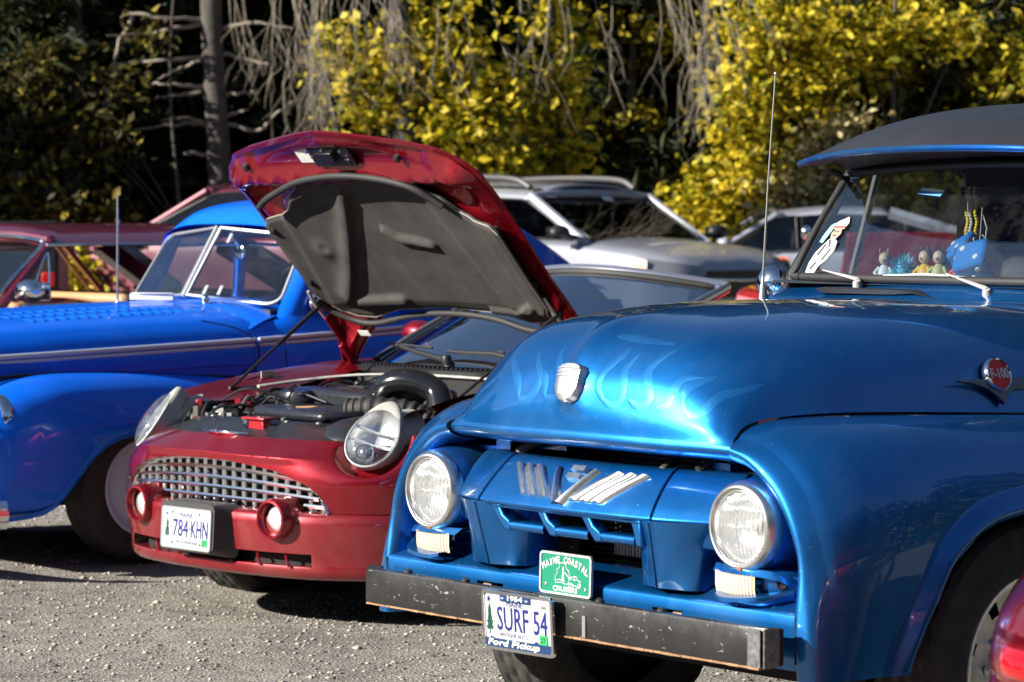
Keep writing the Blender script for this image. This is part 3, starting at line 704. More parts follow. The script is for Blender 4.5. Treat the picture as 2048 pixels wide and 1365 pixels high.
    def top_pt(y_): return np.array([-1.665 - .09 * (y_ / .70) ** 2, y_ * .97, 1.70 - .02 * (y_ / .7) ** 2])
    GL = []
    for y_ in np.linspace(-.72, .72, 40): GL.append([base_pt(y_) * (1 - t) + top_pt(y_) * t + np.array([.012 * math.sin(PI * t), 0, 0]) for t in np.linspace(0, 1, 12)])
    GL = np.array(GL)
    ws = MB().grid(GL).build('windscreen', glass('windscreen_glass', (.72, .80, .84), 2.2, 0, dirt_or_sheen=.05), R, smooth=60)
    edge = np.concatenate([GL[:, 0], GL[-1, 1:], GL[::-1, -1][1:], GL[0, ::-1][1:-1]])
    MB().tube(edge, .013, 8, closed=True).build('windscreen_seal', RUBBER, ws, smooth=60)
    cab = MB()
    for s_ in (1, -1):
        cab.tube([base_pt(.72) * (1, s_, 1) + (-.02, s_ * .022, -.06), base_pt(.72) * (1, s_, 1) + (-.022, s_ * .02, 0), top_pt(.72) * (1, s_, 1) + (-.03, s_ * .02, .0)], [.028, .024, .022], 8)
        # side wall with a door window
        x0, x1, zt, zl = -1.60, -2.72, 1.72, 1.345
        def q(x, z): return (x, s_ * (.80 - .07 * max(0, (z - 1.3) / .42)), z)
        win = [(-1.83, zl), (-1.83, 1.69), (-1.95, 1.705), (-2.26, 1.706), (-2.33, 1.69), (-2.365, 1.64), (-2.375, zl)]
        cab.add([q(-1.56, .5), q(x1, .5), q(x1, zl), q(-2.375, zl), q(-1.62, zl), q(-1.56, 1.2)], [(0, 1, 2, 3, 4, 5)])
        cab.add([q(-2.375, zl), q(x1, zl), q(x1, 1.80), q(-2.36, 1.80), q(-2.365, 1.64)], [(0, 1, 2, 3, 4)])
        cab.add([q(-2.365, 1.64), q(-2.33, 1.69), q(-2.26, 1.706), q(-1.95, 1.705), q(-1.80, 1.69), q(-1.74, 1.76), q(-2.36, 1.80)], [(0, 1, 2, 3, 4, 5, 6)])
        cab.tube([q(-1.865, 1.33), q(-1.935, 1.71)], .013, 6)
    cab.add([(-2.72, -.79, .5), (-2.72, .79, .5), (-2.72, .79, 1.38), (-2.72, -.79, 1.38)], [(0, 1, 2, 3)])
    cab.add([(-2.72, -.79, 1.38), (-2.72, -.45, 1.38), (-2.72, -.45, 1.70), (-2.72, -.74, 1.82)], [(0, 1, 2, 3)]); cab.add([(-2.72, .45, 1.38), (-2.72, .79, 1.38), (-2.72, .74, 1.82), (-2.72, .45, 1.70)], [(0, 1, 2, 3)]); cab.add([(-2.72, -.45, 1.70), (-2.72, .45, 1.70), (-2.72, .74, 1.82), (-2.72, -.74, 1.82)], [(0, 1, 2, 3)])
    cab.build('cab', MATTE, R, smooth=40, solid=.02)
    MB().grid(np.array([[(-1.44, y_, 1.34), (-1.58, y_, 1.352), (-1.72, y_, 1.345), (-1.76, y_, 1.28), (-1.74, y_, 1.05)] for y_ in np.linspace(-.76, .76, 12)])).build('dashboard', mat('dash_blue_grey', (.035, .045, .06), .55), R)
    seat = MB(); seat.box((-2.55, 0, 1.12), (.16, 1.42, .58)); seat.box((-2.3, 0, .86), (.5, 1.42, .14)); seat.build('bench_seat', mat('seat_black', (.015, .015, .017), .6), R, bevel=.04)
    sw = MB(); c = np.array([-1.98, .38, 1.28]); a_ = np.array([.45, 0, .9]); a_ /= np.linalg.norm(a_); e1 = np.array([0, 1., 0]); e2 = np.cross(a_, e1)
    sw.tube([c + .2 * (math.cos(t) * e1 + math.sin(t) * e2) for t in np.linspace(0, 2 * PI, 29)[:-1]], .012, 8, closed=True); sw.tube([c - .2 * e1, c, c + .2 * e1], .012, 6); sw.tube([c, c + np.array([.3, 0, -.35])], .025, 8); sw.build('steering_wheel', BLACK, R, smooth=60)
    # roof with sun visor
    def roof_edge(v): return np.array([-1.345 - .20 * abs(v) ** 2.4, .715 * v, 1.738 - .036 * abs(v) ** 2.2])
    RG = []; RU = []; ED = []
    for v in np.linspace(-1, 1, 49):
        e_ = roof_edge(v); a_ = abs(v); crown = 1 - a_ ** 2.2; row = []
        for t in np.linspace(0, 1, 30):
            x = e_[0] - t ** 1.5 * (1.3 + e_[0] + 1.45)
            d = e_[0] - x; rise = 1 - math.exp(-d / .14)
            z = e_[2] + .014 + crown * (.125 * rise + .012 * min(1, d / .5)) + .10 * (1 - crown) * rise * min(1, d / .5) * .35
            row.append((x, v * (.715 + .055 * min(1, d / .5)), z))
        RG.append(row); ED.append(e_)
        RU.append([e_, e_ + (-.03, 0, .0), e_ + (-.14, 0, .0 + .01), (min(e_[0] - .2, -1.655 - .09 * a_ ** 2), v * .715, e_[2] - .02 + .005)])
    roof = MB().grid(np.array(RG), flip=True).build('roof', MATTE, R, smooth=60)
    MB().grid(np.array([[r[0] for r in RG], [np.array(r[0]) + (.006, 0, -.002) for r in RG], [e_ + (.005, 0, .006) for e_ in ED], [e_ + (.0, 0, -.004) for e_ in ED], [e_ + (-.012, 0, -.006) for e_ in ED]])).build('visor_edge', TP, R, smooth=60)
    MB().grid(np.array(RU)).build('visor_underside', MATTE, R, smooth=60)
    MB().tube([(-1.66, -.69, 1.688), (-1.72, -.70, 1.675), (-1.74, -.71, 1.66)], .010, 6).build('visor_bracket', BLACK, R)
    MB().grid(np.array([[(-1.7, y_, 1.735 ), (-2.7, y_, 1.78)] for y_ in np.linspace(-.72, .72, 5)])).build('headliner', mat('headliner_dark', (.02, .02, .022), .8), R)
    # wipers
    wg = mat('wiper_grey', (.55, .56, .58), .35, metal=.3)
    for pv, el, tip0, tip1 in (((-1.43, -.352, 1.338), (-1.452, -.37, 1.343), (-1.505, -.56, 1.374), (-1.56, -.40, 1.42)), ((-1.42, .165, 1.322), (-1.43, .148, 1.327), (-1.46, -.02, 1.372), (-1.462, .105, 1.362))):
        w = MB(); P_ = np.array([pv, el, tip0], float)
        w.lathe([(.014, -.012), (.016, .0), (.012, .014), (.0001, .016)], pv, (.4, 0, 1), 12)
        w.tube([P_[0] + (0, 0, .012), P_[1] + (0, 0, .012), P_[1] * .7 + P_[2] * .3 + (.01, 0, .012), P_[2] + (.008, 0, .006)], [.011, .012, .009, .004], 8, flat=(1, .6))
        wo_ = w.build('wiper', wg, R, smooth=50)
        bld = MB()
        if pv[1] < 0: bld.tube([(-1.515, -.62, 1.368), (-1.50, -.57, 1.376), (-1.488, -.50, 1.372)], .005, 6)
        else: bld.tube([(-1.455, -.27, 1.366), (-1.448, -.1, 1.374), (-1.452, .10, 1.364)], .0055, 6)
        bld.build('wiper_blade', wg if pv[1] > 0 else BLACK, wo_)
    # peep mirror and whip aerial on the passenger side
    mr = MB(); c = np.array([-1.545, -.835, 1.335]); ax = np.array([.55, .83, 0.]); ax = np.array([.80, .1, .05]); ax /= np.linalg.norm(ax)
    mr.lathe([(.0001, .03), (.03, .026), (.05, .012), (.056, 0), (.052, -.006), (.0001, -.006)], c, ax, 24); mr.tube([c + ax * .028, c + np.array([.06, .03, .0]), c + np.array([.075, .085, -.03])], .006, 8)
    mr.build('peep_mirror', CHROME, R, smooth=40)
    an = MB(); an.lathe([(.02, -.06), (.016, -.01), (.012, .03), (.006, .055), (.0035, .07)], (-1.397, -.72, 1.29), (0, 0, 1), 12)
    an.tube([(-1.397, -.72, 1.35), (-1.42, -.722, 1.65), (-1.455, -.727, 1.985)], [.004, .003, .0022], 6); an.ball((-1.455, -.727, 1.988), .005, 8, 5)
    an.build('aerial', mat('aerial_steel', (.75, .74, .7), .25, metal=.9), R, smooth=50)
    # wheels
    alloy = mat('polished_alloy', (.82, .81, .78), .3, metal=.8, var=.2, vscale=20, bump=.2, bscale=60)
    for s_ in (1, -1): wheel(R, (-.785, s_ * .765, .388), .388, .215, .240, s_, alloy, style='alloy')
    un = MB().box((-1.2, 0, .50), (1.9, 1.0, .12)).box((-.45, 0, .38), (.1, 1.3, .08)).box((-.8, 0, .40), (.12, 1.3, .1)); un.build('chassis', DARK, R)
    # box behind the cab (hidden from here, but it is there)
    bx_ = MB(); bx_.box((-3.6, .70, .95), (1.7, .06, .5)); bx_.box((-3.6, -.70, .95), (1.7, .06, .5)); bx_.box((-4.45, 0, .95), (.06, 1.4, .5)); bx_.box((-3.6, 0, .74), (1.7, 1.4, .05)); bx_.build('cargo_bed', TP, R, bevel=.02)
    for s_ in (1, -1): wheel(R, (-3.62, s_ * .74, .388), .388, .215, .232, s_, alloy, style='alloy', tread=False, nseg=32)
    return R
TRUCK = build_pickup()
# ================================================================== the red convertible with its hood up
RP = paint('convertible_red', (.28, .004, .014), rough=.32, metal=.62, dust=(.32, .2, .18), dust_amt=.06)
RD = paint('convertible_red_dusty', (.26, .005, .014), rough=.32, metal=.45, dust=(.30, .21, .18), dust_amt=.22)
ENG = mat('engine_plastic', (.022, .024, .03), rough=.27, var=.25, vscale=30, bump=.12, bscale=220)
def number_plate(parent, o, ex, ey, W, H, texts, mat_):
    pl = MB(); pl.prism(rrect(W, H, .012, cx=W / 2, cy=H / 2), o, ex, ey, .003)
    return pl.build('number_plate', mat_, parent)
def build_convertible():
    R = car_root('convertible', 'red convertible with raised hood, oval chrome egg-crate grille and bare engine', -1.0, 11.5, 46)
    def plan(y_, pts): return np.interp(abs(y_), [p[0] for p in pts], [p[1] for p in pts])
    # smooth plan outline of the nose, as (y, x), walked from the centre to the side
    PB = catmull(np.array([(0, .305), (.2, .297), (.4, .268), (.55, .222), (.68, .145), (.78, .05), (.855, -.08), (.895, -.22), (.91, -.40)]), 81)
    def nrm(P):
        T_ = np.gradient(P, axis=0); T_ /= np.linalg.norm(T_, axis=1)[:, None]; return np.stack([-T_[:, 1] * -1 * 0 + -T_[:, 1], T_[:, 0]], 1)
    NB = np.stack([-np.gradient(PB[:, 1]), np.gradient(PB[:, 0])], 1); NB /= np.linalg.norm(NB, axis=1)[:, None]   # outward (y, x)
    def ring(d, z): return np.stack([PB[:, 1] - d * NB[:, 1], PB[:, 0] - d * NB[:, 0], np.full(len(PB), z) if np.isscalar(z) else z], 1)
    def both(G):                                    # mirror a half sweep into a full one
        G = np.array(G); M = G.copy(); M[..., 1] *= -1
        return np.concatenate([M[:, ::-1][:, :-1], G], 1)
    yy = PB[:, 0]
    # bumper: shelf, face, slot, lower lip
    b = MB()
    b.grid(both([ring(.07, .421), ring(.028, .419), ring(.010, .413), ring(.0, .402), ring(-.002, .37), ring(0, .33), ring(.002, .29), ring(.006, .262)]), flip=True)
    top = ring(.006, .262); low = ring(.012, .212)
    lipr = [low, ring(.010, .205), ring(.014, .18), ring(.03, .163), ring(.09, .158)]
    b.grid(both(lipr), flip=True)
    k = np.where(yy > .56)[0]; seg = np.array([top[k[0]:], low[k[0]:]]); b.grid(seg, flip=True); b.grid(mirror_y(seg), flip=True)
    # turned-in edges of the slot
    kk = k[0] + 1
    b.grid(both([top[:kk], ring(.05, .258)[:kk]])); b.grid(both([ring(.06, .214)[:kk], low[:kk]]))
    bo = b.build('front_bumper', RD, R, smooth=45)
    sl = MB(); sl.grid(both([ring(.07, .275)[:kk], ring(.07, .195)[:kk]]), flip=True); sl.build('lower_intake', DARK, bo)
    ri = MB()
    for y_ in (-.36, -.2, -.04, .13, .29, .43):
        x_ = plan(y_, [tuple(p) for p in PB]) - .035
        ri.tube([(x_ + .0, y_, .26), (x_ + .02, y_ + .03, .235), (x_ + .022, y_ + .045, .212)], .006, 6)
    ri.build('intake_ribs', RP, bo)
    # upper nose with the grille mouth cut out
    gz = [(0, .602), (.15, .599), (.28, .588), (.38, .573), (.46, .552), (.53, .522), (.58, .485), (.605, .45), (.613, .418)]
    def mouth(y_): return np.interp(abs(y_), [g_[0] for g_ in gz], [g_[1] for g_ in gz]) if abs(y_) < .613 else .418
    ytop = [(0, .205), (.2, .188), (.3, .165), (.43, .115), (.55, .045), (.60, -.05), (.66, -.15)]
    ns = 120; t = np.linspace(0, 1, ns); rows = []
    # lateral stations: upper (hood opening) point, mid, and lower point
    up = catmull(np.array([(.205, 0, .690), (.192, .2, .689), (.158, .32, .688), (.112, .43, .686), (.05, .54, .683), (.0, .60, .675), (-.02, .68, .68), (-.06, .78, .70), (-.15, .83, .735), (-.25, .845, .765), (-.40, .85, .80)]), ns)
    lo = catmull(np.array([(.275, 0, .418), (.268, .2, .418), (.25, .34, .418), (.225, .46, .418), (.19, .56, .418), (.13, .67, .418), (.05, .765, .418), (-.05, .83, .418), (-.17, .87, .418), (-.28, .885, .418), (-.40, .893, .418)]), ns)
    for i in range(ns):
        a, c = up[i], lo[i]; y0 = c[1]
        zb = mouth(y0) if y0 < .613 else .418
        zt = a[2]; w = max(0, 1 - y0 / .62); col = []
        for u in np.linspace(0, 1, 34):
            z = zt + (zb - zt) * u
            f_ = (zt - z) / (zt - .418)             # 0 top .. 1 seam
            # horizontal travel from top edge to lower edge: rounded brow
            g1 = 1 - (1 - min(1, f_ / .62)) ** 2.2; g2 = min(1.04, f_ / .235 * 1.04) if f_ < .235 else 1.04 - .04 * min(1, (f_ - .235) / .1); bw = max(0, min(1, (.66 - y0) / .25)); g_ = g2 * bw + g1 * (1 - bw)
            p = a * (1 - g_) + c * g_; col.append((p[0] + .012 * math.sin(PI * min(1, f_)) , p[1] + .01 * math.sin(PI * f_), z))
        rows.append(col)
    rows = np.array(rows)
    # bulge round the lamps
    H = rows.swapaxes(0, 1)
    full = both(H)
    for s_ in (1, -1):                              # pockets the lamps sit in
        c = np.array([.012, s_ * .688, .700]); n_ = np.array([.70, s_ * .42, .58]); n_ /= np.linalg.norm(n_)
        u_ = np.array([-.62, s_ * -.05, .78]); u_ -= n_ * (u_ @ n_); u_ /= np.linalg.norm(u_); r_ = np.cross(u_, n_)
        q = full - c; rad_ = np.sqrt((q @ u_ / .178) ** 2 + (q @ r_ / .155) ** 2); k_ = np.clip((1 - rad_) / .22, 0, 1); k_ = k_ * k_ * (3 - 2 * k_)
        full -= (np.maximum(0, (q @ n_) + .055) * k_)[..., None] * n_
    cen = np.exp(-(full[..., 1] / .06) ** 2) * np.clip((full[..., 2] - .60) / .08, 0, 1); full[..., 2] += .006 * cen
    nose = MB().grid(full, flip=True)
    lo_edge = full[-1]
    nose.grid(np.array([lo_edge, lo_edge + (-.02, 0, -.004), lo_edge + (-.05, 0, -.004)]), flip=True)
    up_edge = full[0]; nose.grid(np.array([up_edge + (-.04, 0, -.03), up_edge + (-.015, 0, -.004), up_edge]), flip=True)
    nose.build('nose_panel', RP, R, smooth=50)
    MB().grid(both([ring(.043, .4205), ring(.04, .4135)]), flip=True).build('bumper_gap', DARK, bo)
    # ---- egg-crate grille: real bars in front of a dark core
    def gx(y_): return .225 - .17 * abs(y_) ** 2 - .25 * max(0, abs(y_) - .5) ** 2
    core = MB().grid(np.array([[(gx(y_) - .035, y_, mouth(y_) + .0), (gx(y_) - .035, y_, .40)] for y_ in np.linspace(-.585, .585, 40)])).build('grille_core', mat('grille_core_dark', (.02, .02, .02), .6), R)
    g = MB(); foggap = lambda y_, z: (abs(abs(y_) - .42) < .083 and z < .475 - 0 and (abs(y_) - .42) ** 2 + (z - .392) ** 2 < .088 ** 2)
    nz = 6
    for i in range(-10, 11):                        # uprights
        y_ = i * .0585 + .0; top_ = mouth(y_) - .004; pts = []
        for z in np.linspace(.412, top_, 14):
            lean = .0
            pts.append((y_, z))
        run = []
        for (q, z) in pts + [(None, None)]:
            if q is None or foggap(q, z):
                if len(run) > 1: g.tube([(gx(a_) + .006, a_, b_) for a_, b_ in run], .0078, 6, flat=(1.5, .9))
                run = []
            else: run.append((q, z))
    for k_ in range(1, 5):                           # level bars bowed like the mouth
        run = []
        for y_ in list(np.linspace(-.605, .605, 70)) + [None]:
            if y_ is not None:
                z = .412 + (mouth(0) - .412) * k_ / 5 - .010 * (y_ / .6) ** 2 * k_
                ok = z < mouth(y_) - .008 and not foggap(y_, z)
            else: ok = False
            if ok: run.append((gx(y_) + .008, y_, z))
            else:
                if len(run) > 1: g.tube(run, .0084, 6, flat=(1, 1))
                run = []
    cells = []
    for i in range(-10, 10):                         # bright bulged backs of the cells
        for k_ in range(5):
            y_ = (i + .5) * .0585; z = .412 + (mouth(0) - .412) * (k_ + .42) / 5 - .010 * (y_ / .6) ** 2 * (k_ + .5)
            if z < mouth(y_) - .02 and not foggap(y_, z) and k_ < 4:
                cells.append((gx(y_) - .022, y_ + .008, z - .004))
    gr = g.build('egg_crate_grille', mat('bright_grille_metal', (.84, .85, .87), .17, metal=1), R, smooth=50)
    cb = MB().box((0, 0, 0), (.012, .024, .022)).build('grille_cell', CHROME, gr, bevel=.004)
    for k_, q in enumerate(cells):
        c2 = cb if k_ == 0 else cb.copy()
        if k_: COL.objects.link(c2)
        c2.location = q
    rimp = [(gx(y_) + .010, y_, mouth(y_) - .004) for y_ in np.linspace(-.612, .612, 90)]
    MB().tube([(gx(.612) + .01, -.612, .415)] + rimp + [(gx(.612) + .01, .612, .415)], .008, 6).build('grille_rim', CHROME, gr, smooth=60)
    # ---- fog lamps in hooded rings
    for s_ in (1, -1):
        c = np.array([.252, s_ * .42, .392]); ax = np.array([1, s_ * .06, -.02])
        fr = MB().lathe([(.082, -.06), (.083, -.0), (.080, .035), (.074, .048), (.066, .05), (.061, .044), (.058, .02), (.055, -.01)], c, ax, 40)
        fo = fr.build('fog_lamp_ring', RP, R, smooth=50)
        MB().lathe([(.050, .012), (.050, .0), (.03, -.025), (.0001, -.03)], c, ax, 28).build('fog_lamp_bowl', REFL, fo, smooth=60)
        MB().lathe([(.052, .006), (.050, .014), (.035, .020), (.015, .023), (.0001, .0235)], c, ax, 28).build('fog_lamp', mat('fluted_lens', (.75, .77, .78), .12, metal=.6, coat=1, bump=.9, bscale=70, bdist=.01), fo, smooth=60)
    # ---- headlights
    for s_ in (1, -1):
        c = np.array([.012, s_ * .688, .700]); n_ = np.array([.70, s_ * .42, .58]); n_ /= np.linalg.norm(n_)
        u_ = np.array([-.62, s_ * -.05, .78]); u_ -= n_ * (u_ @ n_); u_ /= np.linalg.norm(u_); r_ = np.cross(u_, n_)
        def cap(a, b_, bulge, n0, rim=0, mm=12):
            rows_ = []
            for i in range(mm + 1):
                q = i / mm * PI / 2; rr_ = math.sin(q) ; hh = bulge * math.cos(q)
                rows_.append([c + n_ * (n0 + hh) + u_ * (b_ * rr_ * math.sin(t_) * (1.0 + .04 * math.sin(t_))) + r_ * (a * rr_ * math.cos(t_) * (1 - .03 * math.sin(t_))) for t_ in np.linspace(0, 2 * PI, 49)[:-1]])
            return np.array(rows_)
        hou = MB(); o_ = cap(.100, .128, .03, -.005)
        back = o_[-1] + (np.array([-.12, 0, .02])); 
        hou.grid(np.array([o_[-1], o_[-1] - n_ * .03, back - n_ * .04, back * .0 + (c - n_ * .10)]), closed=True, flip=False)
        # grey shell that rises behind the lens
        sh = []
        for t_ in np.linspace(.12 * PI, .88 * PI, 25):
            e_ = c + u_ * (.128 * math.sin(t_) * (1 + .04 * math.sin(t_))) + r_ * (.100 * math.cos(t_) * (1 - .03 * math.sin(t_)))
            lift = .052 * math.sin((t_ - .12 * PI) / .76)
            sh.append([e_ - n_ * .002, e_ + u_ * lift * .35 - n_ * .0, e_ + u_ * lift * .8 - n_ * .006, e_ + u_ * lift - n_ * .02, e_ + u_ * lift * .9 - n_ * .06])
        hou.grid(np.array(sh), flip=s_ < 0)
        ho = hou.build('headlight', mat('lamp_housing_grey', (.42, .42, .39), .45, var=.12, vscale=30), R, smooth=60)
        MB().grid(cap(.095, .122, -.07, .0), closed=True).build('reflector', REFL, ho, smooth=60)
        pj = c - u_ * .06 - r_ * .01 * s_ - n_ * .01
        MB().lathe([(.036, -.03), (.038, .0), (.033, .004), (.030, -.004), (.02, .012), (.0001, .017)], pj, n_, 24).build('projector', mat('projector_glass', (.35, .38, .42), .06, metal=.8), ho, smooth=60)
        fl_ = MB()
        for q in (-.015, .04): fl_.tube([c + u_ * q - r_ * .085 - n_ * .015, c + u_ * q - n_ * .03, c + u_ * q + r_ * .085 - n_ * .015], .006, 6)
        fl_.build('reflector_step', REFL, ho)
        MB().grid(cap(.099, .127, .048, -.004), closed=True).build('lens', LENS2, ho, smooth=70)
        e2 = cap(.100, .128, .03, -.004)[-1]; MB().tube(e2, .0045, 6, closed=True).build('lens_rim', mat('lens_edge', (.55, .6, .62), .2), ho, smooth=60)
    # nose emblem: winged bar
    em = MB(); zc = .698
    em.tube([(.172, -.135, zc), (.205, -.07, zc + .001), (.218, 0, zc + .003), (.205, .07, zc + .001), (.172, .135, zc)], [.004, .007, .008, .007, .004], 8); em.ball((.22, 0, zc + .006), (.014, .013, .010), 10, 6); em.tube([(.2, -.004, zc + .016), (.226, .0, zc + .012), (.238, .0, zc)], [.004, .005, .003], 6)
    em.build('nose_emblem', CHROME, R, smooth=60)
    # number plate on a black bracket
    ex = np.array([0, 1., 0.]); ey = np.array([-.06, 0, 1.]); ey /= np.linalg.norm(ey); ez = np.cross(ex, ey)
    o = np.array([.375, -.153, .252]); W, H = .306, .156
    br = MB(); A = np.array([[*p, 0] for p in rrect(.335, .19, .03, cx=W / 2, cy=H / 2 + .008)]); B = np.array([[*p, 0] for p in rrect(.40, .215, .04, cx=W / 2 + .01, cy=H / 2 + .002)])
    P3 = lambda p, d: o + p[0] * ex + p[1] * ey + ez * d
    br.grid(np.array([[P3(p, -.095) for p in B], [P3(p, -.03) for p in A], [P3(p, -.006) for p in A], [P3((p[0] * .97 + .004, p[1] * .97 + .002), -.002) for p in A]]), closed=True); br.add([P3(p, -.002) for p in A], [tuple(range(len(A)))])
    bk = br.build('plate_bracket', mat('bracket_plastic', (.035, .035, .038), .5), R, smooth=50)
    pl = MB().prism(rrect(W, H, .012, cx=W / 2, cy=H / 2), o, ex, ey, .003).build('number_plate', mat('plate_white', (.78, .78, .80), .35), R)
    fr = MB(); frame_ring(fr, rrect(W + .006, H + .006, .014, cx=W / 2, cy=H / 2), rrect(W - .010, H - .010, .010, cx=W / 2, cy=H / 2), o - ez * .001, ex, ey, .006); fr.build('plate_edge', mat('plate_rim_silver', (.6, .62, .64), .3, metal=.6), pl)
    tx = MB(); lettering(tx, '784', o + ex * .072 + ey * .045, ex, ey, .094, .067, .004, bold=.0007); lettering(tx, 'KHN', o + ex * .186 + ey * .045, ex, ey, .104, .067, .004, bold=.0007); tx.prism(rrect(.007, .009, .003, cx=.177, cy=.078), o + ez * .003, ex, ey, .001)
    lettering(tx, 'MAINE', o + ex * .112 + ey * .121, ex, ey, .082, .017, .004)
    lettering(tx, 'VACATIONLAND', o + ex * .090 + ey * .018, ex, ey, .142, .0125, .004); st = []
    for k2 in range(10):
        q = .0085 if k2 % 2 == 0 else .0036; a_ = PI / 2 + k2 * PI / 5; st.append((.03 + q * math.cos(a_), H - .026 + q * math.sin(a_)))
    tx.prism(st, o + ez * .003, ex, ey, .001); tx.build('plate_lettering', INK, pl)
    tk = MB(); lettering(tk, 'JUL', o + ex * .262 + ey * .122, ex, ey, .02, .012, .004); lettering(tk, '27', o + ex * .262 + ey * .022, ex, ey, .02, .014, .0062, bold=.0004)
    for q in ((.07, .020), (.245, .020), (.065, .138), (.235, .138)): tk.lathe([(.005, 0), (.004, .003), (.0001, .004)], o + ex * q[0] + ey * q[1] + ez * .003, ez, 8)
    tk.build('plate_small_print', BLACK, pl)
    MB().prism(rrect(.032, .028, .002, cx=.272, cy=.029), o + ez * .003, ex, ey, .0028).build('year_sticker', STICKER_GREEN, pl)
    pt = MB(); r2 = random.Random(5); x0, y0, h0, w0 = .036, .030, .085, .016
    pt.prism([(x0 - .001, y0), (x0 + .001, y0), (x0 + .0008, y0 + h0), (x0 - .0008, y0 + h0)], o + ez * .003, ex, ey, .0012)
    for k2 in range(12):
        q = k2 / 12; yq = y0 + h0 * (.2 + .78 * q); L_ = w0 * (1 - q) ** .7 * (.45 + .55 * r2.random()) + .0015
        for sd in (-1, 1): pt.prism([(x0, yq - .002), (x0 + sd * L_, yq - .004), (x0 + sd * L_ * .8, yq + .001), (x0, yq + .0025)][::sd], o + ez * .003, ex, ey, .0012)
    pt.build('plate_pine', GREENINK, pl)
    # ---- fenders, doors, tail: one shell each side
    xs = [-.36, -.5, -.65, -.9, -1.15, -1.6, -2.4, -3.0, -3.6, -4.1, -4.32]
    for s_ in (1, -1):
        S = []
        for x in xs:
            tl = max(0, (-x - 3.6) / .72); z0 = np.interp(x, [-4.3, -3.2, -1.15, -.9, -.65, -.5, -.36], [.86, .93, .905, .89, .87, .85, .80]); w_ = np.interp(x, [-4.3, -3.8, -1.15, -.36], [.80, .90, .915, .893]) - .06 * tl ** 2
            S.append([(x, s_ * (w_ - .17), z0 - .005), (x, s_ * (w_ - .12), z0 + .004), (x, s_ * (w_ - .055), z0 - .012), (x, s_ * (w_ - .012), z0 - .07), (x, s_ * w_, z0 - .2), (x, s_ * (w_ + .003), .50), (x, s_ * (w_ - .01), .30), (x, s_ * (w_ - .05), .19)])
        G = surf(np.array(S), 90, 40)
        if True:                                     # lift the lower edge over the front wheel
            wx = -.65
            for i in range(G.shape[0]):
                x = G[i, 0, 0]
                for cxw in (-.65, -3.37):
                    dx = abs(x - cxw)
                    if dx < .37:
                        zb = .33 + math.sqrt(.37 ** 2 - dx ** 2) * .99
                        z = G[i, :, 2]; G[i, :, 2] = np.where(z < zb, zb, z); yl = np.interp(-zb, -z, np.abs(G[i, :, 1])); G[i, :, 1] = np.where(z < zb, s_ * yl, G[i, :, 1])
        MB().grid(G, flip=s_ > 0).build('body_side', RP, R, smooth=50)
        # flange that carries the hood edge
        MB().grid(catmull(np.array([[(-.10, s_ * .64, .775), (-.12, s_ * .70, .772), (-.14, s_ * .742, .80), (-.16, s_ * .775, .806)], [(-.35, s_ * .60, .775), (-.36, s_ * .665, .79), (-.37, s_ * .70, .815), (-.38, s_ * .755, .845)], [(-.65, s_ * .60, .815), (-.66, s_ * .665, .838), (-.66, s_ * .70, .855), (-.66, s_ * .765, .872)], [(-1.08, s_ * .62, .875), (-1.08, s_ * .67, .89), (-1.08, s_ * .71, .90), (-1.08, s_ * .77, .905)]]), 20), flip=s_ > 0).build('fender_ledge', RP, R, smooth=50)
    MB().grid(surf(np.array([[(-3.0, y_, .925) for y_ in (-.75, 0, .75)], [(-3.5, y_, .93) for y_ in (-.74, 0, .74)], [(-4.1, y_, .88) for y_ in (-.68, 0, .68)], [(-4.33, y_, .82) for y_ in (-.66, 0, .66)]]), 12, 9)).build('rear_deck', RP, R)
    MB().grid(np.array([[(-4.33, y_, .83), (-4.38, y_, .6), (-4.33, y_, .25)] for y_ in np.linspace(-.78, .78, 9)]), flip=True).build('tail_panel', RP, R)
    inn = MB().box((-2.1, 0, .40), (2.0, 1.5, .05)).box((-1.3, 0, .78), (.35, 1.42, .22)).box((-3.0, 0, .65), (.06, 1.45, .5)); inn.build('cockpit', BLACK, R, bevel=.03)
    for y_ in (-.37, .37):
        st = MB().box((-2.75, y_, .76), (.16, .50, .56)).box((-2.5, y_, .52), (.5, .50, .16)).box((-2.80, y_, 1.06), (.1, .28, .10)); st.build('seat', mat('seat_red_leather', (.5, .012, .022), .45), R, bevel=.05)
    sw = MB(); c = np.array([-1.66, .37, .93]); a_ = np.array([.5, 0, .87]); e1 = np.array([0, 1., 0]); a_ = a_ / np.linalg.norm(a_); e2 = np.cross(a_, e1)
    c_ = np.array([-1.78, .37, .95]); a_ = np.array([-.85, 0, .5]); a_ /= np.linalg.norm(a_); e2 = np.cross(a_, e1)
    sw.tube([c_ + .18 * (math.cos(q) * e1 + math.sin(q) * e2) for q in np.linspace(0, 2 * PI, 25)[:-1]], .014, 8, closed=True); sw.tube([c_ - .18 * e1, c_, c_ + .18 * e1], .014, 6); sw.tube([c_, c_ + np.array([.35, 0, -.2])], .03, 8); sw.build('steering_wheel', mat('pale_leather', (.7, .68, .63), .5), R, smooth=60)
    # ---- windscreen
    def wb(y_): return np.array([-1.10 - .10 * (y_ / .62) ** 2, y_ * 1.05, .905])
    def wt(y_): return np.array([-1.80 - .22 * (y_ / .62) ** 2, y_, 1.300 - .065 * (y_ / .62) ** 2])
    GL = np.array([[wb(y_) * (1 - q) + wt(y_) * q + np.array([0, 0, .02 * math.sin(PI * q)]) for q in np.linspace(0, 1, 14)] for y_ in np.linspace(-.64, .64, 40)])
    w = MB().grid(GL).build('windscreen', glass('windscreen_blue_glass', (.50, .62, .74), 4.6, .0), R, smooth=60)
    fr = MB(); sidep = np.concatenate([GL[0], GL[1:, -1], GL[-1, ::-1][1:]])
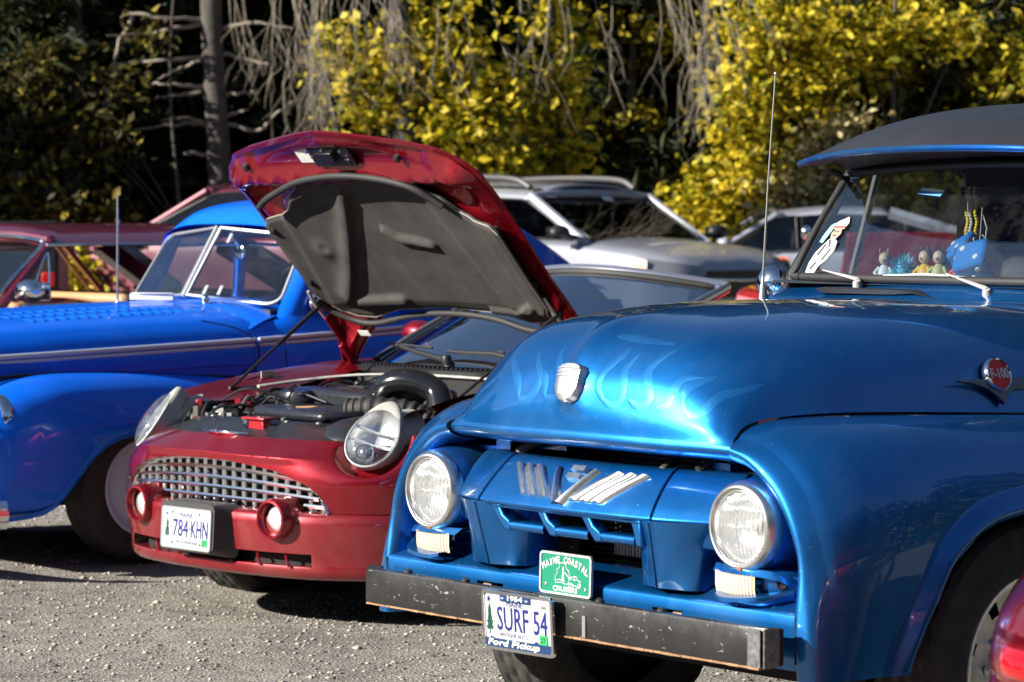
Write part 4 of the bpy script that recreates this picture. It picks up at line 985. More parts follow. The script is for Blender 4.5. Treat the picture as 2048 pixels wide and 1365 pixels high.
    out = sidep + np.array([[-.012, .012 * np.sign(p[1]) * (abs(p[1]) > .6), .004] for p in sidep])
    fr.tube(out, .03, 8, flat=(1.0, .55)); fr.build('windscreen_frame', mat('brushed_silver_frame', (.55, .56, .62), .22, metal=.85), R, smooth=60)
    MB().tube(sidep + (.004, 0, .004), .013, 6).build('windscreen_seal', RUBBER, w, smooth=60)
    mi = MB().box((-1.70, .0, 1.20), (.03, .22, .06)); mi.build('rear_mirror', BLACK, R, bevel=.012)
    MB().ball((-1.73, -.97, 1.005), (.07, .10, .06), 14, 8).tube([(-1.72, -.88, .93), (-1.73, -.93, .98)], .02, 6).build('door_mirror', RP, R, smooth=70)
    MB().ball((-1.73, .97, 1.005), (.07, .10, .06), 14, 8).tube([(-1.72, .88, .93), (-1.73, .93, .98)], .02, 6).build('door_mirror', RP, R, smooth=70)
    # cowl grille, wipers, pale cowl edge
    cg = MB(); cg.grid(np.array([[(-1.035 - .04 * (y_ / .7) ** 2, y_, .868), (-1.05 - .06 * (y_ / .7) ** 2, y_, .888), (-1.12 - .08 * (y_ / .7) ** 2, y_, .902), (-1.2 - .08 * (y_ / .7) ** 2, y_, .905)] for y_ in np.linspace(-.72, .72, 30)]))
    for i in range(46): 
        y_ = -.66 + i * .0292; cg.box((-1.075 - .07 * (y_ / .7) ** 2, y_, .900), (.05, .006, .006))
    cg.build('cowl_grille', BLACK, R, smooth=40)
    MB().tube(catmull(np.array([(-.50, -.63, .822), (-.70, -.58, .842), (-.90, -.44, .862), (-1.0, -.2, .868), (-1.02, .1, .868), (-1.0, .4, .864), (-.93, .62, .85)]), 40), .011, 8, flat=(1, .6)).build('cowl_seal', mat('pale_cowl_seal', (.42, .42, .40), .5, var=.4, vscale=14), R, smooth=60)
    MB().grid(np.array([[(-1.03, y_, .86), (-1.0, y_, .60)] for y_ in np.linspace(-.66, .66, 6)])).build('firewall', DARK, R)
    for pv, mid, tip in (((-1.12, -.12, .93), (-1.16, -.35, .955), (-1.20, -.56, .985)), ((-1.11, .42, .93), (-1.14, .16, .965), (-1.15, -.12, .965))):
        wp = MB().tube([pv, mid, tip], [.014, .012, .008], 8); wp.tube([np.array(mid) * .6 + np.array(tip) * .4 + (0, .16, .008), np.array(tip) + (0, -.03, -.0), ], .006, 6); wp.lathe([(.022, -.02), (.022, .012), (.014, .022), (.0001, .022)], pv, (.3, 0, 1), 10); wp.build('wiper', BLACK, R, smooth=50)
    # ---- engine bay
    bay = MB(); bay.box((-.55, 0, .40), (.9, 1.20, .06)); bay.grid(np.array([[(x, s_y, .76), (x, s_y, .42)] for s_y, x in ((-.66, -.24), (-.66, -1.0))])); bay.grid(np.array([[(x, s_y, .76), (x, s_y, .42)] for s_y, x in ((.66, -.24), (.66, -1.0))])); bay.build('engine_bay', DARK, R)
    sh = MB(); SG = []
    for y_ in np.linspace(-.60, .60, 50):
        xf = np.interp(abs(y_), [p[0] for p in ytop], [p[1] for p in ytop]) - .012; k2 = 1 - (abs(y_) / .60) ** 4
        SG.append([(xf, y_, .672), (xf - .01, y_, .684), (xf - .05, y_, .690 + .010 * k2), (xf - .12, y_, .698 + .034 * k2), (xf - .18, y_, .705 + .036 * k2), (xf - .24, y_, .70 + .02 * k2), (-.22 - .05 * abs(y_), y_, .62)])
    sh.grid(catmull(np.array(SG).swapaxes(0, 1), 26).swapaxes(0, 1), flip=False); so_ = sh.build('radiator_shroud', ENG, R, smooth=60)
    cl = MB()
    for y_ in (-.28, -.05, .20, .36): cl.lathe([(.012, 0), (.010, .006), (.0001, .007)], (.04 - .3 * y_ * y_, y_, .738), (0, 0, 1), 8)
    for y_ in (-.24, .14): cl.box((-.005, y_, .746), (.05, .012, .012), R=[[.8, -.6, 0], [.6, .8, 0], [0, 0, 1]])
    cl.build('shroud_clips', mat('clip_grey', (.2, .2, .2), .3), so_)
    lt = MB(); lt.box((.085, .10, .722), (.05, .11, .05), taper=.8); lt.box((.085, .10, .752), (.075, .14, .010)); lt.build('hood_striker', paint('striker_red', (.5, .012, .02), rough=.3, metal=.1, dust_amt=.05), R, bevel=.004)
    MB().tube([(.115, .045, .70), (.12, .05, .73), (.105, .055, .755)], .006, 6).build('striker_pin', CHROME, R)
    ec = MB(); ec.prism([(-.08, -.14), (-.06, .30), (-.14, .36), (-.38, .36), (-.48, .24), (-.52, -.16), (-.44, -.26), (-.16, -.24)], (0, 0, .735), (1, 0, 0), (0, 1, 0), .042)
    e0 = ec.build('engine_cover', ENG, R, bevel=.018, smooth=40)
    MB().prism([(-.2, -.02), (-.16, .03), (-.2, .07), (-.26, .05), (-.27, .0)], (0, 0, .778), (1, 0, 0), (0, 1, 0), .0015).build('orange_label', mat('label_orange', (.75, .42, .2), .5), e0)
    um = MB(); um.prism([(-.40, -.20), (-.36, .22), (-.50, .30), (-.80, .30), (-.86, .1), (-.84, -.16), (-.62, -.26)], (0, 0, .76), (1, 0, 0), (0, 1, 0), .075); u0 = um.build('intake_cover', ENG, R, bevel=.022, smooth=40)
    sv = MB()
    for y_, l_ in ((-.06, .24), (.06, .2)): sv.box((-.62 - .1 * y_, y_, .8365), (.012, l_, .002))
    sv.tube([(-.57, -.03, .838), (-.60, .0, .842), (-.57, .03, .838), (-.62, .06, .84), (-.58, .10, .838)], .004, 5); sv.build('silver_script', CHROME, u0)
    fr_ = MB(); fr_.lathe([(.10, 0), (.105, .02), (.09, .05), (.0001, .055)], (-.42, -.24, .78), (.1, 0, 1), 24); fr_.build('filler_dome', ENG, R, smooth=50)
    pi_ = MB(); pi_.tube(catmull(np.array([(-.46, .20, .78), (-.44, .26, .86), (-.47, .36, .885), (-.52, .46, .85), (-.5, .52, .77)]), 22), .052, 16); pi_.build('throttle_pipe', mat('gloss_black_pipe', (.012, .012, .014), .15, coat=.6), R, smooth=70)
    ho_ = MB(); P_ = catmull(np.array([(-.24, .26, .775), (-.28, .36, .785), (-.36, .47, .775), (-.42, .55, .74)]), 40); ho_.tube(P_, [.042 + .006 * (i % 4 < 2) for i in range(40)], 16); ho_.build('ribbed_hose', RUBBER, R, smooth=30)
    ab = MB(); ab.ball((-.16, .46, .66), (.22, .19, .105), 24, 12); ab.build('air_box', ENG, R, smooth=80)
    ab2 = MB(); ab2.box((-.66, .50, .74), (.5, .26, .10)); ab2.build('fuse_box', ENG, R, bevel=.03)
    rr = random.Random(11)
    cols_ = [BLACK, ENG, mat('hose_grey', (.12, .12, .12), .5), mat('zinc', (.45, .45, .42), .35, metal=.8), RP]
    parts_ = [MB() for _ in cols_]
    for i in range(230):                             # hoses, caps, brackets packed round the engine
        x = rr.uniform(-.95, -.02); side = rr.random()
        y_ = rr.uniform(-.64, -.28) if side < .7 else rr.uniform(.32, .64); zt = .66 + .10 * (-x) + rr.uniform(0, .07)
        m_ = parts_[rr.choice([0, 0, 1, 2, 3, 3, 4] if side < .7 else [0, 0, 1, 2, 3])]; k2 = rr.random()
        if k2 < .35: m_.box((x, y_, zt), (rr.uniform(.012, .06), rr.uniform(.012, .05), rr.uniform(.012, .05)), R=Matrix.Rotation(rr.uniform(0, 3), 3, 'Z'))
        elif k2 < .65: m_.lathe([(.02, -.03), (.02, .01), (.014, .018), (.0001, .02)], (x, y_, zt), (rr.uniform(-.3, .3), rr.uniform(-.3, .3), 1), 10)
        else: m_.tube(catmull(np.array([(x, y_, zt - .03), (x - .06, y_ + rr.uniform(-.05, .05), zt + .03), (x - .14, y_ + rr.uniform(-.08, .08), zt + .02), (x - .2, y_, zt - .04)]), 12), rr.uniform(.005, .012), 6)
    for m_, c2, nm in zip(parts_, cols_, ('rubber_fittings', 'plastic_fittings', 'hoses', 'bolts_and_caps', 'painted_brackets')):
        o2 = m_.build(nm, c2, R, smooth=40); o2['kind'] = 'stuff'
    wr = MB()
    for i in range(16):
        a0 = np.array([rr.uniform(-.9, -.1), rr.uniform(-.6, -.15), rr.uniform(.74, .80)]); b0 = a0 + np.array([rr.uniform(-.25, .25), rr.uniform(.1, .5), rr.uniform(-.02, .05)]); m0 = (a0 + b0) / 2 + np.array([rr.uniform(-.08, .08), 0, .05])
        wr.tube(catmull(np.array([a0, m0, b0]), 14), rr.uniform(.003, .006), 6)
    wr.build('wiring', BLACK, R, smooth=60)['kind'] = 'stuff'
    rb = MB(); rb.box((-.16, -.60, .735), (.03, .06, .10), R=[[.8, .6, 0], [-.6, .8, 0], [0, 0, 1]]); rb.build('lamp_bracket', paint('striker_red', (.5, .012, .02)), R, bevel=.006) if False else rb.build('lamp_bracket', MATS['striker_red'], R, bevel=.006)
    MB().box((-.62, -.715, .862), (.07, .004, .035)).build('data_label', mat('label_silver', (.5, .48, .45), .4), R)
    # ---- raised hood
    th = math.radians(47.5); S_ = np.array([math.cos(th), 0, math.sin(th)]); N_ = np.array([-math.sin(th), 0, math.cos(th)]); O_ = np.array([-1.1, 0, .895])
    def hp(s, y_, n): return O_ + S_ * s + N_ * n + np.array([0, y_, 0])
    def s_front(v): return np.interp(v, [0, .15, .4, .62, .80, .86, .93, 1], [1.298, 1.280, 1.240, 1.205, 1.165, 1.125, 1.085, 1.02])
    def s_rear(v): return np.interp(v, [0, .25, .45, .62, .78, .88, 1], [.235, .228, .212, .17, .08, .01, -.12])
    def y_of(v, s): return v * np.interp(s, [-.12, .2, .5, .95, 1.1, 1.3], [.80, .775, .765, .775, .79, .79])
    def n_of(v, s):
        a_ = abs(v); n = .125 + .045 * (1 - a_ ** 2) - .02 * a_ ** 8
        n -= .42 * max(0, s - .82) ** 2 + .10 * max(0, s - 1.12) 
        if s < .2: n -= (.2 - s) * .42
        return n
    vs_ = np.linspace(-1, 1, 81); sk = []
    for v in vs_:
        a_ = abs(v); sk.append([hp(s, y_of(v, s), n_of(v, s)) for s in np.linspace(s_rear(a_), s_front(a_), 44)])
    sk = np.array(sk); hs = MB().grid(sk, flip=True)
    # hemmed edge: outer border rolled under
    ctr = sk[:, :].mean((0, 1))
    border = np.concatenate([sk[:, -1], sk[-1, ::-1][1:], sk[::-1, 0][1:], sk[0, 1:-1]])
    inb = border + (ctr - border) / np.linalg.norm(ctr - border, axis=1)[:, None] * .022
    hs.grid(np.array([border, border - N_ * .010, inb - N_ * .014, inb - N_ * .006]), closed=True)
    hood = hs.build('hood', RP, R, smooth=50)
    # inner frame
    def inner(v, s, d): return hp(s, y_of(v, s) * 1.0, n_of(v, s) - d)
    inn_ = MB(); V2 = np.linspace(-.955, .955, 61); IG = []
    for v in V2:
        a_ = abs(v); s0, s1 = s_rear(a_) + .015, s_front(a_) - .022; col = []
        for u in np.linspace(0, 1, 40):
            s = s0 + (s1 - s0) * u; e_ = min(u, 1 - u) * (s1 - s0); ev = (1 - a_) * .77
            d = .016 + .035 * min(1, max(0, e_ - .0) / .05) * min(1, max(0, ev - .035) / .05)
            d -= .022 * math.exp(-((s - 1.16) / .05) ** 2) * (a_ < .7)
            d += .050 * math.exp(-((s - 1.03) / .045) ** 2) * min(1, max(0, (ev - .02) / .1))
            bow_ = math.hypot((s - .93) / .11, (a_ * .77 - .585) / .10); d -= .05 * max(0, 1 - bow_ ** 2)
            col.append(inner(v, s, d))
        IG.append(col)
    inn_.grid(np.array(IG)); inn_.build('inner_frame', RP, hood, smooth=40)
    # sound deadening pad
    pf = [(0, 1.045), (.2, 1.025), (.36, .985), (.47, .915), (.53, .845), (.60, .815), (.70, .80), (.735, .76)]
    pr_ = [(0, .255), (.3, .24), (.48, .20), (.58, .215), (.66, .26), (.735, .36)]
    pad = MB(); PG = []
    gl = [(.918, -.117), (.692, -.262), (.488, -.406), (.353, -.512)]
    def seg_d(s, y_, pts):
        best = (9, 0)
        for (a0, b0), (a1, b1) in zip(pts[:-1], pts[1:]):
            dx, dy = a1 - a0, b1 - b0; q = ((s - a0) * dx + (y_ - b0) * dy) / (dx * dx + dy * dy); q = min(1, max(0, q))
            d = math.hypot(s - a0 - q * dx, y_ - b0 - q * dy); sg = (s - a0) * dy - (y_ - b0) * dx
            if d < best[0]: best = (d, sg)
        return best
    for y_ in np.linspace(-.735, .735, 170):
        a_ = abs(y_); s0 = np.interp(a_, [p[0] for p in pr_], [p[1] for p in pr_]); s1 = np.interp(a_, [p[0] for p in pf], [p[1] for p in pf]); col = []
        for u in np.linspace(0, 1, 120):
            s = s0 + (s1 - s0) * u
            v = y_ / .77; d = .055 + .008 * min(1, min(u, 1 - u) * (s1 - s0) / .02, (.735 - a_) / .02)
            q = .0
            dd, sg = seg_d(s, y_, gl)                # long pressed step
            q += .026 * math.exp(-(max(0, dd - .012) / .010) ** 2) * (sg > 0) if sg > 0 else .026 * math.exp(-(dd / .05) ** 2)
            q += .020 * math.exp(-(((s - .618) / .045) ** 2 + ((y_ + .467) / .05) ** 2)) 
            q -= .012 * math.exp(-(((s - .628) / .022) ** 2 + ((y_ + .462) / .026) ** 2))
            dd, sg = seg_d(s, y_, [(.72, -.02), (.675, .03), (.66, .14), (.64, .22)]); q += .022 * math.exp(-(max(0, dd - .008) / .012) ** 2) * (s > .655 - .1 * (y_ - .07)) 
            for line in ([(.968, .351), (.322, .445)], [(.886, .60), (.45, .62)], [(.80, -.60), (.30, -.66)]):
                dd, sg = seg_d(s, y_, line); q += .013 * (1 / (1 + math.exp(-max(-40, min(40, sg * 220))))) * min(1, max(0, (s - .26) / .05))
            dd, sg = seg_d(s, y_, [(.312, -.46), (.318, -.20)]); q += .022 * math.exp(-(max(0, dd - .012) / .014) ** 2)
            dd, sg = seg_d(s, y_, [(.34, .62), (.265, .48), (.27, .32)]); q += .020 * math.exp(-(max(0, dd - .012) / .010) ** 2)
            col.append(inner(v, s, d + q))
        PG.append(col)
    pad.grid(np.array(PG)); PE = np.array(PG); pb = np.concatenate([PE[:, -1], PE[-1, ::-1][1:], PE[::-1, 0][1:], PE[0, 1:-1]])
    pad.grid(np.array([pb, pb + N_ * .012]), closed=True, flip=True)
    m_, t_, b_ = _nodes('felt_pad'); b_.inputs['Roughness'].default_value = .95; b_.inputs['Specular IOR Level'].default_value = .15
    n1 = _noise(t_, 420, 3, .7); r1 = _ramp(t_, n1.outputs[0], [(.3, (.038, .038, .038)), (.7, (.098, .097, .096))]); n2 = _noise(t_, 7, 6, .6); r2_ = _ramp(t_, n2.outputs[0], [(.35, (.78, .77, .75)), (.75, (1.25, 1.22, 1.18))])
    mx = t_.nodes.new('ShaderNodeMixRGB'); mx.blend_type = 'MULTIPLY'; mx.inputs[0].default_value = 1; t_.links.new(r1.outputs[0], mx.inputs[1]); t_.links.new(r2_.outputs[0], mx.inputs[2]); t_.links.new(mx.outputs[0], b_.inputs['Base Color']); _bump(t_, b_, n1.outputs[0], .5, .003)
    pd = pad.build('sound_pad', m_, hood, smooth=60)
    MB().tube(np.concatenate([pb, pb[:1]]), .003, 5).build('pad_edge', mat('pad_edge_pale', (.35, .33, .29), .8), hood)
    cp_ = MB()
    for s, y_ in ((.739, -.70), (.735, -.358), (.738, .368), (.752, .69), (.454, .70), (.288, -.393), (.324, .024), (.296, .338), (.436, -.70), (.947, -.333), (.30, .60)):
        q = inner(y_ / .77, s, .068); cp_.lathe([(.016, -.012), (.017, .002), (.012, .006), (.0001, .007)], q, -N_, 12)
    cp_.build('pad_clips', BLACK, hood, smooth=50)
    sf = [(.905, -.625), (.945, -.55), (.985, -.44), (1.035, -.283), (1.062, -.10), (1.066, .06), (1.045, .24), (1.0, .385), (.935, .46), (.895, .50)]
    MB().tube(catmull(np.array([inner(y_ / .77, s, .108) for s, y_ in sf]), 40), .015, 8).build('front_seal', RUBBER, hood, smooth=60)
    srr = [(.33, -.735), (.26, -.70), (.19, -.60), (.175, -.47), (.205, -.25), (.222, 0), (.205, .25), (.170, .45), (.178, .57), (.24, .68), (.30, .735)]
    MB().tube(catmull(np.array([inner(y_ / .77, s, .058) for s, y_ in srr]), 50), .014, 8).build('rear_seal', RUBBER, hood, smooth=60)
    lp = MB(); fR = np.stack([S_, np.array([0, 1., 0]), N_], 1)
    lp.box(inner(0, 1.15, .052), (.11, .25, .014), R=fR); lp.box(inner(.0, 1.165, .068), (.05, .10, .03), R=fR); lp.box(inner(.1, 1.12, .064), (.03, .05, .02), R=fR); lp.tube([inner(-.14, 1.10, .06), inner(-.1, 1.06, .065), inner(-.02, 1.075, .065)], .006, 6)
    la = lp.build('hood_latch', mat('latch_black', (.012, .012, .012), .3, coat=.3), hood, bevel=.003)
    lb = MB()
    for s, y_ in ((1.19, -.10), (1.11, -.10), (1.19, .10), (1.11, .10), (1.2, .0), (1.10, .02), (1.15, -.11), (1.16, .11)): lb.lathe([(.008, 0), (.006, .006), (.0001, .007)], inner(y_ / .77, s, .058), -N_, 8)
    lb.build('latch_bolts', CHROME, la)
    MB().box(inner(-.235, 1.15, .040), (.085, .085, .002), R=fR).build('paper_label', mat('paper_white', (.75, .75, .72), .6, var=.1, vscale=60), hood)
    for v, s in ((-.72, 1.11), (.5, 1.135)): MB().lathe([(.016, 0), (.015, .02), (.008, .024), (.0001, .024)], inner(v, s, .045), -N_, 12).build('hood_bumper', RUBBER, hood, smooth=50)
    for s_ in (1, -1):
        MB().box(inner(s_ * .93, .17, .06), (.16, .012, .05), R=fR).tube([inner(s_ * .93, .10, .06), np.array([-1.13, s_ * .72, .88])], .016, 8).build('hinge_arm', RP, hood, bevel=.004)
        MB().tube([inner(s_ * .95, .40, .075), inner(s_ * .955, .335, .08), inner(s_ * .96, .24, .075)], [.007, .009, .005], 6).build('seal_hook', mat('zinc_pale', (.55, .53, .47), .4, metal=.3), hood)
    MB().box(inner(-.75, .13, .05), (.03, .07, .002), R=fR).build('rear_label', MATS['paper_white'], hood)
    for s_ in (1, -1):
        a0 = np.array([-.40, s_ * .69, .815]); a1 = inner(s_ * .96, .30, .06)
        st = MB().tube([a0, a0 * .45 + a1 * .55], .0065, 8).tube([a0 * .48 + a1 * .52, a1], .0095, 8).ball(a0, .012, 8, 6).ball(a1, .012, 8, 6); st.build('gas_strut', BLACK, R, smooth=60)
    for s_ in (1, -1): 
        wheel(R, (-.62, s_ * .775, .238), .325, .215, .215, s_, mat('wheel_silver', (.5, .5, .5), .3, metal=.8), style='alloy', nseg=60)
        wheel(R, (-3.37, s_ * .775, .325), .325, .215, .215, s_, MATS['wheel_silver'], style='alloy', nseg=32, tread=False)
    MB().box((-.7, 0, .28), (1.6, 1.0, .12)).box((-2.6, 0, .24), (2.6, 1.5, .08)).build('underbody', DARK, R)
    return R
LENS2 = glass('clear_lens', (.95, .97, .98), 1.7, .02, dirt_or_sheen=.12)  # pale diffuse veil painted in to brighten the lens
CONV = build_convertible()
# ================================================================== the bright blue old coupe
BP = paint('coupe_blue', (.0, .15, .92), rough=.32, metal=.05, dust=(.25, .33, .5), dust_amt=.08, flake=.1, coat=.35)
BP.node_tree.nodes['Principled BSDF'].inputs['Specular IOR Level'].default_value = .25
PANE = glass('clear_pane', (.80, .86, .88), 1.75, 0, dirt_or_sheen=.03)
PANE_D = glass('dark_pane', (.22, .27, .30), 1.5, 0)
def quad_path(c00, c10, c11, c01, rad=(.12, .12, .12, .12), n=5):
    """outline of a four-cornered patch with rounded corners, in order c00-c10-c11-c01"""
    C = [np.array(q, float) for q in (c00, c10, c11, c01)]
    def B(u, v): return (C[0] * (1 - u) + C[1] * u) * (1 - v) + (C[3] * (1 - u) + C[2] * u) * v
    out = []
    for (cu, cv, a0, r) in ((0, 0, 180, rad[0]), (1, 0, 270, rad[1]), (1, 1, 0, rad[2]), (0, 1, 90, rad[3])):
        if r <= 0: out.append(B(cu, cv)); continue
        pu, pv = (r if cu == 0 else 1 - r), (r if cv == 0 else 1 - r)
        for i in range(n + 1):
            a = math.radians(a0 + 90 * i / n); out.append(B(pu + r * math.cos(a), pv + r * math.sin(a)))
    return np.array(out)
def pane_with_frame(parent, path, glassm, framem, name='window', r=.012, fname='frame', flat=None):
    w = MB().add(path, [tuple(range(len(path)))]).build(name, glassm, parent, smooth=0)
    MB().tube(path, r, 6, closed=True, flat=flat).build(fname, framem, w, smooth=60)
    return w
def build_coupe():
    R = car_root('vintage_coupe', 'bright blue vintage coupe with split windscreen and louvred hood', -2.4, 13.4, 48)
    # hood
    xs = [.95, .6, .2, -.2, -.6, -.97]; z0 = [1.03, 1.075, 1.098, 1.112, 1.122, 1.128]; hw = [.60, .655, .69, .71, .725, .738]
    prof = [(0, 0), (.28, -.005), (.55, -.022), (.78, -.052), (.885, -.092), (.955, -.142), (.992, -.20), (1.0, -.27)]
    C = [[(x, w * p, z + d) for p, d in prof] for x, z, w in zip(xs, z0, hw)]
    H = surf(np.array(C), 60, 40); full = np.concatenate([mirror_y(H)[:, :-1], H], 1)
    zz = full[..., 1]; full[..., 2] += .010 * np.exp(-(zz / .03) ** 2)
    hood = MB().grid(full, flip=False).build('hood', BP, R, smooth=60)
    BV = BVHTree.FromPolygons([Vector(v) for v in full.reshape(-1, 3)], [(i * 79 + j, i * 79 + j + 1, (i + 1) * 79 + j + 1, (i + 1) * 79 + j) for i in range(59) for j in range(78)])
    # louvres pressed in to the hood: each one its own piece
    lm = None
    for s_ in (1, -1):
        for r_, (y_, x0, x1) in enumerate(((.20, .75, -.60), (.315, .75, -.75), (.43, .10, -.86))):
            x = x1
            while x < x0:
                h = BV.ray_cast(Vector((x, s_ * y_, 2)), Vector((0, 0, -1)))
                if h[0] is not None:
                    p = np.array(h[0]); 
                    if lm is None:
                        mb = MB(); mb.grid(np.array([[(-.004, w, -.002) for w in np.linspace(-.045, .045, 7)], [(.0, w, .0062 * (1 - (w / .047) ** 2)) for w in np.linspace(-.045, .045, 7)], [(.014, w, .004 * (1 - (w / .047) ** 2)) for w in np.linspace(-.045, .045, 7)], [(.026, w, -.002) for w in np.linspace(-.045, .045, 7)]]))
                        lo = mb.build('louvre', BP, hood, smooth=60); lm = lo
                    else:
                        lo = lm.copy(); COL.objects.link(lo)
                    lo.location = p; t_ = math.atan2(h[1].y, h[1].z); lo.rotation_euler = (-t_, 0, 0)
                x += .058
    # hood side seam, belt trim
    def side_y(x, z):
        w_ = min(1, max(0, (-1.06 - x) / .2)); a = np.interp(z, [.4, .7, .87, .93, .99, 1.04, 1.078, 1.13], [.775, .782, .744, .736, .708, .655, .58, .40]); return a * (1 - w_) + side_y2(x, z) * w_
    def side_y2(x, z): return np.interp(z, [.4, .7, .88, .96, 1.02, 1.10], [.775, .785, .765, .742, .715, .66]) - .02 * max(0, x + .2) ** 1
    for s_ in (1, -1):
        G = surf(np.array([[(x, s_ * (side_y(x, zt_ - q) - .0), zt_ - q) for q in (0, .02, .045, .085, .13, .20, .32, .47, .67) for zt_ in [float(np.interp(-x, [1.12, 1.42], [1.052, 1.11]))]] for x in (-.955, -1.03, -1.12, -1.25, -1.4, -1.8, -2.3, -2.9, -3.4)]), 60, 40)
        MB().grid(G, flip=s_ > 0).build('body_side', BP, R, smooth=50)
        Gh = surf(np.array([[(x, s_ * (w * 1.0 - .006), z) for z in (.90, .84, .78)] for x, w in zip(xs, hw)]), 30, 6); MB().grid(Gh, flip=s_ > 0).build('hood_side', BP, R, smooth=50)
        def trim(x0, x1, n):
            P_ = []
            for x in np.linspace(x0, x1, n):
                z = np.interp(x, [-2.9, -2.0, -1.0, .43, .95], [1.035, .998, .955, .912, .885])
                y_ = side_y(x, z) if x < -.97 else np.interp(-x, [-.95, -.6, -.2, .2, .6, .97], hw) * np.interp(np.interp(-x, [-.95, -.6, -.2, .2, .6, .97], z0) - z, [.092, .142, .20, .27], [.885, .955, .992, 1.0])
                P_.append((x, s_ * (y_ + .003), z))
            return P_
        for a, b in ((.95, -.965), (-.985, -1.12), (-1.135, -2.9)):
            P_ = np.array(trim(a, b, 30)); 
            mo = MB().tube(P_ + (0, 0, .012), .0125, 8).tube(P_ + (0, 0, -.012), .010, 8); mo.build('belt_trim', mat('satin_trim', (.72, .74, .78), .38, metal=.35), R, smooth=60)
        MB().tube(catmull(np.array([(-.70, s_ * .665, 1.062), (-.88, s_ * .705, 1.02), (-.965, s_ * .735, .955), (-.975, s_ * .745, .90), (-.95, s_ * .745, .85), (-.88, s_ * .74, .82)]), 24), .0035, 6).build('hood_seam', mat('seam_navy', (.003, .008, .05), .5), R)
        MB().tube([(-1.128, s_ * (side_y(-1.1, z) + .001), z) for z in np.linspace(1.06, .5, 12)], .004, 5).build('door_gap', DARK, R)
        MB().tube([(x, s_ * .742, np.interp(x, [-1.0, -.6, -.2, .2, .6, .95], [.79, .812, .842, .850, .838, .81])) for x in np.linspace(-1.0, .9, 20)], .009, 6).build('fender_welt', DARK, R)
        # front fender
        fx = [.98, .9, .72, .45, .15, -.2, -.6, -1.0, -1.3]
        S = [[(.93, s_ * .60, .60), (.96, s_ * .66, .62), (.97, s_ * .72, .60), (.97, s_ * .76, .55), (.96, s_ * .78, .48), (.95, s_ * .78, .42), (.93, s_ * .77, .36), (.9, s_ * .75, .32)],
             [(.90, s_ * .58, .74), (.91, s_ * .67, .765), (.92, s_ * .76, .73), (.92, s_ * .83, .65), (.92, s_ * .86, .54), (.91, s_ * .86, .44), (.89, s_ * .84, .34), (.86, s_ * .81, .26)]]
        for x, zt, wo_ in ((.72, .80, .925), (.45, .838, .962), (.15, .852, .972), (-.2, .845, .968), (-.6, .815, .945), (-1.0, .775, .86), (-1.3, .74, .80)):
            wi = .70 if x > -.7 else .74
            S.append([(x, s_ * wi, zt - .004), (x, s_ * (wi + .05), zt), (x, s_ * (wi + (wo_ - wi) * .5), zt - .018), (x, s_ * (wi + (wo_ - wi) * .82), zt - .075), (x, s_ * (wi + (wo_ - wi) * .97), zt - .16), (x, s_ * wo_, zt - .25), (x, s_ * (wo_ - .004), zt - .40), (x, s_ * (wo_ - .03), .22)])
        S = np.array(S); S[..., 0] = np.where(S[..., 0] > .15, .15 + (S[..., 0] - .15) * .62, S[..., 0]); G = surf(S, 120, 48)
        ax_, az_ = [-.66, -.64, -.60, -.52, -.42, -.30, -.18, -.06, .02, .10, .17, .22, .27, .33, .40, .5], [.2, .30, .38, .47, .535, .572, .582, .565, .535, .475, .39, .33, .28, .25, .238, .23]
        for i in range(G.shape[0]):
            x = G[i, :, 0].mean()
            if x < .9:
                zb = np.interp(x, ax_, az_) if x > -.66 else .2
                z = G[i, :, 2]; yl = np.interp(-zb, -z, np.abs(G[i, :, 1])); m_ = z < zb
                G[i, :, 1] = np.where(m_, s_ * (yl - .01), G[i, :, 1]); G[i, :, 2] = np.where(m_, zb, z)
                bul = .016 * np.exp(-((z - np.interp(x, [-.7, .3], [.66, .60])) / .05) ** 2) * np.clip((.35 - x) / .12, 0, 1); G[i, :, 1] += s_ * np.where(m_, 0, bul)
        MB().grid(G, flip=s_ < 0).build('front_fender', BP, R, smooth=60)
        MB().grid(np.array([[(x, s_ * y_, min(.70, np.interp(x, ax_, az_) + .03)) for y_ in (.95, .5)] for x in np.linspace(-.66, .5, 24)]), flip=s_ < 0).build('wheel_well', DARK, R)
        # headlight
        hl = MB().lathe([(.118, -.10), (.120, -.02), (.112, .012), (.10, .02), (.096, .012)], (.50, s_ * .80, .665), (1, s_ * .03, .03), 36).build('headlight', CHROME, R, smooth=60)
        MB().lathe([(.097, .01), (.07, .03), (.03, .04), (.0001, .042)], (.50, s_ * .80, .665), (1, s_ * .03, .03), 28).build('lens', mat('fluted_lens', (.75, .77, .78), .12, metal=.6), hl, smooth=60)
        wheel(R, (-.245, s_ * .785, .335), .335, .195, .215, s_, mat('wheel_pale_blue', (.66, .76, .92), .3, coat=.5), nseg=56)
        wheel(R, (-3.0, s_ * .75, .335), .335, .195, .215, s_, MATS['wheel_pale_blue'], nseg=30, tread=False)
        MB().ball((-3.0, s_ * .80, .55), (.62, .14, .36), 20, 12).build('rear_fender', BP, R, smooth=80)
    bu = MB(); Bp = catmull(np.array([(.56, -1.0, .275), (.80, -.94, .28), (1.02, -.7, .285), (1.12, 0, .29), (1.02, .7, .285), (.80, .94, .28), (.56, 1.0, .275)]), 60)
    rows = []
    for (dz, dn) in ((-.062, -.02), (-.06, 0), (-.036, .012), (-.030, .004), (-.024, .014), (.0, .018), (.022, .014), (.028, .004), (.034, .012), (.06, 0), (.062, -.02)):
        rows.append([p + np.array([0, 0, dz]) + dn * np.array([math.cos(a), math.sin(a), 0]) for p, a in zip(Bp, np.linspace(-1.6, 1.6, 60))])
    bu.grid(np.array(rows), flip=True); bu.build('bumper', CHROME, R, smooth=30)
